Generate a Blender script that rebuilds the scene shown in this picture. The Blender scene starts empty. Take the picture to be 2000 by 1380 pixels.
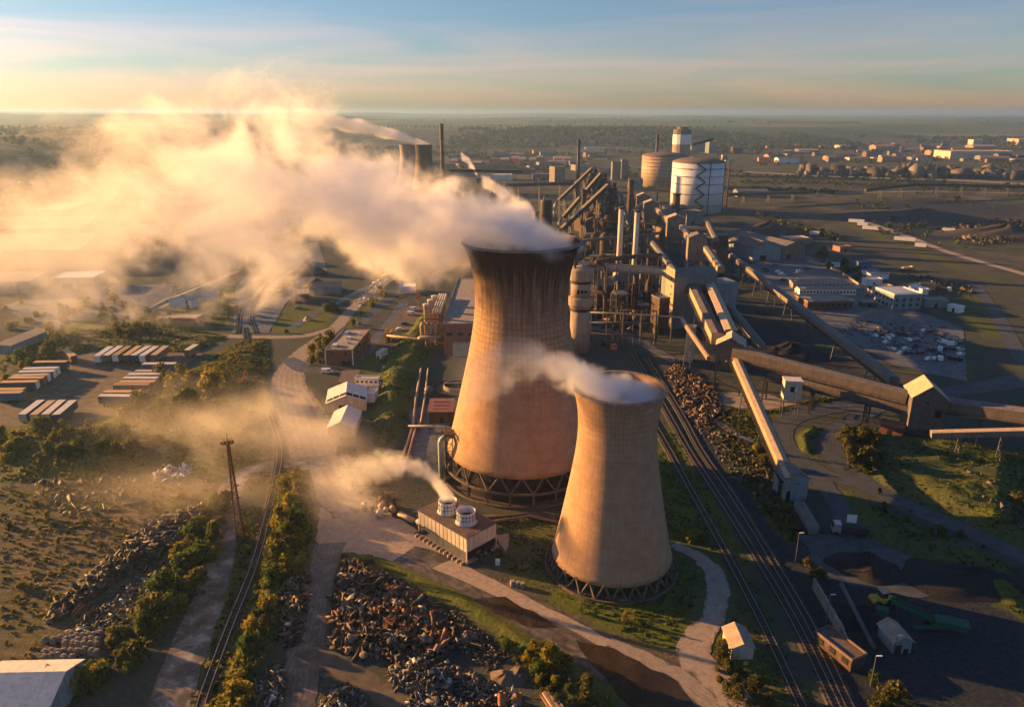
import bpy, bmesh, math, random
import numpy as np
from mathutils import Vector, Matrix

random.seed(7)
RNG = np.random.default_rng(11)
R = math.radians
S = bpy.context.scene
COL = S.collection

# ------------------------------------------------------------------ camera
CAM_H = 103.0
FPX = 1428.0
PITCH = math.atan((690 - 218) / FPX)
cam_d = bpy.data.cameras.new("camera")
cam_d.sensor_fit = 'HORIZONTAL'
cam_d.sensor_width = 36.0
cam_d.lens = 36.0 * FPX / 2000.0
cam_d.clip_start = 1.0
cam_d.clip_end = 90000.0
cam = bpy.data.objects.new("camera", cam_d)
cam.location = (0, 0, CAM_H)
cam.rotation_euler = (math.pi / 2 - PITCH, 0, 0)
COL.objects.link(cam)
S.camera = cam

# ------------------------------------------------------------------ light
SUN_EL, SUN_AZ = 10.5, -68.0          # azimuth clockwise from +Y (the view direction)
world = bpy.data.worlds.new("World")
S.world = world
world.use_nodes = True
wt = world.node_tree
wt.nodes.clear()
wo = wt.nodes.new('ShaderNodeOutputWorld')
bg = wt.nodes.new('ShaderNodeBackground')
sky = wt.nodes.new('ShaderNodeTexSky')
sky.sky_type = 'NISHITA'
sky.sun_disc = False
sky.sun_elevation = R(SUN_EL)
sky.sun_rotation = R(SUN_AZ)
sky.altitude = 100.0
sky.air_density = 1.0
sky.dust_density = 0.7
sky.ozone_density = 0.3
bg.inputs['Strength'].default_value = 0.05
tint = wt.nodes.new('ShaderNodeMix')
tint.data_type = 'RGBA'
tint.blend_type = 'MULTIPLY'
tint.inputs[0].default_value = 1.0
tint.inputs[7].default_value = (.42, .56, .84, 1)
wt.links.new(sky.outputs[0], tint.inputs[6])
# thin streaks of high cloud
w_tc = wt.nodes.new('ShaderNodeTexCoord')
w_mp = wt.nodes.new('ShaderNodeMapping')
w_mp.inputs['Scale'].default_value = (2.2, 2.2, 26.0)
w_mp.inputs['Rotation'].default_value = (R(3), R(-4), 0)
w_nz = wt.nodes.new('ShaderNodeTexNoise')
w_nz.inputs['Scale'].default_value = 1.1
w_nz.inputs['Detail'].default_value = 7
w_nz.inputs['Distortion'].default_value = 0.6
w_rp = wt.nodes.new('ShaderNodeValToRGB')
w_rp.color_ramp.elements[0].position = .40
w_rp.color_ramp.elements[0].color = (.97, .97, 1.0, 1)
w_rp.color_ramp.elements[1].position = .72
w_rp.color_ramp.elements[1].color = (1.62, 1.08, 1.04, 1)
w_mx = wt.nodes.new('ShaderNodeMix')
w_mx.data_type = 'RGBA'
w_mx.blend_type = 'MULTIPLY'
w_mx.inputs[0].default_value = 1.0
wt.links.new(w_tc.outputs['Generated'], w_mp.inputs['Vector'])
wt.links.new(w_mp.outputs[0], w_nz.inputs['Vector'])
# pink horizon glow painted into the sky: cloud tint strengthened toward the horizon
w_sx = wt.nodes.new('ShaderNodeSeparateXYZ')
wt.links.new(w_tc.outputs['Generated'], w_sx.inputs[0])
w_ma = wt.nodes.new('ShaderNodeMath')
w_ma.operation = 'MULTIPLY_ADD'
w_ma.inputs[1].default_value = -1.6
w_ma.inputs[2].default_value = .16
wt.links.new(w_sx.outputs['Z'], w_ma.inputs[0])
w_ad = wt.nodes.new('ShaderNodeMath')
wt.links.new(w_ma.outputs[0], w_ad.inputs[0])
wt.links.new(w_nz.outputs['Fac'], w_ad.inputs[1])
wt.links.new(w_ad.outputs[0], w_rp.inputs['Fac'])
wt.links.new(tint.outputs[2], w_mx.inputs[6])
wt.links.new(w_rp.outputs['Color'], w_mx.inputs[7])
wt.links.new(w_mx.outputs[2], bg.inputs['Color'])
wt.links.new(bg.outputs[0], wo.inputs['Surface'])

sun_d = bpy.data.lights.new("sun", 'SUN')
sun_d.energy = 5.0
sun_d.angle = R(0.5)
sun_d.color = (1.0, 0.50, 0.15)
sun = bpy.data.objects.new("sun", sun_d)
sdir = Vector((math.sin(R(SUN_AZ)) * math.cos(R(SUN_EL)), math.cos(R(SUN_AZ)) * math.cos(R(SUN_EL)), math.sin(R(SUN_EL))))
sun.rotation_euler = sdir.to_track_quat('Z', 'Y').to_euler()
COL.objects.link(sun)

vs = S.view_settings
vs.view_transform = 'Standard'
vs.look = 'None'
vs.exposure = 1.8
vs.gamma = 1.0
cy = S.cycles
cy.use_denoising = True
try:
    cy.denoiser = 'OPENIMAGEDENOISE'
except Exception:
    pass
cy.max_bounces = 16
cy.diffuse_bounces = 2
cy.glossy_bounces = 2
cy.transmission_bounces = 2
cy.transparent_max_bounces = 12
cy.volume_bounces = 14
cy.volume_step_rate = 1.0
cy.volume_max_steps = 220
cy.caustics_reflective = False
cy.caustics_refractive = False
cy.use_adaptive_sampling = True
cy.adaptive_threshold = 0.02

# ------------------------------------------------------------------ picture -> ground helper
SP, CP = math.sin(PITCH), math.cos(PITCH)

def ray(px, py):
    dx, dy = (px - 1000) / FPX, (py - 690) / FPX
    return Vector((dx, CP - dy * SP, -SP - dy * CP))

def G(px, py, z=0.0):
    """the point at height z seen at a place in the photograph"""
    d = ray(px, py)
    t = (z - CAM_H) / d.z
    return Vector((d.x * t, d.y * t, z))

def D(px, py, Y):
    """the point at distance Y seen at a place in the photograph"""
    d = ray(px, py)
    t = Y / d.y
    return Vector((d.x * t, Y, CAM_H + d.z * t))

# ------------------------------------------------------------------ materials
MATS = {}

def mat(name, col, rough=0.8, metal=0.0, var=0.25, scale=0.6, col2=None, bump=0.0, spec=0.3, streak=0.0, grime=None, detail=5):
    """procedural paint / metal / masonry: base colour broken by noise, optional vertical streaks"""
    if name in MATS:
        return MATS[name]
    m = bpy.data.materials.new(name)
    m.use_nodes = True
    nt = m.node_tree
    b = nt.nodes['Principled BSDF']
    b.inputs['Roughness'].default_value = rough
    b.inputs['Metallic'].default_value = metal
    b.inputs['Specular IOR Level'].default_value = spec
    tc = nt.nodes.new('ShaderNodeTexCoord')
    n = nt.nodes.new('ShaderNodeTexNoise')
    n.inputs['Scale'].default_value = scale
    n.inputs['Detail'].default_value = detail
    n.inputs['Roughness'].default_value = 0.65
    nt.links.new(tc.outputs['Object'], n.inputs['Vector'])
    rp = nt.nodes.new('ShaderNodeValToRGB')
    c2 = col2 or tuple(c * (1 - var) for c in col)
    c1 = tuple(min(1, c * (1 + var * .6)) for c in col)
    rp.color_ramp.elements[0].position = 0.32
    rp.color_ramp.elements[1].position = 0.68
    rp.color_ramp.elements[0].color = (*c2, 1)
    rp.color_ramp.elements[1].color = (*c1, 1)
    nt.links.new(n.outputs['Fac'], rp.inputs['Fac'])
    out = rp.outputs['Color']
    if streak > 0:
        mp = nt.nodes.new('ShaderNodeMapping')
        mp.inputs['Scale'].default_value = (1.2, 1.2, 0.08)
        n2 = nt.nodes.new('ShaderNodeTexNoise')
        n2.inputs['Scale'].default_value = 1.0
        n2.inputs['Detail'].default_value = 4
        nt.links.new(tc.outputs['Object'], mp.inputs['Vector'])
        nt.links.new(mp.outputs[0], n2.inputs['Vector'])
        r2 = nt.nodes.new('ShaderNodeValToRGB')
        r2.color_ramp.elements[0].position = 0.48
        r2.color_ramp.elements[1].position = 0.66
        r2.color_ramp.elements[0].color = (0, 0, 0, 1)
        r2.color_ramp.elements[1].color = (streak,) * 3 + (1,)
        nt.links.new(n2.outputs['Fac'], r2.inputs['Fac'])
        mx = nt.nodes.new('ShaderNodeMix')
        mx.data_type = 'RGBA'
        g = grime or tuple(c * .35 for c in col)
        mx.inputs[7].default_value = (*g, 1)
        nt.links.new(r2.outputs['Color'], mx.inputs[0])
        nt.links.new(out, mx.inputs[6])
        out = mx.outputs[2]
    nt.links.new(out, b.inputs['Base Color'])
    if bump:
        bp = nt.nodes.new('ShaderNodeBump')
        bp.inputs['Strength'].default_value = bump
        bp.inputs['Distance'].default_value = 0.3
        nt.links.new(n.outputs['Fac'], bp.inputs['Height'])
        nt.links.new(bp.outputs[0], b.inputs['Normal'])
    MATS[name] = m
    return m

# ------------------------------------------------------------------ mesh builder
class MB:
    def __init__(s):
        s.v = []
        s.f = []

    def add(s, vs, fs):
        o = len(s.v)
        s.v += [tuple(v) for v in vs]
        s.f += [tuple(i + o for i in f) for f in fs]
        return s

    def box(s, c, d, rz=0.0, rx=0.0, ry=0.0):
        m = Matrix.Rotation(rz, 3, 'Z') @ Matrix.Rotation(ry, 3, 'Y') @ Matrix.Rotation(rx, 3, 'X')
        c = Vector(c)
        vs = [c + m @ Vector((x * d[0] / 2, y * d[1] / 2, z * d[2] / 2)) for z in (-1, 1) for y in (-1, 1) for x in (-1, 1)]
        return s.add(vs, [(0, 2, 3, 1), (4, 5, 7, 6), (0, 1, 5, 4), (2, 6, 7, 3), (0, 4, 6, 2), (1, 3, 7, 5)])

    def box0(s, x0, x1, y0, y1, z0, z1):
        return s.box(((x0 + x1) / 2, (y0 + y1) / 2, (z0 + z1) / 2), (x1 - x0, y1 - y0, z1 - z0))

    def beam(s, a, b, w, h=None):
        """square bar from a to b"""
        a, b = Vector(a), Vector(b)
        h = h or w
        t = (b - a).normalized()
        sd = t.cross(Vector((0, 0, 1)))
        if sd.length < 1e-4:
            sd = Vector((1, 0, 0))
        sd.normalize()
        u = sd.cross(t)
        vs = []
        for p in (a, b):
            for i, j in ((-1, -1), (1, -1), (1, 1), (-1, 1)):
                vs.append(p + sd * (i * w / 2) + u * (j * h / 2))
        return s.add(vs, [(3, 2, 1, 0), (4, 5, 6, 7), (0, 1, 5, 4), (1, 2, 6, 5), (2, 3, 7, 6), (3, 0, 4, 7)])

    def tube(s, pts, r, n=10, cap=True):
        pts = [Vector(p) for p in pts]
        rs = r if isinstance(r, (list, tuple)) else [r] * len(pts)
        o = len(s.v)
        ref = None
        for i, p in enumerate(pts):
            t = (pts[min(i + 1, len(pts) - 1)] - pts[max(i - 1, 0)]).normalized()
            if ref is None:
                ref = Vector((0, 0, 1)) if abs(t.z) < .9 else Vector((1, 0, 0))
            sd = t.cross(ref)
            if sd.length < 1e-3:
                sd = t.orthogonal()
            sd.normalize()
            u = sd.cross(t).normalized()
            for k in range(n):
                a = 2 * math.pi * k / n
                s.v.append(tuple(p + (sd * math.cos(a) + u * math.sin(a)) * rs[i]))
        for i in range(len(pts) - 1):
            for k in range(n):
                k2 = (k + 1) % n
                s.f.append((o + i * n + k, o + i * n + k2, o + (i + 1) * n + k2, o + (i + 1) * n + k))
        if cap:
            s.f.append(tuple(o + k for k in range(n))[::-1])
            s.f.append(tuple(o + (len(pts) - 1) * n + k for k in range(n)))
        return s

    def lathe(s, prof, n=24, c=(0, 0, 0), close=False):
        """(r, z) profile turned about a vertical axis through c"""
        o = len(s.v)
        for r, z in prof:
            for k in range(n):
                a = 2 * math.pi * k / n
                s.v.append((c[0] + r * math.cos(a), c[1] + r * math.sin(a), c[2] + z))
        m = len(prof)
        for i in range(m if close else m - 1):
            j = (i + 1) % m
            for k in range(n):
                k2 = (k + 1) % n
                s.f.append((o + i * n + k, o + i * n + k2, o + j * n + k2, o + j * n + k))
        if not close:
            if prof[0][0] > 1e-6:
                s.f.append(tuple(o + k for k in range(n))[::-1])
            if prof[-1][0] > 1e-6:
                s.f.append(tuple(o + (m - 1) * n + k for k in range(n)))
        return s

    def prism(s, poly, z0, z1):
        n = len(poly)
        vs = [(p[0], p[1], z0) for p in poly] + [(p[0], p[1], z1) for p in poly]
        fs = [tuple(range(n))[::-1], tuple(range(n, 2 * n))]
        fs += [(i, (i + 1) % n, n + (i + 1) % n, n + i) for i in range(n)]
        return s.add(vs, fs)

    def extrude_y(s, poly, y0, y1):
        """profile in x,z pushed along y"""
        n = len(poly)
        vs = [(p[0], y0, p[1]) for p in poly] + [(p[0], y1, p[1]) for p in poly]
        fs = [tuple(range(n)), tuple(range(n, 2 * n))[::-1]]
        fs += [(i, n + i, n + (i + 1) % n, (i + 1) % n) for i in range(n)]
        return s.add(vs, fs)

    def mesh(s, name, m, smooth=False):
        me = bpy.data.meshes.new(name)
        me.from_pydata(s.v, [], s.f)
        me.materials.append(m)
        if smooth:
            me.polygons.foreach_set('use_smooth', [True] * len(me.polygons))
        me.update()
        return me

def npmesh(name, v, f, m, smooth=False):
    """fast mesh from arrays; f is (n, k)"""
    me = bpy.data.meshes.new(name)
    v = np.asarray(v, np.float32)
    f = np.asarray(f, np.int32)
    k = f.shape[1]
    me.vertices.add(len(v))
    me.vertices.foreach_set('co', v.ravel())
    me.loops.add(f.size)
    me.loops.foreach_set('vertex_index', f.ravel())
    me.polygons.add(len(f))
    me.polygons.foreach_set('loop_start', np.arange(len(f), dtype=np.int32) * k)
    me.polygons.foreach_set('loop_total', np.full(len(f), k, np.int32))
    if smooth:
        me.polygons.foreach_set('use_smooth', np.ones(len(f), bool))
    me.materials.append(m)
    me.update()
    me.validate()
    return me

def obj(name, me, parent=None, loc=(0, 0, 0), **props):
    o = bpy.data.objects.new(name, me)
    COL.objects.link(o)
    if parent:
        o.parent = parent
    o.location = loc
    for k, v in props.items():
        if v is not None:
            o[k] = v
    return o

def thing(name, label, cat, loc=(0, 0, 0), rz=0.0, group=None):
    o = obj(name, None, None, loc, label=label, category=cat, group=group)
    o.empty_display_size = 0.5
    o.rotation_euler = (0, 0, rz)
    return o

def part(root, name, mb, m, smooth=False, label=None):
    return obj(name, mb.mesh(name, m, smooth), root, label=label)

def partw(root, name, mb, m, smooth=False, label=None, top=None):
    """geometry given in world coordinates, root unrotated; top = the thing when root is a part"""
    l = (top or root).location
    mb.v = [(a - l.x, b - l.y, c - l.z) for a, b, c in mb.v]
    return part(root, name, mb, m, smooth, label)

def single(name, label, cat, mb, m, smooth=False, loc=(0, 0, 0), group=None):
    return obj(name, mb.mesh(name, m, smooth), None, loc, label=label, category=cat, group=group)

def dup(root, loc, rz=0.0, label=None, group=None, sc=None):
    r = root.copy()
    COL.objects.link(r)
    r.location = loc
    r.rotation_euler = (0, 0, rz)
    if sc is not None:
        r.scale = sc if isinstance(sc, (tuple, list)) else (sc, sc, sc)
    if label:
        r['label'] = label
    if group:
        r['group'] = group
    for ch in list(root.children):
        c = ch.copy()
        COL.objects.link(c)
        c.parent = r
        for g in list(ch.children):
            d = g.copy()
            COL.objects.link(d)
            d.parent = c
    return r
# ------------------------------------------------------------------ ground
def inpoly(X, Y, poly):
    c = np.zeros(X.shape, bool)
    n = len(poly)
    for i in range(n):
        x0, y0 = poly[i]
        x1, y1 = poly[(i + 1) % n]
        if y0 == y1:
            continue
        k = ((y0 > Y) != (y1 > Y)) & (X < (x1 - x0) * (Y - y0) / (y1 - y0) + x0)
        c ^= k
    return c

def edge_dist(X, Y, poly, closed=True):
    d = np.full(X.shape, 1e9)
    n = len(poly)
    for i in range(n if closed else n - 1):
        ax, ay = poly[i]
        bx, by = poly[(i + 1) % n]
        vx, vy = bx - ax, by - ay
        l2 = vx * vx + vy * vy + 1e-9
        t = np.clip(((X - ax) * vx + (Y - ay) * vy) / l2, 0, 1)
        d = np.minimum(d, np.hypot(X - ax - t * vx, Y - ay - t * vy))
    return d

_H = RNG.random((256, 256))

def vnoise(X, Y):
    xi, yi = np.floor(X).astype(int), np.floor(Y).astype(int)
    fx, fy = X - xi, Y - yi
    fx, fy = fx * fx * (3 - 2 * fx), fy * fy * (3 - 2 * fy)
    a, b = _H[xi & 255, yi & 255], _H[(xi + 1) & 255, yi & 255]
    c, d = _H[xi & 255, (yi + 1) & 255], _H[(xi + 1) & 255, (yi + 1) & 255]
    return (a * (1 - fx) + b * fx) * (1 - fy) + (c * (1 - fx) + d * fx) * fy

def fbm(X, Y, s, o=4):
    r, a, t = 0, 1, 0
    for k in range(o):
        r = r + a * vnoise(X / s + 17.3 * k, Y / s - 9.1 * k)
        t += a
        a *= .55
        s *= .5
    return r / t

def PG(px):
    return [tuple(G(x, y).xy) for x, y in px]

GRASS = [
    [(955, 1010), (1090, 1005), (1120, 1000), (1290, 860), (1310, 830), (1350, 900), (1440, 1060), (1600, 1400), (1400, 1400), (1400, 1330), (1340, 1270), (1180, 1240), (1010, 1140), (950, 1080)],
    [(745, 700), (790, 650), (840, 590), (855, 600), (838, 690), (800, 760), (800, 830), (740, 885), (722, 820)],
    [(530, 930), (605, 915), (625, 1000), (612, 1090), (565, 1160), (545, 1250), (470, 1400), (395, 1400), (500, 1130), (530, 1000)],
    [(440, 1080), (480, 990), (515, 990), (480, 1130), (380, 1400), (330, 1400), (400, 1200)],
    [(0, 830), (150, 830), (240, 800), (330, 740), (430, 690), (520, 660), (535, 800), (500, 900), (420, 940), (300, 920), (0, 945)],
    [(0, 700), (60, 650), (200, 615), (330, 640), (450, 655), (380, 690), (180, 680), (60, 720), (0, 770)],
    [(525, 610), (560, 597), (660, 600), (640, 638), (575, 652), (520, 645)],
    [(672, 640), (735, 572), (785, 562), (702, 640)],
    [(225, 640), (330, 590), (460, 560), (460, 648), (330, 650)],
    [(1640, 830), (1720, 850), (1800, 850), (2010, 890), (2010, 1085), (1880, 1020), (1720, 950), (1650, 890)],
    [(1380, 790), (1480, 800), (1640, 770), (1700, 780), (1540, 815), (1505, 850), (1540, 960), (1600, 1050), (1540, 1060), (1420, 900)],
    [(1555, 850), (1580, 833), (1605, 835), (1585, 860), (1590, 895), (1560, 880)],
    [(1640, 950), (1700, 985), (2010, 1120), (2010, 1210), (1850, 1120), (1690, 1050)],
    [(1760, 690), (1900, 700), (1900, 740), (1760, 725)],
    [(1860, 560), (1920, 560), (2010, 720), (2010, 760), (1900, 690)],
    [(650, 1085), (720, 1080), (900, 1150), (1200, 1340), (1240, 1400), (1090, 1400), (960, 1230), (800, 1140)],
    [(1620, 425), (1680, 440), (1900, 525), (2010, 565), (2010, 580), (1860, 525), (1700, 462)],
    [(1440, 330), (2010, 330), (2010, 372), (1440, 360)],
    [(700, 690), (745, 660), (740, 740), (700, 750)],
    [(420, 690), (480, 660), (525, 665), (530, 800), (480, 860), (400, 800)],
]
COAL = [
    [(1560, 1060), (1640, 1040), (1800, 1040), (2010, 1120), (2010, 1400), (1650, 1400), (1590, 1150)],
    [(1290, 560), (1440, 570), (1560, 660), (1720, 745), (1600, 770), (1440, 720), (1330, 660)],
    [(1430, 440), (1570, 430), (1600, 470), (1560, 500), (1440, 480)],
    [(1620, 400), (1800, 385), (2010, 400), (2010, 470), (1800, 470), (1700, 440)],
    [(1130, 480), (1430, 440), (1440, 560), (1300, 640), (1150, 640)],
    [(720, 1130), (860, 1160), (1000, 1260), (980, 1300), (760, 1290), (690, 1200)],
    [(545, 1130), (610, 1110), (590, 1240), (555, 1250)],
    [(1240, 690), (1340, 860), (1500, 1100), (1660, 1400), (1700, 1400), (1560, 1090), (1480, 960), (1330, 760), (1270, 690)],
]
SAND = [
    [(0, 950), (300, 930), (430, 935), (440, 985), (380, 990), (200, 1130), (100, 1310), (0, 1360)],
    [(400, 780), (560, 760), (600, 900), (640, 960), (430, 960), (420, 900)],
    [(640, 860), (720, 860), (780, 980), (800, 1000), (700, 1000)],
    [(1180, 1240), (1340, 1270), (1380, 1330), (1330, 1350)],
]
MOUND = [(1, 3.0, 7), (9, 3.2, 9), (12, 1.8, 6), (11, 1.2, 3), (2, 1.6, 5), (15, 1.8, 6), (4, 1.5, 10), (5, 1.0, 6)]

def spaced(lo, hi, step, far_lo, far_hi, q=1.10):
    m = list(np.arange(lo, hi, step))
    s, x = step, hi
    while x < far_hi:
        m.append(x)
        s *= q
        x += s
    m.append(far_hi)
    s, x = step, lo
    while True:
        s *= q
        x -= s
        if x < far_lo:
            break
        m.insert(0, x)
    m.insert(0, far_lo)
    return np.array(m)

gx = spaced(-190, 230, 1.0, -14500, 14500)
gy = spaced(95, 360, 1.0, -650, 16500, 1.06)
GX, GY = np.meshgrid(gx, gy)

def height(X, Y):
    Z = np.zeros(X.shape)
    for i, h, w in MOUND:
        p = PG(GRASS[i])
        k = inpoly(X, Y, p)
        d = edge_dist(X[k], Y[k], p)
        t = np.clip(d / w, 0, 1)
        Z[k] = np.maximum(Z[k], h * t * t * (3 - 2 * t) * (.65 + .7 * fbm(X[k], Y[k], 9, 3)))
    # wooded scarp, the plateau above it and far low ridges
    wob = 500 * (fbm(X, np.zeros_like(Y) + 3.3, 1500, 3) - .5)
    t = np.clip((Y - 2300 - wob - np.maximum(0, X - 500) * .8) / 700, 0, 1)
    Z += t * t * (3 - 2 * t) * (34 + 22 * (fbm(X, Y, 1400, 4) - .5))
    lt = np.clip((-X - 260 - .1 * Y) / 380, 0, 1) * np.clip((Y - 520) / 500, 0, 1)
    Z = np.maximum(Z, lt * lt * (3 - 2 * lt) * (40 + 30 * fbm(X, Y, 300, 3)))
    rg = np.clip((Y - 3600) / 1500, 0, 1) * np.clip((2600 - X * .8) / 2500, .12, 1)
    Z += rg * 120 * np.clip(fbm(X, Y, 2300, 4) - .47, 0, 1)
    t2 = np.clip((Y - 5500) / 5000, 0, 1)
    Z += t2 * (4 + 40 * np.clip(fbm(X, Y, 3200, 4) - .4, 0, 1) * np.clip((5000 - X) / 8000, .15, 1))
    return Z

GZ = height(GX, GY)

def zat(x, y):
    return float(height(np.array([x], float), np.array([y], float))[0])

jit = (fbm(GX, GY, 5, 3) - .5) * 5
jit2 = (fbm(GX + 90, GY, 5, 3) - .5) * 5

def weight(polys, soft=1.6):
    w = np.zeros(GX.shape)
    for p in polys:
        q = PG(p)
        xs = [a for a, b in q]
        ys = [b for a, b in q]
        k = (GX > min(xs) - 8) & (GX < max(xs) + 8) & (GY > min(ys) - 8) & (GY < max(ys) + 8)
        x, y = GX[k] + jit[k], GY[k] + jit2[k]
        d = edge_dist(x, y, q) * np.where(inpoly(x, y, q), 1, -1)
        w[k] = np.maximum(w[k], np.clip(.5 + d / (2 * soft), 0, 1))
    return w

Wg, Wc, Ws = weight(GRASS), weight(COAL, 2.5), weight(SAND, 3)
brk = np.clip((fbm(GX, GY, 26, 5) - .40) / .16, 0, 1)
Wg = Wg * np.where((GX > 70) & (GY > 230), .05 + .75 * brk, .55 + .45 * brk)
far = np.clip((GY - 560) / 300, 0, 1)
farR = np.clip((np.abs(GX) - 230) / 200, 0, 1)

def shader_ground():
    m = bpy.data.materials.new("ground_earth_grass")
    m.use_nodes = True
    nt = m.node_tree
    N, L = nt.nodes.new, nt.links.new
    b = nt.nodes['Principled BSDF']
    b.inputs['Roughness'].default_value = .95
    b.inputs['Specular IOR Level'].default_value = .1
    at = N('ShaderNodeVertexColor')
    at.layer_name = "cover"
    sp = N('ShaderNodeSeparateColor')
    L(at.outputs['Color'], sp.inputs[0])
    ge = N('ShaderNodeNewGeometry')

    def noise(s, d=6, r=.65, dist=0):
        n = N('ShaderNodeTexNoise')
        n.inputs['Scale'].default_value = s
        n.inputs['Detail'].default_value = d
        n.inputs['Roughness'].default_value = r
        n.inputs['Distortion'].default_value = dist
        L(ge.outputs['Position'], n.inputs['Vector'])
        return n.outputs['Fac']

    def ramp(f, *st):
        r = N('ShaderNodeValToRGB')
        e = r.color_ramp.elements
        while len(e) < len(st):
            e.new(.5)
        for q, (p, c) in zip(e, st):
            q.position = p
            q.color = (*c, 1)
        L(f, r.inputs['Fac'])
        return r.outputs['Color']

    def mixc(f, a, c):
        x = N('ShaderNodeMix')
        x.data_type = 'RGBA'
        L(f, x.inputs[0])
        L(a, x.inputs[6])
        L(c, x.inputs[7])
        return x.outputs[2]
    n1, n2, n3 = noise(.9, 8, .7), noise(.12, 7, .6, .6), noise(.018, 6, .6)
    dirt = mixc(n2, ramp(n1, (.3, (.040, .043, .046)), (.7, (.12, .118, .115))), ramp(n1, (.3, (.06, .062, .06)), (.55, (.045, .06, .026)), (.75, (.15, .135, .115))))
    grass = mixc(n2, ramp(n1, (.3, (.036, .066, .010)), (.68, (.115, .165, .022))), ramp(n1, (.3, (.06, .062, .016)), (.7, (.16, .145, .04))))
    coal = ramp(n1, (.3, (.014, .019, .027)), (.7, (.048, .058, .072)))
    sand = mixc(n2, ramp(n1, (.3, (.11, .085, .06)), (.7, (.26, .20, .135))), ramp(n1, (.3, (.05, .045, .028)), (.5, (.11, .095, .05)), (.7, (.19, .16, .10))))
    sm = N('ShaderNodeMapping')
    sm.inputs['Rotation'].default_value = (0, 0, .9)
    sm.inputs['Scale'].default_value = (.05, .9, 1)
    L(ge.outputs['Position'], sm.inputs['Vector'])
    sn = N('ShaderNodeTexNoise')
    sn.inputs['Scale'].default_value = 1.0
    sn.inputs['Detail'].default_value = 6
    L(sm.outputs[0], sn.inputs['Vector'])
    sand = mixc(ramp(sn.outputs['Fac'], (.42, (0, 0, 0)), (.58, (1, 1, 1))), sand, ramp(n1, (.3, (.045, .036, .027)), (.7, (.11, .088, .062))))
    sand = mixc(ramp(noise(.035, 6, .65, 1.2), (.47, (0, 0, 0)), (.56, (.9, .9, .9))), sand, ramp(n1, (.3, (.05, .055, .018)), (.7, (.13, .115, .045))))
    c = mixc(sp.outputs[2], dirt, sand)
    c = mixc(sp.outputs[1], c, coal)
    c = mixc(sp.outputs[0], c, grass)
    # far country: hedged fields, scrub and bare industrial land
    vo = N('ShaderNodeTexVoronoi')
    vo.inputs['Scale'].default_value = .0024
    mp = N('ShaderNodeMapping')
    mp.inputs['Scale'].default_value = (.55, 1, 1)
    L(ge.outputs['Position'], mp.inputs['Vector'])
    L(mp.outputs[0], vo.inputs['Vector'])
    cs = N('ShaderNodeSeparateColor')
    L(vo.outputs['Color'], cs.inputs[0])
    field = ramp(cs.outputs[0], (0, (.06, .10, .03)), (.3, (.10, .15, .04)), (.55, (.06, .09, .03)), (.75, (.24, .20, .08)), (1, (.05, .08, .025)))
    scrub = ramp(n3, (.34, (.03, .045, .02)), (.44, (.08, .105, .034)), (.5, (.05, .052, .045)), (.57, (.22, .18, .15)), (.62, (.07, .07, .06)), (.72, (.10, .125, .04)))
    scrub = mixc(ramp(noise(.0045, 5), (.42, (0, 0, 0)), (.6, (1, 1, 1))), scrub, ramp(noise(.03, 6), (.4, (.03, .03, .03)), (.6, (.13, .11, .095)), (.7, (.05, .055, .03))))
    sx = N('ShaderNodeSeparateXYZ')
    L(ge.outputs['Position'], sx.inputs[0])
    mr = N('ShaderNodeMapRange')
    mr.inputs['From Min'].default_value = 2900
    mr.inputs['From Max'].default_value = 3300
    L(sx.outputs['Y'], mr.inputs['Value'])
    farc = mixc(mr.outputs[0], scrub, field)
    at2 = N('ShaderNodeVertexColor')
    at2.layer_name = "distance"
    s2 = N('ShaderNodeSeparateColor')
    L(at2.outputs['Color'], s2.inputs[0])
    n5 = noise(.05, 7, .7, .8)
    farc = mixc(ramp(n5, (.45, (0, 0, 0)), (.62, (.65, .65, .65))), farc, ramp(n1, (.3, (.022, .03, .014)), (.7, (.06, .07, .03))))
    c = mixc(s2.outputs[0], c, farc)
    L(c, b.inputs['Base Color'])
    bp = N('ShaderNodeBump')
    bp.inputs['Strength'].default_value = .9
    bp.inputs['Distance'].default_value = .5
    L(n1, bp.inputs['Height'])
    L(bp.outputs[0], b.inputs['Normal'])
    return m

ny, nx = GX.shape
idx = np.arange(ny * nx).reshape(ny, nx)
quads = np.stack([idx[:-1, :-1], idx[:-1, 1:], idx[1:, 1:], idx[1:, :-1]], -1).reshape(-1, 4)
gm = npmesh("ground", np.stack([GX, GY, GZ], -1).reshape(-1, 3), quads, shader_ground(), True)
ca = gm.color_attributes.new("cover", 'FLOAT_COLOR', 'POINT')
ca.data.foreach_set('color', np.stack([Wg, Wc * (1 - Wg), Ws, np.ones_like(Wg)], -1).astype(np.float32).ravel())
cb = gm.color_attributes.new("distance", 'FLOAT_COLOR', 'POINT')
fd = np.maximum(far, farR * np.clip((GY - 150) / 200, 0, 1))
fd = fd * (1 - np.maximum(Wg, Wc))
cb.data.foreach_set('color', np.stack([fd, fd, fd, np.ones_like(fd)], -1).astype(np.float32).ravel())
obj("ground", gm, None, kind="structure")

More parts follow.
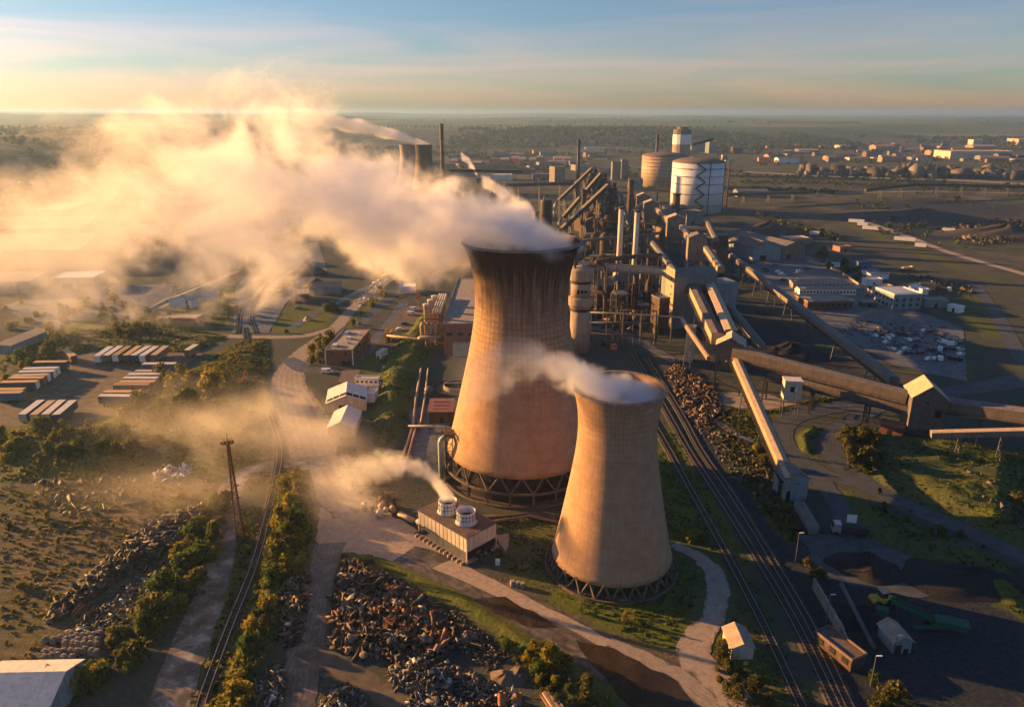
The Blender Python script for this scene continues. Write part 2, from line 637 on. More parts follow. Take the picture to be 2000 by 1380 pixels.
# ------------------------------------------------------------------ roads, yards and paths laid on the ground
def road_mat(name, c1, c2, c3, rough=.85, tracks=True, wet=0.0, scale=.35):
    m = bpy.data.materials.new(name)
    m.use_nodes = True
    nt = m.node_tree
    N, L = nt.nodes.new, nt.links.new
    b = nt.nodes['Principled BSDF']
    b.inputs['Specular IOR Level'].default_value = .25
    ge = N('ShaderNodeNewGeometry')

    def nz(s, d=7, dist=0.0):
        n = N('ShaderNodeTexNoise')
        n.inputs['Scale'].default_value = s
        n.inputs['Detail'].default_value = d
        n.inputs['Roughness'].default_value = .68
        n.inputs['Distortion'].default_value = dist
        L(ge.outputs['Position'], n.inputs['Vector'])
        return n.outputs['Fac']
    r = N('ShaderNodeValToRGB')
    e = r.color_ramp.elements
    e.new(.5)
    for q, p, c in zip(e, (.36, .5, .64), (c1, c2, c3)):
        q.position = p
        q.color = (*c, 1)
    L(nz(scale, 8, .5), r.inputs['Fac'])
    out = r.outputs['Color']
    if tracks:
        at = N('ShaderNodeVertexColor')
        at.layer_name = "lane"
        sp = N('ShaderNodeSeparateColor')
        L(at.outputs['Color'], sp.inputs[0])
        w = N('ShaderNodeMath')
        w.operation = 'MULTIPLY_ADD'
        L(sp.outputs[0], w.inputs[0])
        w.inputs[1].default_value = 9.0
        L(nz(.25, 4), w.inputs[2])
        sn = N('ShaderNodeMath')
        sn.operation = 'SINE'
        mu = N('ShaderNodeMath')
        mu.operation = 'MULTIPLY'
        L(w.outputs[0], mu.inputs[0])
        mu.inputs[1].default_value = 4.5
        L(mu.outputs[0], sn.inputs[0])
        mr = N('ShaderNodeMapRange')
        mr.inputs['From Min'].default_value = -1
        mr.inputs['To Min'].default_value = 0
        mr.inputs['To Max'].default_value = .35
        L(sn.outputs[0], mr.inputs['Value'])
        mx = N('ShaderNodeMix')
        mx.data_type = 'RGBA'
        L(mr.outputs[0], mx.inputs[0])
        L(out, mx.inputs[6])
        mx.inputs[7].default_value = (*[x * .55 for x in c1], 1)
        out = mx.outputs[2]
    # dirt creeping in from both edges
    ea = N('ShaderNodeVertexColor')
    ea.layer_name = "lane"
    es = N('ShaderNodeSeparateColor')
    L(ea.outputs['Color'], es.inputs[0])
    pp = N('ShaderNodeMath')
    pp.operation = 'PINGPONG'
    pp.inputs[1].default_value = .5
    L(es.outputs[0], pp.inputs[0])
    en = N('ShaderNodeMath')
    en.operation = 'MULTIPLY_ADD'
    L(nz(.5, 5), en.inputs[0])
    en.inputs[1].default_value = .8
    L(pp.outputs[0], en.inputs[2])
    er = N('ShaderNodeMapRange')
    er.inputs['From Min'].default_value = .34
    er.inputs['From Max'].default_value = .5
    er.inputs['To Min'].default_value = .9
    er.inputs['To Max'].default_value = 0
    L(en.outputs[0], er.inputs['Value'])
    em = N('ShaderNodeMix')
    em.data_type = 'RGBA'
    L(er.outputs[0], em.inputs[0])
    L(out, em.inputs[6])
    em.inputs[7].default_value = (.07, .066, .05, 1)
    out = em.outputs[2]
    L(out, b.inputs['Base Color'])
    rr = N('ShaderNodeMapRange')
    rr.inputs['From Min'].default_value = .35
    rr.inputs['From Max'].default_value = .6
    rr.inputs['To Min'].default_value = rough - wet
    rr.inputs['To Max'].default_value = rough
    L(nz(.12, 5, .4), rr.inputs['Value'])
    L(rr.outputs[0], b.inputs['Roughness'])
    bp = N('ShaderNodeBump')
    bp.inputs['Strength'].default_value = .35
    bp.inputs['Distance'].default_value = .12
    L(nz(2.2, 5), bp.inputs['Height'])
    L(bp.outputs[0], b.inputs['Normal'])
    return m

asph = road_mat("road_asphalt", (.05, .046, .046), (.10, .092, .088), (.18, .155, .14), .65, True, .48)
asph_b = road_mat("road_asphalt_grey", (.05, .06, .068), (.072, .084, .094), (.095, .108, .12), .8, True, .15)
dusty = road_mat("road_dusty", (.25, .205, .165), (.31, .26, .21), (.36, .30, .24), .9, True, .1, .6)
pale = road_mat("road_concrete", (.26, .205, .165), (.33, .27, .22), (.38, .315, .26), .8, False, .1, .8)
patch = road_mat("road_patched", (.045, .038, .034), (.12, .10, .085), (.30, .28, .265), .6, False, .42, .22)
yard = road_mat("yard_gravel", (.075, .06, .048), (.115, .092, .07), (.16, .125, .095), .9, False, .1)
yard_b = road_mat("yard_tarmac", (.075, .082, .092), (.12, .128, .138), (.17, .172, .176), .8, False, .2)
mud = road_mat("mud_wet", (.02, .014, .009), (.035, .024, .015), (.06, .042, .028), .35, False, .25, .1)

def catmull(pts, n=8):
    P = [Vector(p) for p in pts]
    P = [P[0] * 2 - P[1]] + P + [P[-1] * 2 - P[-2]]
    o = []
    for i in range(1, len(P) - 2):
        for k in range(n):
            t = k / n
            o.append(.5 * ((2 * P[i]) + (P[i + 1] - P[i - 1]) * t + (2 * P[i - 1] - 5 * P[i] + 4 * P[i + 1] - P[i + 2]) * t * t + (3 * P[i] - P[i - 1] - 3 * P[i + 1] + P[i + 2]) * t ** 3))
    o.append(P[-2])
    return o

_lay = [0.012]
PAVED = []

def strip(name, px, w, m, rag=.35, n=10, kind="structure"):
    """a road along photographed points; w in metres (one, or one per point)"""
    pts = [G(x, y) for x, y in px]
    ws = w if isinstance(w, (list, tuple)) else [w] * len(px)
    c = catmull([(p.x, p.y, q) for p, q in zip(pts, ws)], n)
    PAVED.append(([(p.x, p.y) for p in c], max(ws) / 2, False))
    _lay[0] += .004
    v, f, lane = [], [], []
    K = 6
    for i, p in enumerate(c):
        a, b = c[max(i - 1, 0)], c[min(i + 1, len(c) - 1)]
        t = Vector((b.x - a.x, b.y - a.y, 0)).normalized()
        nn = Vector((-t.y, t.x, 0))
        wl = p.z / 2 + (float(vnoise(np.array([i * .31 + p.x]), np.array([1.7]))[0]) - .5) * rag * 2.4 + (random.random() - .5) * rag * .4
        wr = p.z / 2 + (float(vnoise(np.array([i * .31 + p.y]), np.array([8.7]))[0]) - .5) * rag * 2.4 + (random.random() - .5) * rag * .4
        for k in range(K + 1):
            s = -wl + (wl + wr) * k / K
            q = Vector((p.x, p.y, 0)) + nn * s
            v.append((q.x, q.y, _lay[0]))
            lane.append(k / K)
    for i in range(len(c) - 1):
        for k in range(K):
            a = i * (K + 1) + k
            f.append((a, a + K + 1, a + K + 2, a + 1))
    me = MB().add(v, f).mesh(name, m)
    ca = me.color_attributes.new("lane", 'FLOAT_COLOR', 'POINT')
    ca.data.foreach_set('color', np.repeat(np.array(lane, np.float32), 4))
    return obj(name, me, None, kind=kind)

def sheet(name, px, m, rag=.5, kind="structure", label=None, cat=None):
    """a yard or a puddle: polygon with a slightly ragged edge"""
    p = [G(x, y) for x, y in px]
    PAVED.append(([(k.x, k.y) for k in p], .5, True))
    q = []
    for i in range(len(p)):
        a, b = p[i], p[(i + 1) % len(p)]
        k = max(2, int((b - a).length / 2.5))
        nn = Vector((-(b - a).y, (b - a).x, 0)).normalized()
        for j in range(k):
            q.append(a.lerp(b, j / k) + nn * (random.random() - .5) * 2 * rag)
    _lay[0] += .004
    bm = bmesh.new()
    vs = [bm.verts.new((a.x, a.y, _lay[0])) for a in q]
    bmesh.ops.triangle_fill(bm, edges=[bm.edges.new((vs[i], vs[(i + 1) % len(vs)])) for i in range(len(vs))], use_beauty=True)
    for fc in bm.faces:
        if fc.normal.z < 0:
            fc.normal_flip()
    me = bpy.data.meshes.new(name)
    bm.to_mesh(me)
    bm.free()
    me.materials.append(m)
    la = me.color_attributes.new("lane", 'FLOAT_COLOR', 'POINT')
    la.data.foreach_set('color', np.full(len(me.vertices) * 4, .5, np.float32))
    return obj(name, me, None, kind=kind, label=label, category=cat)

sheet("trailer_yard", [(-30, 745), (60, 712), (180, 690), (350, 688), (395, 690), (350, 720), (330, 745), (250, 790), (215, 835), (150, 838), (-30, 850)], yard)
sheet("concrete_apron", [(618, 990), (700, 985), (760, 1000), (830, 1050), (905, 1100), (870, 1120), (780, 1100), (690, 1080), (650, 1080), (615, 1060)], pale, .8)
strip("road", [(775, 535), (700, 592), (655, 640), (590, 690), (562, 740), (585, 800), (615, 870), (650, 940), (700, 1000)], [7, 7, 7, 9, 13, 16, 17, 16, 13], dusty, .6)
strip("road", [(655, 640), (590, 656), (500, 658), (440, 656), (350, 655)], 5.5, dusty)
strip("road", [(560, 700), (600, 720), (650, 718), (700, 700), (745, 650), (790, 590)], [7, 9, 9, 6, 5, 6], asph)
strip("road", [(690, 642), (735, 605), (775, 565), (810, 535)], 7, asph_b)
strip("road", [(570, 640), (620, 610), (680, 580), (740, 550)], 5, asph)
sheet("car_park", [(742, 645), (790, 600), (835, 598), (806, 650)], yard)
strip("road", [(790, 1080), (900, 1130), (1000, 1180), (1150, 1270), (1300, 1350), (1420, 1420)], [9, 10, 11, 14, 17, 18], asph, .8)
sheet("concrete_strip", [(843, 1108), (886, 1092), (1000, 1150), (1196, 1250), (1180, 1264), (1100, 1222), (990, 1172)], pale, .25)
strip("road", [(1190, 1252), (1260, 1285), (1340, 1330), (1440, 1400)], [3, 4, 5, 8], dusty)
strip("road", [(645, 1060), (632, 1110), (612, 1200), (592, 1290), (575, 1410)], [8, 6, 6, 7, 7], asph)
strip("road", [(600, 1265), (660, 1300), (740, 1345), (820, 1400)], 5, yard)
strip("road", [(640, 900), (560, 905), (500, 915), (460, 940), (445, 985), (428, 1080), (402, 1180), (360, 1290), (318, 1410)], [8, 6, 6, 6.5, 7, 7, 7.5, 7.5, 8], patch)
strip("road", [(2010, 1092), (1900, 1040), (1800, 1000), (1713, 958), (1650, 912), (1620, 870), (1640, 835), (1720, 795), (1760, 785)], [6.5, 6.5, 6.5, 7, 8, 8, 6.5, 6, 6], asph_b)
strip("road", [(1700, 955), (1600, 920), (1545, 885), (1525, 845), (1550, 815), (1640, 795), (1720, 785), (1830, 770), (2010, 740)], [4, 7, 8, 8, 8, 8, 8, 9, 12], asph_b)
strip("road", [(1575, 900), (1620, 960), (1655, 1020), (1680, 1060), (1760, 1090)], [6, 6, 6, 9, 14], asph_b)
sheet("coal_yard", [(1560, 1045), (1640, 1040), (1690, 1060), (1850, 1100), (1900, 1150), (1800, 1170), (1700, 1150), (1610, 1130)], asph_b)
strip("road", [(1315, 1062), (1375, 1095), (1402, 1145), (1388, 1210), (1352, 1275), (1420, 1345), (1455, 1400)], [3, 4.5, 5, 5, 7, 7, 8], pale, .4)
strip("road", [(1640, 418), (1700, 437), (1780, 465), (1860, 495), (2010, 538)], [9, 9, 8, 8, 8], pale)
strip("road", [(1905, 555), (1950, 620), (1990, 690), (2010, 720)], 7, asph_b)
sheet("car_park", [(1446, 525), (1500, 505), (1580, 500), (1660, 545), (1770, 600), (1880, 640), (1890, 745), (1750, 715), (1640, 655), (1540, 590)], yard_b)
strip("road", [(1430, 372), (1600, 378), (1800, 374), (2010, 378)], 8, dusty)
strip("road", [(1440, 335), (1640, 345), (1860, 352), (2010, 360)], 26, dusty, 2)
strip("road", [(230, 640), (310, 600), (400, 558), (460, 530)], 6, dusty)
strip("road", [(1150, 640), (1210, 650), (1290, 690), (1340, 720)], [7, 7, 6, 6], yard_b)
strip("path", [(1320, 800), (1390, 820), (1440, 850), (1465, 865)], 3, dusty)
sheet("path", [(1390, 765), (1500, 770), (1560, 790), (1500, 800), (1400, 795)], dusty)
sheet("puddle", [(1125, 1250), (1200, 1266), (1320, 1330), (1362, 1395), (1260, 1410), (1175, 1320)], mud)
sheet("puddle", [(915, 1172), (985, 1166), (1060, 1205), (1090, 1225), (1020, 1222)], mud)
sheet("yard", [(0, 600), (120, 560), (340, 555), (330, 590), (215, 640), (120, 655)], yard_b)
sheet("yard", [(460, 560), (520, 500), (620, 470), (640, 530), (560, 590), (525, 650), (455, 650)], yard_b)
sheet("yard", [(800, 800), (870, 780), (885, 900), (870, 960), (800, 900)], yard_b)

# ------------------------------------------------------------------ railways
rust = mat("rust_steel", (.16, .075, .04), .8, .3, .5, 3)
railm = mat("rail_steel", (.42, .36, .31), .32, .9, .2, 2)
sleeper = mat("sleeper_wood", (.06, .048, .04), .9, 0, .4, 3)
ballast = road_mat("ballast", (.032, .028, .026), (.05, .045, .04), (.085, .072, .062), .95, False, 0, 1.2)

def railway(label, px, lift=0.0):
    t = thing("railway_track", label, "railway track")
    c = catmull([tuple(G(x, y)) for x, y in px], 8)
    # even spacing
    out, acc = [c[0]], 0
    for a, b in zip(c, c[1:]):
        l = (b - a).length
        k = max(1, int(l / 2.4))
        out += [a.lerp(b, (i + 1) / k) for i in range(k)]
    bed, sl = MB(), MB()
    rails = (MB(), MB())
    _lay[0] += .004
    zb = _lay[0] + .05
    prev = None
    rl = ([], [])
    for i, p in enumerate(out):
        a, b = out[max(i - 1, 0)], out[min(i + 1, len(out) - 1)]
        tn = (b - a)
        tn.z = 0
        tn.normalize()
        nn = Vector((-tn.y, tn.x, 0))
        k = len(bed.v)
        w = 1.7 + .25 * random.random()
        bed.v += [tuple(p + nn * -w + Vector((0, 0, -.05))), tuple(p + nn * -1.3 + Vector((0, 0, zb))), tuple(p + nn * 1.3 + Vector((0, 0, zb))), tuple(p + nn * w + Vector((0, 0, -.05)))]
        if i:
            for q in range(3):
                bed.f.append((k - 4 + q, k - 3 + q, k + 1 + q, k + q))
        for s in (-1, 1):
            rl[(s + 1) // 2].append(p + nn * s * .72 + Vector((0, 0, zb + .19)))
        for h in range(3):
            q = p.lerp(b, h / 3)
            sl.box((q.x, q.y, zb + .06), (2.5, .26, .14), rz=math.atan2(nn.y, nn.x))
    part(t, "ballast_bed", bed, ballast)
    part(t, "sleeper_row", sl, sleeper)
    for k in (0, 1):
        for a, b in zip(rl[k], rl[k][1:]):
            rails[k].beam(a, b, .11, .16)
        part(t, "rail", rails[k], railm)
    return t

railway("railway track curving past the small tower, second line from the coal yard wall", [(1236, 690), (1300, 800), (1345, 880), (1402, 968), (1480, 1092), (1556, 1222), (1642, 1400)])
railway("railway track passing just beside the coal yard wall, brightest rails of all", [(1262, 700), (1325, 800), (1370, 882), (1428, 965), (1508, 1094), (1586, 1228), (1668, 1400)])
railway("railway track running over the grass beside the white trackside hut", [(1222, 740), (1290, 850), (1345, 950), (1420, 1085), (1500, 1240), (1575, 1400)])
railway("railway track winding through the dust past the tall lattice mast", [(478, 640), (492, 715), (522, 800), (545, 875), (537, 945), (520, 1020), (495, 1108), (452, 1215), (405, 1340), (383, 1410)])
railway("short railway siding leading north out of the dusty crossing", [(500, 650), (490, 620), (500, 585), (530, 550), (580, 515)])
railway("railway siding with parked ore wagons in the smoky yard", [(465, 650), (470, 610), (490, 575), (530, 530)])
# ------------------------------------------------------------------ cooling towers
def tower_mat(name, stain_top, stain_amt, zs):
    """ribbed concrete shell: lift rings and vertical ribs, darker soot running down from the rim, rust streaks"""
    m = bpy.data.materials.new(name)
    m.use_nodes = True
    nt = m.node_tree
    N, L = nt.nodes.new, nt.links.new
    b = nt.nodes['Principled BSDF']
    b.inputs['Roughness'].default_value = 0.9
    b.inputs['Specular IOR Level'].default_value = 0.15
    tc = N('ShaderNodeTexCoord')
    sx = N('ShaderNodeSeparateXYZ')
    L(tc.outputs['Object'], sx.inputs[0])

    def M(op, a, bb=None, clamp=False):
        n = N('ShaderNodeMath')
        n.operation = op
        n.use_clamp = clamp
        for i, x in enumerate((a, bb)):
            if x is None:
                continue
            if isinstance(x, (int, float)):
                n.inputs[i].default_value = x
            else:
                L(x, n.inputs[i])
        return n.outputs[0]
    ang = M('ARCTAN2', sx.outputs['Y'], sx.outputs['X'])
    z = sx.outputs['Z']
    # fine masonry mottling
    n1 = N('ShaderNodeTexNoise')
    n1.inputs['Scale'].default_value = 0.35
    n1.inputs['Detail'].default_value = 8
    n1.inputs['Roughness'].default_value = 0.7
    L(tc.outputs['Object'], n1.inputs['Vector'])
    rp = N('ShaderNodeValToRGB')
    rp.color_ramp.elements[0].position = .3
    rp.color_ramp.elements[0].color = (.30, .185, .115, 1)
    rp.color_ramp.elements[1].position = .72
    rp.color_ramp.elements[1].color = (.46, .30, .185, 1)
    L(n1.outputs['Fac'], rp.inputs['Fac'])
    # streak noise in (angle, z)
    cv = N('ShaderNodeCombineXYZ')
    L(M('MULTIPLY', ang, 16.0), cv.inputs[0])
    L(M('MULTIPLY', z, 0.045), cv.inputs[1])
    n2 = N('ShaderNodeTexNoise')
    n2.inputs['Scale'].default_value = 1.0
    n2.inputs['Detail'].default_value = 5
    n2.inputs['Roughness'].default_value = .75
    L(cv.outputs[0], n2.inputs['Vector'])
    # grid of lift lines and ribs
    ring = M('PINGPONG', M('MULTIPLY', z, 1.0 / zs), 0.5)
    rib = M('PINGPONG', M('MULTIPLY', ang, 64 / (2 * math.pi)), 0.5)
    ringl = M('LESS_THAN', ring, 0.11)
    ribl = M('LESS_THAN', rib, 0.10)
    grid = M('MAXIMUM', M('MULTIPLY', ringl, 0.75), M('MULTIPLY', ribl, 0.8))
    cvp = N('ShaderNodeCombineXYZ')
    L(M('FLOOR', M('MULTIPLY', ang, 64 / (2 * math.pi))), cvp.inputs[0])
    L(M('FLOOR', M('MULTIPLY', z, 1.0 / zs)), cvp.inputs[1])
    wn = N('ShaderNodeTexWhiteNoise')
    L(cvp.outputs[0], wn.inputs['Vector'])
    band = N('ShaderNodeTexWhiteNoise')
    band.noise_dimensions = '1D'
    L(M('FLOOR', M('MULTIPLY', z, 1.0 / zs)), band.inputs['W'])
    n4 = N('ShaderNodeTexNoise')
    n4.inputs['Scale'].default_value = .07
    n4.inputs['Detail'].default_value = 5
    L(tc.outputs['Object'], n4.inputs['Vector'])
    # amount of soot: from rim downward
    hs = M('DIVIDE', M('SUBTRACT', z, stain_top[0]), stain_top[1] - stain_top[0], True)
    soot = M('MULTIPLY', M('SUBTRACT', M('ADD', M('MULTIPLY', hs, 1.15), M('MULTIPLY', n2.outputs['Fac'], 1.3)), 1.12), 2.1 * stain_amt, True)
    gs = M('MULTIPLY', grid, M('ADD', M('MULTIPLY', M('POWER', hs, 0.8), 0.85 * stain_amt), 0.08), True)
    pan = M('MULTIPLY', M('MULTIPLY', wn.outputs['Value'], hs), 0.25 * stain_amt)
    # thin dark weeping streaks
    cv3 = N('ShaderNodeCombineXYZ')
    L(M('MULTIPLY', ang, 42.0), cv3.inputs[0])
    L(M('MULTIPLY', z, 0.06), cv3.inputs[1])
    n3 = N('ShaderNodeTexNoise')
    n3.inputs['Scale'].default_value = 1.0
    n3.inputs['Detail'].default_value = 2
    L(cv3.outputs[0], n3.inputs['Vector'])
    wp = M('MULTIPLY', M('SUBTRACT', n3.outputs['Fac'], 0.63), 5.0, True)
    blot = M('MULTIPLY', M('SUBTRACT', M('ADD', n4.outputs['Fac'], M('MULTIPLY', band.outputs['Value'], .16)), .52), 1.1, True)
    dark = M('MAXIMUM', M('MAXIMUM', M('MULTIPLY', blot, .5), M('MAXIMUM', M('MULTIPLY', soot, 0.88), gs)), M('MAXIMUM', pan, M('MULTIPLY', wp, 0.7)))
    mx = N('ShaderNodeMix')
    mx.data_type = 'RGBA'
    mx.inputs[7].default_value = (.022, .019, .017, 1)
    L(rp.outputs['Color'], mx.inputs[6])
    L(dark, mx.inputs[0])
    L(mx.outputs[2], b.inputs['Base Color'])
    bp = N('ShaderNodeBump')
    bp.inputs['Strength'].default_value = 0.5
    bp.inputs['Distance'].default_value = 0.15
    L(M('ADD', M('MULTIPLY', n1.outputs['Fac'], .5), M('MULTIPLY', grid, 0.6)), bp.inputs['Height'])
    L(bp.outputs[0], b.inputs['Normal'])
    return m

def smooth_prof(pts, n=40):
    """(r, z) through the given points, monotone in z"""
    zs = np.array([p[1] for p in pts])
    rs = np.array([p[0] for p in pts])
    c = np.polyfit(zs, rs, 5 if len(pts) > 7 else 4 if len(pts) > 5 else 2)
    zz = np.linspace(zs[0], zs[-1], n)
    return [(float(np.polyval(c, z)), float(z)) for z in zz]

concrete_dark = mat("concrete_weathered", (.13, .10, .08), var=.35, scale=.8, streak=.5)
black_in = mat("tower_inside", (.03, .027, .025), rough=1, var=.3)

def cooling_tower(label, loc, prof, ground_r, n_col, mid_z, m, simple=False, rim_m=None):
    t = thing("cooling_tower", label, "cooling tower", loc)
    p = smooth_prof(prof)
    z0 = p[0][1]
    z1 = p[-1][1]
    rt = p[-1][0]
    th = .5
    seg = 96 if not simple else 48
    sh = MB().lathe(p + [(rt - th, z1)] + [(r - th, z) for r, z in p[::-1]], seg, close=True)
    part(t, "shell", sh, m, True).data.polygons.foreach_set('use_smooth', [True] * len(sh.f))
    rim = MB().lathe([(rt + .02, z1 - .5), (rt + .24, z1 - .4), (rt + .24, z1 + .12), (rt - .55, z1 + .12), (rt - .55, z1 + .02), (rt + .02, z1 + .02)], seg, close=True)
    part(t, "rim", rim, rim_m or mat('rim_pale', (.26, .22, .185), .9, 0, .35, .6))
    if simple:
        return t
    rb = p[0][0]
    # leaning column pairs under the lintel
    for k in range(n_col):
        a = 2 * math.pi * k / n_col
        da = math.pi / n_col
        c = MB()
        q = Vector((ground_r * math.cos(a), ground_r * math.sin(a), mid_z))
        for s_ in (-1, 1):
            c.beam(q, (rb * .985 * math.cos(a + s_ * da), rb * .985 * math.sin(a + s_ * da), z0 + .3), .42)
        if mid_z > .5:
            c.beam((q.x, q.y, -.3), (q.x, q.y, mid_z), .5)
        part(t, "column", c, concrete_dark)
    if mid_z > .5:
        r = ground_r
        part(t, "ring_beam", MB().lathe([(r - .3, mid_z - .25), (r + .35, mid_z - .25), (r + .35, mid_z + .25), (r - .3, mid_z + .25)], 72, close=True), concrete_dark)
    part(t, "basin", MB().lathe([(ground_r + .9, -.3), (ground_r + .9, .5), (ground_r + .45, .5), (ground_r + .45, .1), (0, .1)], 72), concrete_dark)
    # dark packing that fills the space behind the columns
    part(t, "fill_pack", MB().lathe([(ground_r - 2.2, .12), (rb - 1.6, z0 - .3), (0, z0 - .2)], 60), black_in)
    return t

BIG = Vector((2.7, 199.5, 0))
SML = Vector((23.8, 151.3, 0))
TB = [(21.9, 8.3), (20.8, 13), (19.3, 19.1), (17.9, 25), (16.6, 31.1), (15.3, 37), (14.0, 43.2), (13.3, 50), (13.1, 56.6), (14.1, 63), (16.5, 69.5)]
TS = [(14.3, 3.2), (13.6, 6), (12.5, 11), (11.2, 17.8), (9.9, 26), (9.1, 31), (8.84, 35.5), (9.15, 39.5), (10.4, 45.2)]
big_tower = cooling_tower("tall orange-brown cooling tower with soot-black rim beside the smaller tower", BIG, TB, 22.6, 22, 4.0, tower_mat("tall_tower_concrete", (27, 70), 1.0, 1.55))
small_tower = cooling_tower("smaller pale orange cooling tower standing in front of the taller one", SML, TS, 15.0, 26, 0.0, tower_mat("small_tower_concrete", (26, 60), .42, 1.35), rim_m=mat('rim_tan', (.30, .22, .16), .9, 0, .4, .6))
far1 = cooling_tower("distant cooling tower with steaming top beside the tall brown chimney", D(827, 282, 1000).xy.to_3d(), [(17, 4), (15, 14), (12.6, 28), (11, 42), (10.6, 50), (11.4, 62)], 0, 0, 0, tower_mat("distant_tower_concrete", (-20, 60), 1.0, 2.0), True)
far2 = cooling_tower("second distant cooling tower mostly hidden in steam behind its twin", D(796, 290, 1040).xy.to_3d(), [(17, 4), (15, 14), (12.6, 28), (11, 42), (10.6, 50), (11.4, 60)], 0, 0, 0, MATS.setdefault("dt", far1.children[0].data.materials[0]), True)

# ------------------------------------------------------------------ steam and dust
def smoke(name, label, cat, x_right, x_left, keys, dens, nscale, amp, col=(.95, .95, .96), aniso=.35, step=.1, edge=.35, hull=1.22, stretch=(1, 1, 1), seed=0.0, detail=5, end_fade=.12, soft_start=0.0):
    """billowing steam that drifts from x_right to x_left (world x).
    keys: (u, yc, zc, ry, rz, density) with u = 0 at x_right, 1 at x_left"""
    ks = np.array(keys, float)
    m = bpy.data.materials.new(name + "_volume")
    m.use_nodes = True
    nt = m.node_tree
    nt.nodes.clear()
    N, L = nt.nodes.new, nt.links.new
    out = N('ShaderNodeOutputMaterial')
    pv = N('ShaderNodeVolumePrincipled')
    pv.inputs['Color'].default_value = (*col, 1)
    pv.inputs['Anisotropy'].default_value = aniso
    L(pv.outputs[0], out.inputs['Volume'])

    def M(op, a, b=None, clamp=False, c=None):
        n = N('ShaderNodeMath')
        n.operation = op
        n.use_clamp = clamp
        for i, x in enumerate((a, b, c)):
            if x is None:
                continue
            if isinstance(x, (int, float)):
                n.inputs[i].default_value = x
            else:
                L(x, n.inputs[i])
        return n.outputs[0]
    tc = N('ShaderNodeTexCoord')
    sx = N('ShaderNodeSeparateXYZ')
    L(tc.outputs['Object'], sx.inputs[0])
    u = M('DIVIDE', M('SUBTRACT', sx.outputs['X'], x_right), x_left - x_right, True)

    def curve(i):
        lo, hi = ks[:, i].min(), ks[:, i].max()
        if hi - lo < 1e-6:
            return float(lo)
        n = N('ShaderNodeFloatCurve')
        cm = n.mapping
        c = cm.curves[0]
        pts = [(k[0], (k[i] - lo) / (hi - lo)) for k in ks]
        c.points[0].location = pts[0]
        c.points[1].location = pts[-1]
        for q in pts[1:-1]:
            c.points.new(*q)
        for q in c.points:
            q.handle_type = 'VECTOR' if i == 5 else 'AUTO_CLAMPED'
        cm.update()
        L(u, n.inputs['Value'])
        return M('MULTIPLY_ADD', n.outputs[0], float(hi - lo), c=float(lo))
    dy = M('DIVIDE', M('SUBTRACT', sx.outputs['Y'], curve(1)), curve(3))
    dz = M('DIVIDE', M('SUBTRACT', sx.outputs['Z'], curve(2)), curve(4))
    d = M('SQRT', M('ADD', M('MULTIPLY', dy, dy), M('MULTIPLY', dz, dz)))
    mp = N('ShaderNodeMapping')
    mp.inputs['Scale'].default_value = tuple(nscale * s for s in stretch)
    mp.inputs['Location'].default_value = (seed, seed * 1.7, seed * .6)
    L(tc.outputs['Object'], mp.inputs['Vector'])
    nz = N('ShaderNodeTexNoise')
    nz.inputs['Scale'].default_value = 1.0
    nz.inputs['Detail'].default_value = detail
    nz.inputs['Roughness'].default_value = .65
    nz.inputs['Distortion'].default_value = .35
    L(mp.outputs[0], nz.inputs['Vector'])
    # inside value: positive in the body, carved by the noise near the edge
    v = M('ADD', M('SUBTRACT', 1.0, d), M('MULTIPLY', M('SUBTRACT', nz.outputs['Fac'], .54), amp))
    body = M('DIVIDE', v, edge, True)
    body = M('MULTIPLY', body, body)
    guard = M('DIVIDE', M('SUBTRACT', hull - .02, d), .2, True)
    fade = M('DIVIDE', M('SUBTRACT', 1.0, u), end_fade, True)
    dn = M('MULTIPLY', M('MULTIPLY', body, guard), M('MULTIPLY', M('MULTIPLY', curve(5), dens), fade))
    if soft_start:
        dn = M('MULTIPLY', dn, M('DIVIDE', u, soft_start, True))
    L(dn, pv.inputs['Density'])
    m.cycles.volume_step_rate = step
    # closed hull that follows the same curves
    nu, nv = 44, 20
    vs = []
    us = np.linspace(0, 1, nu)
    def ci(i):
        return np.interp(us, ks[:, 0], ks[:, i])
    yc, zc, ry, rz = ci(1), ci(2), ci(3), ci(4)
    for i in range(nu):
        x = x_right + (x_left - x_right) * us[i]
        for k in range(nv):
            a = 2 * math.pi * k / nv
            vs.append((x, yc[i] + math.cos(a) * ry[i] * hull, max(zc[i] + math.sin(a) * rz[i] * hull, .15)))
    fs = [(i * nv + k, i * nv + (k + 1) % nv, (i + 1) * nv + (k + 1) % nv, (i + 1) * nv + k) for i in range(nu - 1) for k in range(nv)]
    fs += [tuple(range(nv))[::-1], tuple((nu - 1) * nv + k for k in range(nv))]
    mb = MB().add(vs, fs)
    bm = bmesh.new()
    me = mb.mesh(name, m)
    bm.from_mesh(me)
    bmesh.ops.recalc_face_normals(bm, faces=bm.faces)
    bm.to_mesh(me)
    bm.free()
    return obj(name, me, None, label=label, category=cat, kind="stuff")

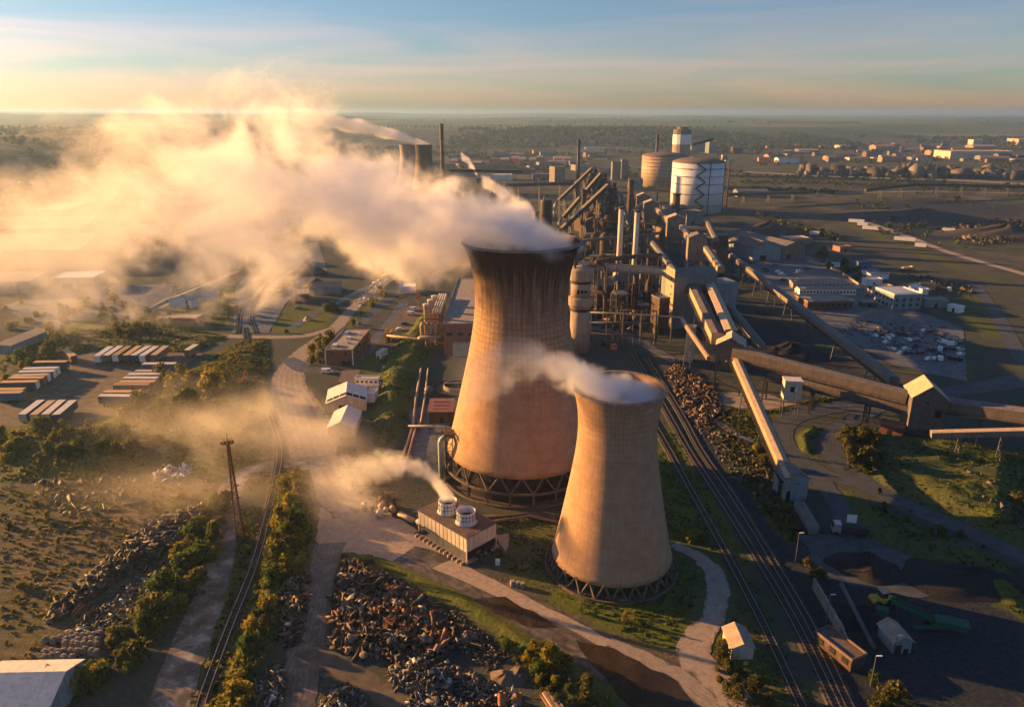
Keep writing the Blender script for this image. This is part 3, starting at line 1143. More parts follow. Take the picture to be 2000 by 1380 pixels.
smoke("steam", "thick white steam rolling off the tall cooling tower", "steam", 20, -185, [
    (0.00, 199, 67.6, 9, 2.6, 1.5), (.025, 199, 68.0, 14, 3.4, 1.5), (.06, 199, 70.2, 17, 5.6, 1.4), (.10, 198.5, 73, 18, 10, 1.3), (.15, 197.5, 73, 16, 12.5, 1.0), (.22, 196, 75, 17, 17, .85), (.30, 193, 80, 20, 24, .7),
    (.38, 190, 84, 23, 29, .55), (.46, 187, 83, 24, 30, .42), (.55, 185, 79, 25, 29, .22), (.66, 184, 74, 25, 27, .13), (.78, 183, 68, 25, 23, .09), (.9, 182, 63, 25, 19, .08), (1, 182, 60, 25, 17, .07)],
    .20, .066, 4.0, aniso=.2, step=.085, edge=.5, detail=8, stretch=(.8, 1, 1), seed=5.3, col=(.998, .998, .998))
# ------------------------------------------------------------------ buildings
brick = mat("brick_dark", (.15, .07, .05), .85, 0, .3, 2.5, bump=.2)
redpaint = mat("red_cladding", (.30, .13, .10), .7, 0, .2, 1, streak=.3)
corr_grey = mat("cladding_grey", (.17, .19, .20), .6, 0, .2, .4, streak=.55)
corr_blue = mat("cladding_blue_grey", (.20, .26, .29), .6, 0, .2, .4, streak=.4)
corr_cream = mat("cladding_cream", (.52, .45, .35), .6, 0, .15, .4, streak=.35)
corr_brown = mat("cladding_brown", (.20, .135, .10), .75, 0, .25, .5, streak=.4)
roof_white = mat("roof_white", (.62, .60, .57), .6, 0, .12, .5, streak=.3)
roof_tan = mat("roof_tan", (.48, .36, .24), .7, 0, .2, .5, streak=.3)
roof_felt = mat("roof_felt", (.33, .27, .22), .9, 0, .3, .35)
roof_grey = mat("roof_grey", (.17, .16, .155), .8, 0, .25, .4, streak=.4)
roof_brown = mat("roof_brown", (.17, .12, .10), .8, 0, .25, .4, streak=.4)
white_p = mat("white_paint", (.72, .72, .71), .45, 0, .08, 1, streak=.15)
dark_steel = mat("dark_steel", (.035, .035, .037), .6, .2, .35, .8)
grey_steel = mat("grey_steel", (.13, .13, .135), .55, .3, .25, .8, streak=.4)
rust_dark = mat("rusty_plant", (.10, .062, .045), .85, .1, .45, .6, streak=.5)
glass_m = mat("window_glass", (.03, .035, .04), .12, 0, .3, 2, spec=.6)
void_m = mat("dark_opening", (.012, .011, .011), .95, 0, .2, 1)
conc = mat("concrete_plain", (.30, .26, .225), .9, 0, .25, .5, streak=.35)
yellow_p = mat("yellow_paint", (.62, .36, .04), .5, 0, .15, 1, streak=.2)
blue_p = mat("blue_paint", (.05, .10, .22), .5, 0, .15, 1)
navy_p = mat("navy_curtain", (.035, .05, .10), .6, 0, .2, 1)
green_p = mat("green_paint", (.008, .085, .052), .5, 0, .2, 1)
orange_p = mat("orange_paint", (.55, .17, .03), .5, 0, .15, 1)
silver = mat("aluminium", (.5, .5, .51), .35, .6, .1, 1)
tyre = mat("tyre_rubber", (.02, .02, .02), .9, 0, .2, 3)
tan_gas = mat("gasholder_tan", (.40, .29, .19), .6, 0, .15, .1, streak=.4)
white_gas = mat("gasholder_white", (.62, .66, .68), .5, 0, .08, .05, streak=.22)

def bld(name, label, cat, pA, pB, depth, h, roof='flat', wall=None, roofm=None, rh=1.6, over=.35, wins=(), doors=(), group=None, zA=0.0, ridge='x', zb=-.3, loc=None, rz=None, L=None):
    """house or shed: A and B are the photographed feet of its front corners; depth runs away from the camera"""
    if loc is None:
        A, B = G(*pA, zA), G(*pB, zA)
        rz = math.atan2(B.y - A.y, B.x - A.x)
        L = (B - A).length
        loc = (A.x, A.y, zA)
    t = thing(name, label, cat, loc, rz, group)
    W = depth
    b = MB()
    if roof == 'flat':
        b.box0(0, L, 0, W, zb, h)
        part(t, "wall", b, wall)
        r = MB()
        r.box0(-.12, L + .12, -.12, W + .12, h, h + .22)
        r.box0(-.15, L + .15, -.15, .1, h + .22, h + .6)
        r.box0(-.15, L + .15, W - .1, W + .15, h + .22, h + .6)
        r.box0(-.15, .1, .1, W - .1, h + .22, h + .6)
        r.box0(L - .1, L + .15, .1, W - .1, h + .22, h + .6)
        part(t, "roof", r, roofm)
    elif roof == 'mono':
        b.add([(0, 0, zb), (L, 0, zb), (L, W, zb), (0, W, zb), (0, 0, h), (L, 0, h), (L, W, h + rh), (0, W, h + rh)], [(3, 2, 1, 0), (4, 5, 6, 7), (0, 1, 5, 4), (1, 2, 6, 5), (2, 3, 7, 6), (3, 0, 4, 7)])
        part(t, "wall", b, wall)
        o = over
        r = MB().add([(-o, -o, h + .02), (L + o, -o, h + .02), (L + o, W + o, h + rh + .02), (-o, W + o, h + rh + .02), (-o, -o, h + .2), (L + o, -o, h + .2), (L + o, W + o, h + rh + .2), (-o, W + o, h + rh + .2)], [(3, 2, 1, 0), (4, 5, 6, 7), (0, 1, 5, 4), (1, 2, 6, 5), (2, 3, 7, 6), (3, 0, 4, 7)])
        part(t, "roof", r, roofm)
    else:
        r = MB()
        o, th = over, .22
        if ridge == 'y':                     # gable end faces the camera
            b.extrude_y([(0, zb), (L, zb), (L, h), (L / 2, h + rh), (0, h)], 0, W)
            s = rh / (L / 2)
            r.extrude_y([(-o, h - o * s + .02), (L / 2, h + rh + .02), (L + o, h - o * s + .02), (L + o, h - o * s + th), (L / 2, h + rh + th), (-o, h - o * s + th)], -o, W + o)
        else:
            s = rh / (W / 2)
            n0 = len(b.v)
            b.extrude_y([(0, zb), (W, zb), (W, h), (W / 2, h + rh), (0, h)], 0, L)
            b.v = [(y, x, z) for x, y, z in b.v]
            b.f = [f[::-1] for f in b.f]
            r.extrude_y([(-o, h - o * s + .02), (W / 2, h + rh + .02), (W + o, h - o * s + .02), (W + o, h - o * s + th), (W / 2, h + rh + th), (-o, h - o * s + th)], -o, L + o)
            r.v = [(y, x, z) for x, y, z in r.v]
            r.f = [f[::-1] for f in r.f]
        part(t, "wall", b, wall)
        part(t, "roof", r, roofm)
    me = {}

    def face_box(side, c, z, w, hh, nm, m):
        q = MB()
        if side == 'front':
            q.box((0, 0, 0), (w, .14, hh))
            p = (c, -.05, z)
        elif side == 'left':
            q.box((0, 0, 0), (.14, w, hh))
            p = (-.05, c, z)
        else:
            q.box((0, 0, 0), (.14, w, hh))
            p = (L + .05, c, z)
        k = (nm, side, w, hh)
        if k not in me:
            me[k] = q.mesh(nm, m)
        obj(nm, me[k], t, p)
    for side, n, z, w, hh in wins:
        ln = L if side == 'front' else W
        for i in range(n):
            face_box(side, ln * (i + .5) / n, z, w, hh, "window", glass_m)
    for side, f, w, hh in doors:
        ln = L if side == 'front' else W
        face_box(side, ln * f, hh / 2 + .02, w, hh, "door", void_m)
    return t

# ---- west side
office = bld("brick_office", "two-storey brown brick office with flat roof and white corner trim", "office building", (637, 712), (690, 713), 31, 6.6, 'flat', brick, roof_felt,
             wins=[('front', 2, 5.0, 1.3, 1.2), ('right', 9, 5.0, 1.6, 1.5), ('right', 9, 2.0, 1.6, 1.5), ('left', 9, 5.0, 1.6, 1.5)], doors=[('front', .7, 3.0, 1.8), ('front', .88, 1.2, 2.2)])
oL = (G(690, 713) - G(637, 712)).length
for x in (0, oL):
    part(office, "corner_trim", MB().box((x, -.03, 3.3), (.35, .35, 6.6)), white_p)
for i, (x, y, a, b_) in enumerate([(3, 5, 2.2, 3), (8, 9, 1.2, 1.2), (6, 16, 2.4, 1.6), (3, 24, 1.6, 4), (9, 22, 1, 1)]):
    part(office, "roof_vent", MB().box((min(x, oL - 1.2), y, 7.3), (a, b_, 1.0)), silver if i % 2 else roof_white)
shedA = bld("storage_shed", "white gabled shed with dark open roof bay and a square doorway", "shed", (639, 806), (716, 801), 14, 3.6, 'gable', corr_cream, roof_white, 2.6, ridge='y', doors=[('front', .45, 4.2, 2.6)])
lA = (G(716, 801) - G(639, 806)).length
for s in (0, 1):
    x0, x1, z0, z1 = (0, lA / 2, 3.6, 6.2) if s == 0 else (lA / 2, lA, 6.2, 3.6)
    for k in range(3):
        f0, f1 = (k + .06) / 3, (k + .94) / 3
        a, b_ = x0 + (x1 - x0) * f0, x0 + (x1 - x0) * f1
        za, zb_ = z0 + (z1 - z0) * f0 + .3, z0 + (z1 - z0) * f1 + .3
        part(shedA, "roof_opening", MB().add([(a, .7, za), (b_, .7, zb_), (b_, 3.0, zb_), (a, 3.0, za), (a, .7, za - .1), (b_, .7, zb_ - .1), (b_, 3.0, zb_ - .1), (a, 3.0, za - .1)],
                                             [(0, 1, 2, 3), (7, 6, 5, 4), (0, 4, 5, 1), (1, 5, 6, 2), (2, 6, 7, 3), (3, 7, 4, 0)]), void_m)
bld("storage_shed", "pale closed gabled shed standing in the dust just in front of the open-roofed one", "shed", (641, 854), (694, 853), 14, 3.4, 'gable', corr_cream, roof_white, 2.2, ridge='y')
bld("storage_shed", "low flat shed with dull red roof behind the white gabled sheds", "shed", (663, 758), (696, 757), 12, 2.4, 'mono', redpaint, roof_brown, .5)
for k, (z, lb) in enumerate(((0, "lower grey site cabin of the stacked pair behind the sheds"), (2.75, "upper white site cabin with windows, stacked above another cabin"))):
    a = G(695, 765)
    cb = bld("site_cabin", lb, "site cabin", None, None, 3.0, 2.5, 'flat', white_p if k else corr_blue, roof_white, loc=(a.x, a.y, z), rz=-.06, L=9.0, zb=0.0, wins=[('front', 5, 1.5, 1.0, .9)], doors=[('right', .5, 1, 2)])
a = G(716, 786)
bld("site_cabin", "white box cabin tucked against the open-roofed shed", "site cabin", None, None, 6, 3.0, 'flat', white_p, roof_white, loc=(a.x, a.y, 0), rz=-.06, L=3.0, zb=0)
cvn = bld("caravan", "small grey-white caravan parked on the grass beside the brick office", "caravan", (735, 700), (744, 701), 6.5, 2.4, 'flat', white_p, roof_white, doors=[('front', .4, 1.0, 1.2)])
bld("shipping_container", "mustard yellow container standing upright beside the office lane", "container", (752, 668), (763, 668), 6, 4.2, 'flat', yellow_p, yellow_p, doors=[('front', .75, 1.0, 3.0)])
bld("flat_roofed_hut", "low brown brick block with flat tan roof beside a conifer", "building", (314, 636), (384, 637), 9, 3.8, 'flat', brick, roof_tan, doors=[('right', .5, 1.6, 2.2)])
bld("workshop_shed", "long white-walled shed with pink-brown roof among trees", "shed", (331, 600), (376, 602), 27, 4.5, 'gable', white_p, roof_tan, 2.4, ridge='y')
bld("long_shed", "grey flat-roofed shed with blue end wall beside the trailer yard bushes", "shed", (-8, 690), (24, 692), 24, 4.0, 'mono', corr_blue, roof_grey, .6)
bld("brick_office", "small red brick block with white and pink flat roof by the smoke", "office building", (575, 592), (605, 590), 16, 4.5, 'flat', brick, roof_felt, wins=[('front', 3, 2.6, 1.4, 1.4)])
bld("workshop_shed", "grey shed with dark roof behind the round lawn", "shed", (614, 576), (666, 574), 12, 4.5, 'gable', corr_blue, roof_grey, 1.8)
bld("rolling_mill", "broad low mill hall with long dark roof lights in the smoke", "mill building", (-40, 528), (160, 524), 70, 13, 'gable', corr_brown, roof_felt, 6)
bld("rolling_mill", "long pale mill hall behind the first one with stepped roof", "mill building", (-60, 500), (165, 497), 60, 20, 'gable', corr_brown, roof_tan, 5)
bld("warehouse", "distant dark building with lit pilasters behind the mill halls", "warehouse", (73, 446), (138, 444), 60, 16, 'flat', corr_brown, roof_felt, wins=[('front', 9, 8, 3, 9)])
bld("warehouse", "low white warehouse with blue door front half buried in smoke", "warehouse", (104, 566), (186, 564), 18, 7, 'flat', corr_blue, white_p, doors=[('front', .35, 6, 3.5), ('front', .75, 8, 3.5)])
bld("warehouse", "blue-grey shed at the edge of the smoke beyond the yard", "warehouse", (-30, 575), (62, 572), 24, 7, 'mono', corr_blue, roof_grey, 1.0)
bld("warehouse", "dark sloping-roofed shed half lost in smoke beside the ore yard", "warehouse", (485, 520), (545, 516), 22, 7, 'gable', corr_brown, roof_grey, 3)
bld("garage", "small white block standing by the car park road", "garage", (782, 573), (812, 572), 10, 3.6, 'flat', white_p, white_p)

# ---- east side car park estate
bld("workshop_shed", "blue-grey gabled shed beside the conveyor, red-brown roof", "shed", (1470, 510), (1524, 508), 62, 9, 'gable', corr_blue, roof_brown, 4, ridge='y', doors=[('front', .35, 5, 4)])
bld("workshop_shed", "dark brown gabled shed next to the blue-grey one", "shed", (1526, 507), (1571, 503), 60, 9, 'gable', corr_brown, roof_grey, 3.2, ridge='y', doors=[('front', .3, 4, 3)])
bld("office_block", "long white single-storey office with a row of dark windows", "office building", (1561, 576), (1671, 577), 9, 3.4, 'flat', white_p, roof_felt, wins=[('front', 17, 1.9, 1.1, 1.2)], doors=[('left', .5, 1.2, 2.2)])
bld("office_block", "second long pale office partly hidden behind the white windowed one", "office building", (1548, 563), (1655, 563), 8, 3.6, 'flat', corr_cream, roof_felt, wins=[('front', 14, 2.1, 1.0, 1.1)])
bld("canteen_block", "brown brick flat-roofed block with dark glazed front", "building", (1577, 606), (1665, 603), 15, 4.5, 'flat', brick, roof_felt, wins=[('front', 8, 2.6, 1.6, 1.4)])
wb = bld("stepped_office", "white three-storey block with slatted roof at the edge of the car park", "office building", (1742, 605), (1797, 603), 17, 8.2, 'flat', corr_blue, white_p, wins=[('left', 5, 2.0, 1.6, 1.5), ('left', 5, 5.4, 1.6, 1.5), ('front', 4, 5.4, 1.6, 1.5), ('front', 4, 2.4, 1.6, 1.5)])
for k in range(7):
    part(wb, "roof_slat", MB().box((6.5, 1.5 + k * 2.3, 9.0), (13, .7, .35)), white_p)
for i, (a, b_, d, h, w_, r_, lb) in enumerate([
    ((1675, 527), (1703, 526), 7, 5, blue_p, blue_p, "dark blue container office with white door beside the dirt yard"),
    ((1692, 538), (1716, 537), 6, 3, white_p, blue_p, "white container with blue roof beside the dark blue one"),
    ((1700, 546), (1735, 545), 5, 3.4, white_p, corr_blue, "long white box trailer standing beyond the palisade fence"),
    ((1691, 559), (1722, 558), 5, 4, white_p, roof_white, "pale double cabin standing by the palisade fence"),
    ((1712, 574), (1742, 572), 5, 4, corr_cream, roof_tan, "cream cabin crowded against the pale double cabin"),
    ((1718, 590), (1745, 592), 5, 3, white_p, roof_white, "low white cabin in front of the cream cabin"),
    ((1774, 566), (1800, 576), 4, 3, white_p, white_p, "white container end-on behind the stepped office"),
    ((1805, 600), (1850, 601), 7, 4, corr_blue, roof_felt, "grey-green steel container shed beside the stepped office"),
    ((1849, 607), (1873, 612), 5, 3, white_p, white_p, "last white container at the grass edge of the car park"),
    ((1684, 600), (1712, 600), 5, 2.6, green_p, corr_blue, "dark green skip container near the brown brick block"),
    ((1612, 520), (1640, 522), 10, 3.5, white_p, roof_brown, "small white gabled hut in the bushes behind the car park"),
    ((1640, 492), (1662, 491), 9, 3.5, redpaint, roof_brown, "little red shed beyond the car park bushes"),
    ((1545, 478), (1585, 476), 16, 4, corr_grey, roof_tan, "flat tan roof in the scrub above the brown shed"),
]):
    bld("shipping_container" if i in (1, 6, 7, 8, 9) else "site_cabin", lb, "container" if i in (1, 6, 7, 8, 9) else "cabin", a, b_, d, h, 'flat', w_, r_, doors=[('front', .5, 1.2, min(2.2, h - .5))])

# ---- middle: plant house, clarifier, pump house
ph = bld("turbine_house", "red plant house with long white roof behind the tall tower", "plant building", (868, 692), (955, 692), 92, 14, 'flat', redpaint, roof_felt,
         wins=[('front', 4, 9.5, 2.6, 1.2)], doors=[('front', .62, 5, 3)])
part(ph, "annex", MB().box0(4, 16, -2.6, -.05, -.2, 6.0), corr_cream)
pu = bld("pump_house", "pump house with pink corrugated mono-pitch roof beside the big tower", "pump house", (838, 826), (884, 826), 8, 4.2, 'mono', rust_dark, redpaint, 1.6, doors=[('front', .55, 1.2, 1.8)])
for k in range(3):
    part(pu, "roof_light", MB().box((4, 1.6 + k * 2.2, 4.78 + k * .44), (5.5, .5, .12), rx=.2), roof_brown)
cl = thing("clarifier_tank", "round open settling tank with pale water beside the pump house", "tank", G(893, 757))
part(cl, "tank_wall", MB().lathe([(5.4, -.2), (5.4, 1.6), (5.0, 1.6), (5.0, -.2)], 40, close=True), conc)
part(cl, "water", MB().lathe([(4.98, 1.45), (0, 1.45)], 40), mat("tank_water", (.6, .66, .7), .5, 0, .1, .3))
part(cl, "outer_ring", MB().lathe([(9.2, -.2), (9.2, .4), (8.8, .4), (8.8, -.2)], 48, close=True), void_m)
part(cl, "bridge", MB().beam((-5.3, 0, 1.9), (5.3, .8, 1.9), .8, .25), corr_grey)
a = G(838, 770)
single("round_vessel", "small round grey vessel standing beside the pipes near the settling tank", "vessel", MB().lathe([(1.7, -.2), (1.7, 2.4), (1.2, 3.0), (0, 3.2)], 16), grey_steel, True, a)

# ---- south huts
hut = bld("trackside_hut", "small tan gabled hut with one sunlit roof slope between the pale track and the rails", "hut", (1427, 1287), (1470, 1287), 6.0, 2.7, 'gable', corr_cream, roof_felt, 1.1, ridge='y')
bld("coal_yard_shed", "small shed with pale blue front half in the coal yard shadow", "shed", (1742, 1276), (1778, 1274), 5.5, 2.8, 'gable', corr_blue, roof_felt, 1.2, ridge='y', doors=[('front', .3, 1.2, 2), ('front', .72, 1, 1)])
bld("trackside_cabin", "dark brown cabin with window row at the end of the coal yard wall", "cabin", (1660, 1312), (1688, 1300), 9, 2.6, 'flat', rust_dark, roof_brown, wins=[('left', 3, 1.7, 1.4, 1.2)])
ws = bld("workshop_shed", "white corrugated roof shed at the scrap yard's bottom edge", "shed", (-60, 1420), (106, 1416), 11, 4.5, 'gable', corr_blue, roof_white, 2.2, ridge='x')

# ------------------------------------------------------------------ tanks, silo, chimneys
def gasholder(name, label, c, r, h, m, bands, stair):
    t = thing(name, label, "gasholder", (c[0], c[1], 0))
    part(t, "tank_wall", MB().lathe([(r, -.5), (r, h)], 72), m, True).data.polygons
    part(t, "dome_roof", MB().lathe([(r + .4, h - .4), (r + .4, h + .3), (r * .8, h + 2.6), (r * .45, h + 4.2), (0, h + 4.8)], 64), roof_brown, True)
    for z in bands:
        part(t, "walkway_band", MB().lathe([(r + .05, z - .25), (r + .9, z - .25), (r + .9, z + .25), (r + .05, z + .25)], 64, close=True), grey_steel)
    if stair:
        s = MB()
        a0 = -math.pi / 2 - .12
        zs = np.linspace(1, h, 9)
        for k in range(8):
            aa, ab = a0 + (.17 if k % 2 else -.17), a0 + (-.17 if k % 2 else .17)
            s.beam(((r + 1.2) * math.cos(aa), (r + 1.2) * math.sin(aa), zs[k]), ((r + 1.2) * math.cos(ab), (r + 1.2) * math.sin(ab), zs[k + 1]), 1.1, 1.3)
        part(t, "stair", s, dark_steel)
        for a in (-.3, -1.35):
            part(t, "ladder", MB().beam(((r + .4) * math.cos(a), (r + .4) * math.sin(a), 0), ((r + .4) * math.cos(a), (r + .4) * math.sin(a), h), .7), dark_steel)
        part(t, "roof_walkway", MB().beam((-r * .3, 0, h + 5.2), (r * .95, -2, h + 4), 1.2, .8), roof_tan)
        part(t, "roof_hut", MB().box((r * .95, -2, h + 4.5), (5, 5, 5)), roof_tan)
    return t

C1 = D(1357, 418, 809)
gasholder("gasholder", "big white cylindrical gasholder with zigzag stair", (C1.x, C1.y), 27.5, 52, white_gas, [8, 20, 30, 38, 46], True)
C2 = D(1293, 367, 1090)
gasholder("gasholder", "tan banded gasholder standing behind the white one", (C2.x, C2.y), 31, 43, tan_gas, list(range(4, 42, 5)), False)
c = D(1330, 300, 1300)
sl = thing("silo_tower", "tall concrete silo tower with white band behind the gasholders", "silo", (c.x, c.y, 0))
part(sl, "shaft", MB().lathe([(15.5, -1), (15.5, 50)], 16), conc)
part(sl, "white_band", MB().lathe([(15.8, 50), (15.8, 66)], 16), white_p)
part(sl, "top_house", MB().lathe([(15.6, 66), (15.6, 74), (9, 75), (9, 78), (0, 79)], 16), roof_brown)

def chimney(label, px, ytop, Y, w, m, band=None, loc=None, h=None):
    c = Vector(loc) if loc else D(px, ytop, Y)
    h = h or c.z
    t = thing("chimney", label, "chimney", (c.x, c.y, 0))
    part(t, "flue", MB().lathe([(w / 2 * 1.25, -1), (w / 2, h * .6), (w / 2 * .95, h)], 20), m, True)
    part(t, "cap", MB().lathe([(w / 2 * 1.12, h - 1.2), (w / 2 * 1.12, h + .15), (w / 2 * .8, h + .15), (w / 2 * .8, h - 1.2)], 20, close=True), dark_steel)
    if band:
        part(t, "band", MB().lathe([(w / 2 * 1.04, h * .8), (w / 2 * 1.03, h * .985)], 20), band)
    return t

chimney("tall brown chimney next to the distant cooling towers", 862, 242, 900, 4.6, mat("chimney_brown", (.16, .10, .07), .85, 0, .2, .2), dark_steel)
chimney("slim dark chimney beyond the blast furnace bridges", 1131, 272, 900, 3.9, dark_steel)
chimney("short dark chimney rising behind the tan gasholder", 1285, 263, 1250, 5, dark_steel)
cream = mat("chimney_cream", (.58, .50, .40), .7, 0, .1, .3, streak=.25)
chimney("cream-white chimney on the furnace side of a matching pair", 1214, 404, 432, 3.2, cream)
chimney("cream-yellow chimney on the gasholder side of a matching pair", 1245, 410, 417, 3.0, cream)
chimney("dark rusty vent stack standing beside the furnace bridge", 1140, 370, 560, 3.2, rust_dark)
chimney("short brown stack among the transfer houses near the tan gasholder", 1233, 352, 640, 5.0, rust_dark)
chimney("dark vent stack in front of the white gasholder", 1322, 378, 640, 6.5, rust_dark)
chimney("slim white vent pipe just outside the white gasholder", 1418, 303, 830, 1.8, white_p)
chimney("dark brown vent pipe beside the slim white one", 1426, 315, 840, 1.6, rust_dark)
for i, (px, yt, Y, lb) in enumerate(((1067, 390, 520, "black drum-headed stack with looped pipe behind the tall tower"), (965, 358, 620, "black drum-headed stack poking out of the steam"))):
    c = D(px, yt, Y)
    t = thing("drum_stack", lb, "stack", (c.x, c.y, 0))
    part(t, "shaft", MB().lathe([(4.4, 0), (4.4, c.z - 10)], 20), rust_dark, True)
    part(t, "drum", MB().lathe([(4.2, c.z - 10), (4.2, c.z - 1.2), (3.8, c.z), (0, c.z)], 20), dark_steel)
    part(t, "collar", MB().lathe([(4.9, c.z - 11), (4.9, c.z - 9.6)], 20), dark_steel)
    part(t, "loop_pipe", MB().tube([(1.4 * math.cos(a) - .3, 0, c.z + 2.6 * math.sin(a)) for a in np.linspace(0, math.pi, 9)], .45, 8), grey_steel)

# concrete stack with two round collars
c = D(1131, 685, 315)
t = thing("water_tower", "round concrete stack with two wide collars beside the tall tower", "water tower", (c.x, c.y, 0))
wt_m = mat("stack_concrete", (.34, .26, .20), .9, 0, .2, .3, streak=.45)
part(t, "shaft", MB().lathe([(4.7, -.5), (4.3, 21)], 36), wt_m, True)
part(t, "lower_collar", MB().lathe([(4.4, 20.2), (5.5, 22.0), (5.6, 22.2), (5.6, 25.2), (4.9, 25.6), (4.6, 25.6)], 36), wt_m)
part(t, "neck", MB().lathe([(4.55, 25.5), (4.5, 33.2)], 36), wt_m, True)
part(t, "upper_collar", MB().lathe([(4.5, 32.6), (5.5, 33.2), (5.6, 34), (5.6, 37.6), (5.1, 38.2), (0, 39.6)], 36), wt_m)
for z, r in ((20.4, 4.45), (32.9, 4.75)):
    part(t, "dark_ring", MB().lathe([(r + .1, z - 1.2), (r + .1, z)], 36), dark_steel)  # dark ring just below each collar
for k in range(3):
    a = -1.9 + k * .35
    part(t, "opening", MB().box((4.6 * math.cos(a), 4.6 * math.sin(a), 28.5), (.5, .9, 1.6 - .3 * k), rz=a), void_m)
part(t, "vent", MB().lathe([(.5, 38.4), (.5, 41)], 10, (-3, -2, 0)), dark_steel)

# ------------------------------------------------------------------ conveyors and transfer houses
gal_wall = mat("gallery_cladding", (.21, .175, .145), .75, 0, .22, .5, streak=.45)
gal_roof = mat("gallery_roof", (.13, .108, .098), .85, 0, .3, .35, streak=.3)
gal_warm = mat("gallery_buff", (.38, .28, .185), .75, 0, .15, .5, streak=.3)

def frame_of(a, b):
    t = (b - a).normalized()
    s = t.cross(Vector((0, 0, 1))).normalized()
    return t, s, s.cross(t)

def gallery(label, a, b, w, h, wall, roof, legs=(), name="conveyor_gallery", leg_w=.35, wn=0, ground=0.0, spread=1.0):
    a, b = Vector(a), Vector(b)
    t, s, u = frame_of(a, b)
    root = thing(name, label, "conveyor", (a.x, a.y, 0))
    rp = w * .10

    def prof(pts, p):
        return [p + s * x + u * z for x, z in pts]

    def loft(pts):
        m = MB()
        n = len(pts)
        m.v = [tuple(q) for q in prof(pts, a) + prof(pts, b)]
        m.f = [tuple(range(n))[::-1], tuple(range(n, 2 * n))] + [(i, (i + 1) % n, n + (i + 1) % n, n + i) for i in range(n)]
        return m
    partw(root, "enclosure", loft([(-w / 2, -h / 2), (w / 2, -h / 2), (w / 2, h / 2), (0, h / 2 + rp), (-w / 2, h / 2)]), wall)
    o = .12
    partw(root, "roof", loft([(-w / 2 - o, h / 2 - .04), (0, h / 2 + rp + .03), (w / 2 + o, h / 2 - .04), (w / 2 + o, h / 2 + .1), (0, h / 2 + rp + .17), (-w / 2 - o, h / 2 + .1)]), roof)
    ln = (b - a).length
    for k in range(int(ln / 7)):
        q = a + t * (k + .5) * 7
        r = MB()
        r.v = [tuple(x) for x in prof([(-w / 2 - .09, -h / 2 - .05), (-w / 2 - .09, h / 2 - .1), (-w / 2 - .02, h / 2 - .1), (-w / 2 - .02, -h / 2 - .05)], q - t * .12) + prof([(-w / 2 - .09, -h / 2 - .05), (-w / 2 - .09, h / 2 - .1), (-w / 2 - .02, h / 2 - .1), (-w / 2 - .02, -h / 2 - .05)], q + t * .12)]
        r.f = [(3, 2, 1, 0), (4, 5, 6, 7), (0, 1, 5, 4), (1, 2, 6, 5), (2, 3, 7, 6), (3, 0, 4, 7)]
        partw(root, "wall_post", r, roof)
    hr = MB()
    for sg in (-1, 1):
        o2 = s * sg * (w / 2 + .75)
        hr.beam(a + o2 - u * h * .3, b + o2 - u * h * .3, 1.1, .08)
        hr.beam(a + o2 * 1.14 - u * (h * .3 - 1.1), b + o2 * 1.14 - u * (h * .3 - 1.1), .07)
        for k in range(int(ln / 3)):
            q = a + t * (k + .5) * 3 + o2 * 1.14
            hr.beam(q - u * h * .3, q - u * (h * .3 - 1.1), .06)
    if w > 2.4:
        partw(root, "walkway", hr, dark_steel)
    wn = wn or (int(ln / 11) if w > 3 else 0)
    for k in range(wn):
        q = a + t * ln * (k + .7) / (wn + .4) + s * (-w / 2 - .05) + u * h * .12
        partw(root, "window", MB().beam(q - t * .7, q + t * .7, .14, .8), glass_m)
    for f in legs:
        q = a + (b - a) * f
        m = MB()
        zt = q.z - h / 2 * u.z
        for sg in (-1, 1):
            top = q + s * sg * w * .42
            m.beam((top.x, top.y, zt), (top.x + s.x * sg * spread, top.y + s.y * sg * spread, ground - .3), leg_w)
        for zf in (.25, .55, .82):
            z = ground + (zt - ground) * zf
            k = w * .42 + spread * (1 - zf)
            k2 = w * .42 + spread * (1 - min(1, zf + .25))
            m.beam(q.xy.to_3d() + s * -k + Vector((0, 0, z)), q.xy.to_3d() + s * k + Vector((0, 0, z)), leg_w * .6)
            m.beam(q.xy.to_3d() + s * -k + Vector((0, 0, z)), q.xy.to_3d() + s * k2 + Vector((0, 0, min(zt, z + (zt - ground) * .27))), leg_w * .5)
        partw(root, "trestle", m, dark_steel if wall is dark_steel or wall is gal_roof else grey_steel)
    return root

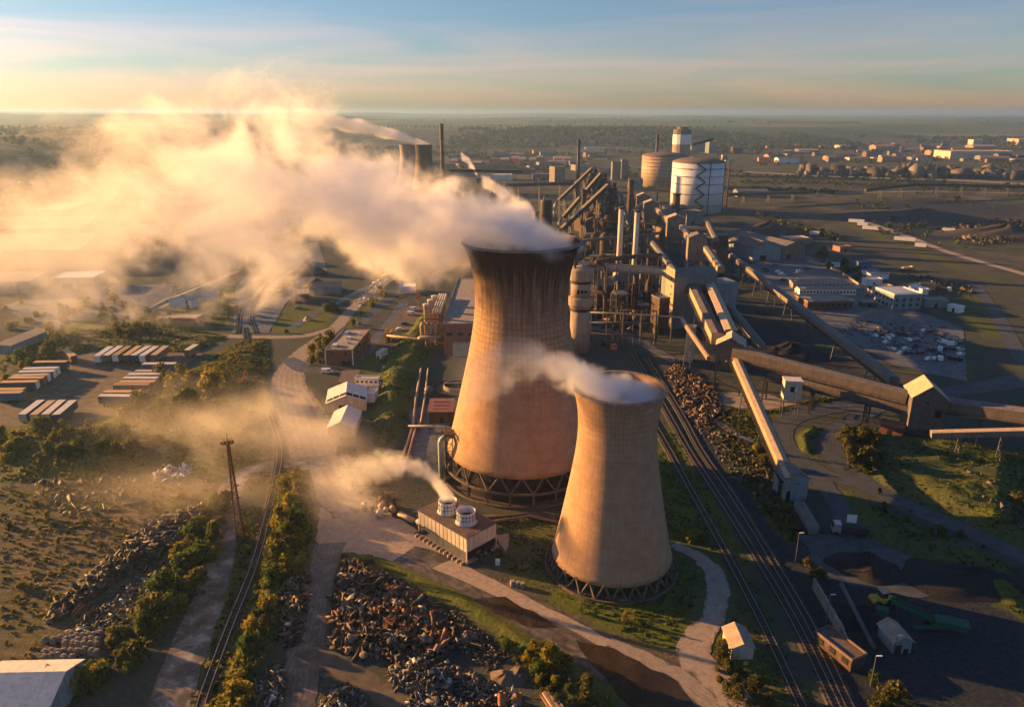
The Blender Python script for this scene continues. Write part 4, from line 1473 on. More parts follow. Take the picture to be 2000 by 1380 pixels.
def thouse(label, c, rz, L, W, z0, z1, rh, wall, roof, legs=True, wins=(), ridge='y', lit=None):
    """raised transfer house on legs; c is the centre on the ground, L across, W deep"""
    t = thing("transfer_house", label, "transfer house", (c[0], c[1], 0), rz)
    b, r = MB(), MB()
    o, s = .3, rh / (L / 2)
    b.extrude_y([(-L / 2, z0), (L / 2, z0), (L / 2, z1), (0, z1 + rh), (-L / 2, z1)], -W / 2, W / 2)
    r.extrude_y([(-L / 2 - o, z1 - o * s + .03), (0, z1 + rh + .03), (L / 2 + o, z1 - o * s + .03), (L / 2 + o, z1 - o * s + .28), (0, z1 + rh + .28), (-L / 2 - o, z1 - o * s + .28)], -W / 2 - o, W / 2 + o)
    part(t, "wall", b, wall)
    part(t, "roof", r, roof)
    if legs and z0 > 1:
        for x in (-1, 1):
            for y in (-1, 1):
                part(t, "leg", MB().beam((x * L * .45, y * W * .45, -.3), (x * L * .45, y * W * .45, z0 + .1), .5), grey_steel)
        m = MB()
        for z in np.arange(2, z0 - 1, 4.0):
            for y in (-1, 1):
                m.beam((-L * .45, y * W * .45, z), (L * .45, y * W * .45, z + 3.6), .22)
                m.beam((L * .45, y * W * .45, z), (-L * .45, y * W * .45, z + 3.6), .22)
            for x in (-1, 1):
                m.beam((x * L * .45, -W * .45, z), (x * L * .45, W * .45, z + 3.6), .22)
        if m.v:
            part(t, "bracing", m, grey_steel)
    for x, z, w, h, mm in wins:
        part(t, "window", MB().box((x, -W / 2 - .04, z), (w, .14, h)), mm)
    return t

# big transfer house behind everything
h1 = bld("transfer_house", "largest grey transfer house with tall cream end wall behind the twin conveyors", "transfer house", (1312, 642), (1392, 636), 15, 26.5, 'gable', corr_grey, roof_grey, 2.5, ridge='x', doors=[('front', .9, 6, 8)])
hl = (G(1392, 636) - G(1312, 642)).length
part(h1, "end_cladding", MB().box((-.16, 5, 15.5), (.24, 9.6, 29)), gal_warm)
for k in range(6):
    part(h1, "window", MB().box((-.34, 3.2, 5 + k * 4), (.12, .7, 1.0)), glass_m)
part(h1, "annex", MB().box0(hl + .05, hl + 14, 3, 15, 4, 21), corr_blue)
for x in (hl + 1, hl + 13):
    for y in (3.6, 14.4):
        part(h1, "leg", MB().beam((x, y, -.3), (x, y, 4.1), .7), grey_steel)
P1a, P1b = D(1345, 546, 374), D(1401, 662, 270)
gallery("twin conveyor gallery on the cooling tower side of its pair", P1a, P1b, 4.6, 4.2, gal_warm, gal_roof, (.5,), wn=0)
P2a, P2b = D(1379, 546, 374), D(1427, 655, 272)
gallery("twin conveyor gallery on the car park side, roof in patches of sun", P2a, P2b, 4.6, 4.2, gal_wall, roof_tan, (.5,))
gallery("white enclosed conveyor bridge between the collared stack and the largest transfer house", D(1130, 518, 392), D(1312, 531, 384), 4.2, 3.6, corr_cream, roof_grey, (.18, .62), leg_w=.5)
H2 = D(1418, 770, 266)
thouse("dark transfer house where the twin conveyors meet, with two pale little windows", (H2.x, H2.y), -.3, 10.5, 9.5, 12, 19.5, 3.2, gal_roof, roof_tan, True, [(-1.2, 13.4, .8, .9, white_p), (1.8, 13.4, .8, .9, white_p), (-3.4, 12.9, .6, 1.0, void_m)])
gallery("thin pipe conveyor slanting down on the cooling tower side of the twin galleries", D(1332, 625, 300), D(1384, 700, 264), 1.4, 1.4, gal_wall, roof_tan, (.3,), leg_w=.25)
bld("switch_house", "tall pale panelled box beside the slanting pipe conveyor", "plant building", (1336, 706), (1350, 708), 5, 15, 'flat', corr_cream, roof_tan)
gallery("long buff conveyor gallery running down toward the low end house", D(1436, 700, 262), D(1543, 940, 181), 2.8, 2.3, gal_warm, roof_tan, (.28, .62), leg_w=.3)
H3 = G(1551, 970)
e3 = bld("end_house", "grey-blue gabled end house at the foot of the buff conveyor", "transfer house", (1531, 978), (1575, 975), 7, 6.6, 'gable', corr_blue, roof_grey, 1.8, ridge='y', doors=[('front', .15, 1, 3), ('left', .4, 2, 4)])
gallery("short grey ramp leading down from the end house to the siding", D(1560, 985, 176), G(1590, 1036, 1.0), 2.6, 1.9, corr_grey, roof_grey, (), name="conveyor_ramp")
gallery("wide brown conveyor gallery between the dark transfer house and the gabled one", D(1432, 690, 262), D(1772, 778, 228), 4.6, 4.6, gal_roof, gal_wall, (.22, .5, .8), leg_w=.4)
gallery("lower brown conveyor running beneath and beside the wide brown gallery", D(1500, 735, 252), D(1775, 800, 226), 3.0, 2.8, gal_roof, gal_wall, (.35, .75), leg_w=.35)
H4 = G(1800, 850)
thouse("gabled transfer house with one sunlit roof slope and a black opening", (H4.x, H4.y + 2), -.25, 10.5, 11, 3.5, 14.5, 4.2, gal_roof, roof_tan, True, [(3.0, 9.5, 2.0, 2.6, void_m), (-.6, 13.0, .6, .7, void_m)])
a4 = bld("lean_to", "pale lean-to box under the gabled transfer house", "plant building", (1772, 848), (1805, 850), 5, 3.0, 'mono', corr_grey, roof_grey, 1.0)
gallery("wide dark conveyor gallery leaving the gabled transfer house toward the east edge", D(1832, 790, 224), D(2060, 822, 206), 5.2, 4.4, gal_roof, roof_grey, (.4, .85), leg_w=.4)
gallery("narrow buff conveyor below the wide dark gallery", D(1818, 848, 205), D(2060, 842, 197), 2.2, 1.8, gal_wall, roof_tan, (.25, .6), leg_w=.3)
bld("brick_hut", "small red brick hut beneath the gabled transfer house", "hut", (1716, 846), (1762, 856), 4, 3.4, 'flat', brick, redpaint, doors=[('front', .4, 1, 2)])
t = thing("control_cabin", "white square cabin with dark window raised on slim legs beside the conveyors", "cabin", tuple(D(1541, 800, 240).xy) + (0,), -.15)
part(t, "wall", MB().box0(-2.9, 2.9, -2.2, 2.2, 7.2, 14), corr_cream)
part(t, "roof", MB().box0(-3.1, 3.1, -2.4, 2.4, 14, 14.3), roof_white)
part(t, "window", MB().box((-.2, -2.25, 11.2), (1.5, .14, 1.9)), void_m)
part(t, "panel", MB().box((.9, -2.27, 11.0), (.9, .14, 1.0)), white_p)
for x in (-2.6, 2.6):
    for y in (-1.9, 1.9):
        part(t, "leg", MB().beam((x, y, -.3), (x, y, 7.3), .28), grey_steel)
lc = gallery("long low conveyor with small lamps running from the gasholder down past the car park", D(1428, 500, 480), D(1746, 745, 252), 3.6, 3.0, gal_wall, roof_grey, (.06, .16, .27, .38, .5, .63, .78, .92), leg_w=.4)
lampm = bpy.data.materials.new("lamp_glow")
lampm.use_nodes = True
lampm.node_tree.nodes['Principled BSDF'].inputs['Emission Color'].default_value = (1, .75, .4, 1)
lampm.node_tree.nodes['Principled BSDF'].inputs['Emission Strength'].default_value = 3.5
la, lb_ = D(1428, 500, 480), D(1746, 745, 252)
tt, ss, uu = frame_of(la, lb_)
for f in (.27, .33, .39, .45, .51, .57, .63, .7, .76):
    q = la.lerp(lb_, f) - ss * -2.0
    q = la.lerp(lb_, f) - ss * 2.0 + uu * .7
    partw(lc, "lamp", MB().lathe([(.0, -.22), (.2, 0), (0, .22)], 8, tuple(q)), lampm)
gallery("dim conveyor gallery dropping behind the twin galleries into the coal ground", D(1425, 600, 330), D(1488, 678, 280), 2.6, 2.4, corr_grey, roof_grey, (.4,), leg_w=.3)
# chain of small transfer houses towards the gasholders
hs = [("third", 1366, 462, 452, 8.5, "gabled transfer house closest to the largest one, orange sunlit side"), ("b", 1323, 424, 545, 9.5, "middle gabled transfer house of the chain, sunlit side on legs"),
      ("c", 1274, 395, 640, 9.5, "small gabled transfer house below the tan gasholder"), ("d", 1258, 381, 720, 9.5, "farthest gabled transfer house of the chain, just below the tan gasholder's foot"),
      ("e", 1310, 411, 590, 8, "low transfer house half hidden beside the middle one")]
tops = []
for k, px, py, Y, w, lb in hs:
    q = D(px, py, Y)
    tops.append(q)
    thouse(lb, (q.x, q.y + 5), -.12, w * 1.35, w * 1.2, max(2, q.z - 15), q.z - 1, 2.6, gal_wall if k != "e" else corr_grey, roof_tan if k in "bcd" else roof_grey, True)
gallery("conveyor gallery joining the chain's first house to the big grey one", tops[0] + Vector((4, -4, -7)), D(1408, 527, 392), 3.8, 3.2, gal_warm, roof_grey, (.5,))
gallery("conveyor gallery between the middle house and the first of the chain", tops[1] + Vector((3, -4, -7)), tops[0] + Vector((-2, 8, -6)), 3.8, 3.2, gal_wall, roof_tan, (.5,))
gallery("conveyor gallery between the small house and the middle one", tops[2] + Vector((4, -4, -6)), tops[1] + Vector((-3, 8, -6)), 3.8, 3.2, gal_wall, roof_tan, (.5,))
gallery("short conveyor gallery at the far end of the transfer house chain", tops[3] + Vector((4, -4, -6)), tops[2] + Vector((-2, 8, -5)), 3.6, 3.0, gal_wall, roof_grey, ())
gallery("conveyor slanting off from the chain toward the dark stacks", D(1350, 458, 470), D(1392, 470, 460), 3, 2.6, gal_wall, roof_tan, (.6,))
gallery("conveyor dropping from the white gasholder toward the dark stacks", D(1380, 430, 520), D(1398, 468, 470), 3, 2.6, gal_wall, roof_grey, (.5,))
gallery("low covered conveyor on the ground between the pair of chimneys and the big house", D(1275, 475, 450), D(1318, 530, 400), 3, 2.6, corr_grey, roof_grey, (.4,))
gallery("long thin conveyor crossing the far coal stock", D(1420, 380, 860), D(1580, 376, 900), 3.5, 3, gal_roof, roof_grey, (.2, .5, .8), leg_w=.6)
gallery("far dark conveyor on tall trestles beyond the coal stock", D(1690, 372, 900), D(1790, 360, 940), 3.5, 3, dark_steel, dark_steel, (.3, .7), leg_w=.6)
gallery("farthest level conveyor running on along trestles to the east", D(1790, 360, 940), D(2060, 366, 960), 3.5, 3, dark_steel, gal_roof, (.15, .33, .5, .66, .83), leg_w=.6)

# ------------------------------------------------------------------ blast furnaces
def furnace(label, px, ytop, Y, sc=1.0):
    c = D(px, ytop, Y)
    h = c.z - 8
    t = thing("blast_furnace", label, "blast furnace", (c.x, c.y, 0))
    part(t, "furnace_body", MB().lathe([(8, -.5), (8, 9), (6.6, 12), (7.2, 18), (6.0, 26), (4.6, h * .62), (3.2, h * .66)], 24), rust_dark, True)
    for z in np.linspace(10, h * .66, 5):
        part(t, "platform", MB().lathe([(6, z), (10.5, z), (10.5, z + .35), (6, z + .35)], 8, close=True), dark_steel)
    fr = MB()
    for x in (-9, 9):
        for y in (-9, 9):
            fr.beam((x, y, -.5), (x * .8, y * .8, h * .82), .9)
    for z in np.linspace(8, h * .8, 6):
        q = 9 - 1.8 * z / h
        for a, b in (((-q, -q), (q, -q)), ((q, -q), (q, q)), ((q, q), (-q, q)), ((-q, q), (-q, -q))):
            fr.beam((*a, z), (*b, z), .5)
            fr.beam((*a, z), (*b, z + h * .15), .35)
    part(t, "frame", fr, dark_steel)
    for x in (-1, 1):
        part(t, "uptake", MB().tube([(x * 2.6, 0, h * .62), (x * 5.2, 0, h * .75), (x * 4.4, 0, h * .9), (x * 1.0, 0, h)], 1.0, 10), grey_steel, True)
    part(t, "top_gear", MB().lathe([(2.4, h * .66), (2.4, h * .8), (3.6, h * .82), (3.6, h * .88), (1.6, h * .95), (1.6, h + 2)], 14), dark_steel)
    tp = MB()
    for k in range(7):
        a = k * 2.4
        tp.beam((2.8 * math.cos(a), 2.8 * math.sin(a), h * .9), (3.0 * math.cos(a), 3.0 * math.sin(a), h + 3 + 4 * random.random()), .4)
    tp.box((0, 0, h + 1), (6.5, 5, 1.6))
    tp.box((1.5, 0, h + 4), (2.6, 2.6, 3.2))
    part(t, "bleeder_valve", tp, dark_steel)
    part(t, "downcomer", MB().tube([(1, 0, h), (6, -4, h - 2), (12, -12, h * .5), (13, -14, 20)], 1.3, 10), grey_steel, True)
    part(t, "dust_catcher", MB().lathe([(.8, 4), (4.2, 9), (4.4, 20), (3, 24), (1.2, 26)], 18, (13, -14, 0)), rust_dark, True)
    part(t, "cast_house", MB().add(*[[(-16, -16, 10.2), (-9.8, -16, 10.2), (-9.8, 9, 10.2), (-16, 9, 10.2), (-16, -16, -.5), (-9.8, -16, -.5), (-9.8, 9, -.5), (-16, 9, -.5)], [(0, 1, 2, 3), (4, 7, 6, 5), (0, 4, 5, 1), (1, 5, 6, 2), (2, 6, 7, 3), (3, 7, 4, 0)]]), roof_brown)
    return t

F1 = furnace("closest blast furnace with tangled dark pipework and topmost skip bridge end", 1196, 350, 545)
F2 = furnace("middle blast furnace, dark frame and top gear behind the closest one", 1178, 333, 620)
F3 = furnace("farthest blast furnace, its top gear highest against the fields", 1160, 325, 700)
for lb, a, b in (("long buff-edged skip bridge climbing to the closest furnace", D(1098, 447, 535), D(1188, 362, 548)), ("dark skip bridge climbing to the middle furnace", D(1100, 425, 610), D(1174, 340, 622)),
                 ("slender skip bridge climbing to the farthest furnace", D(1091, 392, 690), D(1156, 330, 702))):
    t = gallery(lb, a, b, 3.4, 2.6, rust_dark, gal_wall, (.18, .5, .78), name="skip_bridge", leg_w=.5)
    q = a.lerp(b, .0)
    partw(t, "foot_pipe", MB().tube([a + Vector((-1, 0, 0)), a + Vector((-4, 0, -5)), a + Vector((-4.4, 0, -12)), a + Vector((-2, 0, -16))], 1.1, 9), grey_steel, True)
stv = []
for i, (px, py, Y) in enumerate(((1163, 470, 520), (1172, 476, 505), (1181, 483, 492), (1190, 440, 585), (1199, 444, 575), (1150, 440, 600), (1141, 452, 560))):
    c = D(px, py, Y)
    h = 22 + (i % 3) * 2
    lb = ["dome-topped stove of the front trio on the tower side", "dome-topped stove in the middle of the front trio", "dome-topped stove of the front trio on the chimney side", "dark stove close under the middle furnace",
          "dark stove between the middle furnace and chimneys", "stove beside the dark vent stack", "lone stove left of the dark vent stack, half in steam"][i]
    t = thing("hot_blast_stove", lb, "stove", (c.x, c.y, 0))
    part(t, "shell", MB().lathe([(3.4, -.5), (3.4, h - 3), (2.8, h - 1.2), (1.5, h - .2), (0, h)], 18), rust_dark, True)
    part(t, "walkway", MB().lathe([(3.4, h - 3.2), (4.3, h - 3.2), (4.3, h - 2.9), (3.4, h - 2.9)], 18, close=True), dark_steel)
    part(t, "blast_pipe", MB().tube([(3.2, -1, 4), (6, -2, 4), (6.4, -2, 9), (3.2, -1, 11)], .7, 8), grey_steel, True)

# low clutter around the furnaces: sheds, ducts and pipe bridges
cl_names = [("duct", "pipe_bridge")]
rc = random.Random(5)
ductlabs = ["rusty gas main running behind the collared stack", "grey gas main crossing in front of the stoves", "thin pipe bridge in front of the collared stack's foot", "pipe bridge with tall square bend near the parked blue car",
            "gas main running back toward the gasholders", "short thick main beside the cream chimneys", "pipe bridge at ground level by the twin conveyors", "low pipe run along the pale lane behind the tower"]
for i, (pts, r) in enumerate([
    ([(1165, 512, 360), (1200, 505, 380), (1250, 500, 400), (1290, 498, 420)], 1.2),
    ([(1120, 470, 480), (1160, 468, 480), (1230, 462, 480), (1290, 455, 480)], 1.0),
    ([(1150, 610, 330), (1210, 612, 330), (1280, 616, 330), (1335, 620, 330)], .35),
    ([(1212, 650, 325), (1212, 605, 325), (1282, 607, 325), (1282, 660, 325)], .35),
    ([(1230, 420, 600), (1250, 400, 680), (1262, 392, 760)], 1.6),
    ([(1190, 560, 410), (1215, 520, 415), (1240, 540, 418), (1250, 585, 410)], 1.5),
    ([(1150, 650, 322), (1230, 656, 322), (1300, 668, 322)], .3),
    ([(1150, 630, 345), (1230, 630, 345), (1300, 634, 345)], .5)]):
    P = [D(x, y, Y) for x, y, Y in pts]
    for p in P:
        p.z = max(p.z, r + .4)
    t = thing("gas_main", ductlabs[i], "pipe", (P[0].x, P[0].y, 0))
    partw(t, "pipe", MB().tube(P, r, 10), [rust_dark, grey_steel, corr_cream][i % 3], True)
    for a, b in zip(P, P[1:]):
        for f in (.1, .6):
            q = a.lerp(b, f)
            if q.z > r + 1.5:
                partw(t, "support", MB().beam((q.x, q.y, -.3), (q.x, q.y, q.z - r * .8), .5), grey_steel)
for i, (a, b, d, h, rf, lb) in enumerate([
    ((1165, 600), (1198, 598), 14, 12, 'gable', "dark ridge-roofed plant shed under the conveyor bridge"),
    ((1205, 585), (1235, 584), 10, 16, 'flat', "tall rusty filter house between the cream chimneys' feet"),
    ((1250, 560), (1292, 556), 12, 8, 'gable', "long dark casting shed beyond the conveyor bridge"),
    ((1284, 655), (1304, 653), 8, 18, 'flat', "narrow dark tower house beside the largest transfer house"),
    ((1120, 515), (1158, 512), 14, 9, 'gable', "low dark engine shed hidden behind the collared stack"),
    ((1225, 500), (1290, 494), 20, 9, 'gable', "broad dark stock house beside the stoves"),
    ((1140, 455), (1180, 452), 18, 10, 'gable', "dark furnace yard shed beneath the skip bridges"),
    ((1215, 455), (1262, 450), 20, 12, 'flat', "blue-shadowed plant block below the transfer house chain"),
    ((1290, 470), (1330, 468), 16, 10, 'flat', "dark block beneath the middle transfer house"),
    ((1380, 500), (1420, 500), 14, 15, 'flat', "rusty framed screening tower near the dark stacks"),
    ((1340, 440), (1372, 438), 18, 12, 'flat', "dark blue plant box at the white gasholder's foot"),
    ((1045, 430), (1075, 428), 18, 8, 'flat', "low works block behind the drum-headed stack"),
    ((1300, 420), (1340, 418), 15, 7, 'gable', "small shed in the shadow between the two gasholders"),
]):
    bld("plant_building", lb, "plant building", a, b, d, h, rf, [rust_dark, corr_grey, corr_brown][i % 3], [roof_grey, roof_brown, gal_roof][i % 3], 2.2, wins=[('front', 4, h * .6, 1.2, 1.6)] if i % 2 else (), doors=[('front', .4, 3, 3.5)])
for i, (px, py, Y, r, h, lb) in enumerate([(1402, 490, 470, 4.2, 22, "dark ribbed stack in front of the screening tower"), (1412, 492, 468, 3.2, 19, "second dark ribbed stack shouldering the first"), (1218, 560, 415, 4.0, 13, "pale round vessel at the foot of the cream chimneys"), (1208, 540, 420, 3.2, 17, "steaming round scrubber behind the first cream chimney")]):
    c = D(px, py, Y)
    t = thing("scrubber_vessel", lb, "vessel", (c.x, c.y, 0))
    part(t, "shell", MB().lathe([(r, -.5), (r, h * .8), (r * .6, h * .95), (0, h)], 20), rust_dark if i < 2 else corr_cream, True)
    for z in (h * .3, h * .6):
        part(t, "platform", MB().lathe([(r, z), (r + 1, z), (r + 1, z + .3), (r, z + .3)], 16, close=True), dark_steel)
rq = random.Random(21)
pl_lab = ["between the stoves and the cream chimneys", "behind the collared stack", "in front of the closest furnace", "beside the middle furnace", "under the skip bridges", "at the largest transfer house's foot",
          "by the casting shed", "beside the gas main", "below the transfer house chain", "at the edge of the stock house"]
kinds_ = ["slim grey vent pipe", "rusty column vessel", "dark ladder tower", "bent gas riser", "brown vent stack"]
for i in range(100):
    px, py = (rq.uniform(1150, 1295), rq.uniform(440, 640)) if i < 50 else (rq.uniform(1100, 1290), rq.uniform(400, 520))
    g = G(px, py)
    h = rq.uniform(9, 30) * (1 if g.y > 380 else .6)
    kd = i % 5
    t = thing(["vent_pipe", "column_vessel", "ladder_tower", "gas_riser", "vent_stack"][kd], (kinds_[kd] if i < 50 else "tall " + kinds_[kd]) + (" in the furnace plant " if i < 50 else " in dark works ") + pl_lab[(i % 50) // 5], "plant stack", g, rq.random() * 3)
    mm = [grey_steel, rust_dark, dark_steel, rust_dark, rust_dark][kd] if i < 50 else dark_steel
    if kd in (0, 4):
        r = rq.uniform(.4, 1.1)
        part(t, "flue", MB().lathe([(r * 1.2, -.3), (r, h * .5), (r, h), (r * .7, h)], 12), mm, True)
        part(t, "collar", MB().lathe([(r, h * .6), (r + .7, h * .6), (r + .7, h * .6 + .3), (r, h * .6 + .3)], 12, close=True), dark_steel)
    elif kd == 1:
        r = rq.uniform(1.6, 3)
        part(t, "shell", MB().lathe([(r, -.3), (r, h * .7), (r * .6, h * .8), (.5, h * .86), (.5, h)], 16), mm, True)
        part(t, "platform", MB().lathe([(r, h * .5), (r + 1, h * .5), (r + 1, h * .5 + .25), (r, h * .5 + .25)], 10, close=True), dark_steel)
    elif kd == 2:
        m = MB()
        w = rq.uniform(1.5, 3)
        for x in (-w, w):
            for y in (-w, w):
                m.beam((x, y, -.3), (x, y, h), .35)
        for z in np.arange(0, h - 3, 3.5):
            for y in (-w, w):
                m.beam((-w, y, z), (w, y, z + 3.5), .2).beam((-w, y, z), (w, y, z), .25)
            for x in (-w, w):
                m.beam((x, -w, z), (x, w, z + 3.5), .2).beam((x, -w, z), (x, w, z), .25)
        part(t, "frame", m, mm)
        part(t, "deck", MB().box((0, 0, h), (2 * w + 1, 2 * w + 1, .3)), grey_steel)
    else:
        r = rq.uniform(.6, 1.2)
        ln = rq.uniform(8, 22)
        part(t, "riser", MB().tube([(0, 0, -.3), (0, 0, h * .8), (.8, 0, h * .95), (2, 0, h), (ln, 0, h * .9), (ln + 1.5, 0, h * .8), (ln + 2, 0, -.3)], r, 10), mm, True)
for i in range(14):
    a, b_ = G(rq.uniform(1150, 1290), rq.uniform(470, 640)), G(rq.uniform(1150, 1300), rq.uniform(450, 640))
    b_ = a + (b_ - a).normalized() * min((b_ - a).length, 60)
    z = rq.uniform(4, 16)
    t = thing("pipe_gantry", ["rusty pipe gantry in the furnace plant ", "grey pipe gantry in the furnace plant "][i % 2] + (pl_lab[i] if i < 10 else ["over the pale lane", "behind the dark stock house", "beside the collared stack's lower collar", "between the closest furnace and the cream chimneys"][i - 10]), "pipe gantry", a)
    m, s_ = MB(), MB()
    for k in range(3):
        m.tube([a + Vector((0, k * .9, z)), b_ + Vector((0, k * .9, z))], .35, 7)
    n = max(2, int((b_ - a).length / 9))
    for k in range(n + 1):
        q = a.lerp(b_, k / n)
        s_.beam((q.x, q.y - .6, -.3), (q.x, q.y - .6, z), .35).beam((q.x, q.y + 2.4, -.3), (q.x, q.y + 2.4, z), .35).beam((q.x, q.y - .6, z - .5), (q.x, q.y + 2.4, z - .5), .3)
    partw(t, "pipe", m, [rust_dark, grey_steel][i % 2], True)
    partw(t, "trestle", s_, dark_steel)
# ---- more
# ---- plant house pipes left of the tall tower
px0 = G(868, 692)
ph_t = thing("pipe_stack", "pale bank of tall ducts and looping pipes on the side of the red plant house", "pipework", (px0.x - 7, px0.y + 3, 0))
for k in range(3):
    part(ph_t, "stack", MB().lathe([(1.4, 0), (1.4, 19.5 - k), (1.7, 19.6 - k), (1.7, 20.4 - k), (1.1, 20.4 - k)], 16, (-1.5 + .6 * k, 8 + 12 * k, 0)), corr_cream, True)
for k in range(4):
    x = -3.2 + k * 2.1
    part(ph_t, "loop_pipe", MB().tube([(x, 1 + k * .4, 3 if k % 2 else 6), (x, .4, 10), (x, 0, 12.5), (x + .5, .4, 13.4), (x + 1.4, 1, 13.4), (x + 1.9, 1.2, 12.2), (x + 1.9, 1.2, 7)], .75, 10), gal_warm, True)
part(ph_t, "header_pipe", MB().tube([(-4.2, 2, 6), (-4.2, -1, 7), (-3.4, -1.6, 7.4), (4, -1.6, 7.4), (5.6, 0, 8)], .9, 10), gal_warm, True)
fr = MB()
for x in (-3, 5):
    for y in (2, 14, 26):
        fr.beam((x, y, -.3), (x, y, 15), .4)
for z in (5, 10, 15):
    for y in (2, 14, 26):
        fr.beam((-3, y, z), (5, y, z), .35)
    for x in (-3, 5):
        fr.beam((x, 2, z), (x, 26, z), .35)
part(ph_t, "frame", fr, rust_dark)
for k in range(4):
    part(ph_t, "roof_duct", MB().tube([(1 + k * 1.1, 10, 15.6), (1 + k * 1.1, 44, 16.2)], .5, 8), corr_cream, True)
# pipes along the bank, pipe bridge, green riser
for i, (pts, r, m, lb) in enumerate([
    ([G(783, 905, .8), G(806, 832, .8), G(812, 780, 1.2), G(822, 720, 1.2)], .45, gal_warm, "long buff pipe running along the foot of the grass bank"),
    ([G(793, 905, .8), G(812, 835, .8), G(822, 825, .8), G(830, 775, .9), G(836, 720, .9)], .4, gal_warm, "second buff pipe with a kink beside the grass bank"),
    ([D(756, 655, 325), D(800, 660, 320), D(850, 667, 316), D(870, 670, 314)], .5, roof_tan, "thin buff pipe bridge from the car park to the red plant house"),
    ([D(797, 832, 228), D(840, 832, 228), D(886, 836, 226)], .4, corr_cream, "pale pipe bridge in front of the pump house"),
    ([G(930, 1008, 1.0), G(985, 1010, 1.0), G(1030, 1004, 1.0), G(1092, 1012, 1.0)], .55, rust_dark, "thick brown pipe along the grass in front of the tall tower"),
    ([G(935, 1025, .9), G(980, 1015, .9), G(1035, 1007, .9), G(1095, 1020, .9)], .4, gal_wall, "second brown pipe in front of the tall tower, closest to the fan unit"),
]):
    P = [Vector(p) for p in pts]
    t = thing("pipe_run", lb, "pipe", (P[0].x, P[0].y, 0))
    partw(t, "pipe", MB().tube(P, r, 9), m, True)
    for a, b in zip(P, P[1:]):
        for f in (.0, .5, .98):
            q = a.lerp(b, f)
            partw(t, "support", MB().beam((q.x, q.y, -.3), (q.x, q.y, q.z - r * .7), .3), grey_steel)
c = G(858, 918)
t = thing("riser_pipe", "pale green riser pipe bending into the tall tower's shell", "pipe", (BIG.x - 23.4, BIG.y - 7.5, 0))
gp = mat("green_grey_pipe", (.30, .38, .33), .5, 0, .15, .8, streak=.25)
part(t, "pipe", MB().tube([(0, 0, -.3), (0, 0, 12.6), (.3, .1, 13.5), (1.1, .4, 14.0), (5.5, 2, 14.2)], .75, 14), gp, True)
fr = MB()
for x in (1.6, 3.6):
    for y in (-.8, 2.4):
        fr.beam((x, y, -.3), (x, y, 15.4), .22)
for z in np.arange(1, 15, 2.3):
    fr.beam((1.6, -.8, z), (3.6, -.8, z + 2.2), .15)
    fr.beam((1.6, -.8, z), (1.6, 2.4, z + 2.2), .15)
    fr.beam((1.6, -.8, z), (3.6, -.8, z), .15)
fr.box((2.6, .8, 15.4), (2.6, 3.8, .2))
part(t, "ladder_tower", fr, rust_dark)
# ------------------------------------------------------------------ trailers
def trailer_proto(L, roof, side, end):
    t = obj("box_trailer", None)
    W, zb, zt = 2.55, 1.15, 4.0
    part(t, "body", MB().box0(0, L, -W / 2, W / 2, zb, zt), side)
    part(t, "roof", MB().box0(-.03, L + .03, -W / 2 - .03, W / 2 + .03, zt + .003, zt + .1), roof)
    d = MB()
    for s in (-1, 1):
        d.box((-.05, s * W * .245, (zb + zt) / 2), (.08, W * .47, zt - zb - .1))
    part(t, "rear_door", d, end)
    part(t, "chassis", MB().box0(.3, L - .4, -.5, .5, .8, zb), dark_steel)
    for k in range(3):
        for s in (-1, 1):
            part(t, "wheel", MB().tube([(2.0 + k * 1.3, s * 1.2, .52), (2.0 + k * 1.3, s * .85, .52)], .52, 14), tyre)
    for s in (-1, 1):
        part(t, "landing_leg", MB().box0(L - 3, L - 2.8, s * .8 - .1, s * .8 + .1, 0, zb), dark_steel)
    return t

tr_white, tr_tan, tr_orange, tr_brown = roof_white, roof_tan, mat("trailer_orange", (.55, .33, .13), .6, 0, .15, .5), mat("trailer_brown", (.33, .21, .13), .7, 0, .2, .5)
_tp = {}

def trailer(label, a, b, roof, side, end, group, conv=None):
    """a: rear end, b: front end of the roof line, in photographed points"""
    A, B = G(*a, 4.0), G(*b, 4.0)
    L = 13.4 if (B - A).length > 10 else 8.5
    k = (L, roof.name, side.name, end.name)
    rz = math.atan2(B.y - A.y, B.x - A.x) + random.uniform(-.035, .035)
    A = A + Vector((random.uniform(-.4, .4), random.uniform(-.25, .25), 0))
    if k not in _tp:
        _tp[k] = t = trailer_proto(L, roof, side, end)
        t.location = (A.x, A.y, 0)
        t.rotation_euler = (0, 0, rz)
        t['label'], t['category'], t['group'] = label, "trailer", group
        return t
    return dup(_tp[k], (A.x, A.y, 0), rz, label, group)

Z8 = lambda x, y: (x * .2, 620 + y * .2)
gN = "trailers backed up in a row at the top of the yard"
N = [((935, 375), (1055, 290), tr_white, corr_cream, white_p, "white trailer, first of the top row beside the tilted orange container"),
     ((1025, 370), (1160, 287), tr_white, navy_p, corr_brown, "white-roofed dark-sided trailer, second in the top row"),
     ((1125, 370), (1240, 290), tr_brown, corr_brown, white_p, "brown-roofed trailer, third in the top row, with white rear door"),
     ((1225, 368), (1335, 288), tr_orange, navy_p, navy_p, "orange-roofed trailer in the middle of the top row"),
     ((1300, 368), (1430, 285), tr_white, blue_p, navy_p, "bright white-roofed blue trailer, third from the dusty end of the top row"),
     ((1385, 372), (1510, 290), tr_white, corr_brown, white_p, "white-ended trailer with brown side, second from the dusty end of the top row"),
     ((1500, 365), (1600, 288), tr_tan, corr_brown, corr_brown, "tan trailer fading into the dust at the end of the top row")]
for a, b, r, s, e, lb in N:
    trailer(lb, Z8(*a), Z8(*b), r, s, e, gN)
trailer("single pale trailer standing alone past the dusty end of the top row", Z8(1825, 320), Z8(1925, 255), tr_white, corr_brown, corr_brown, None)
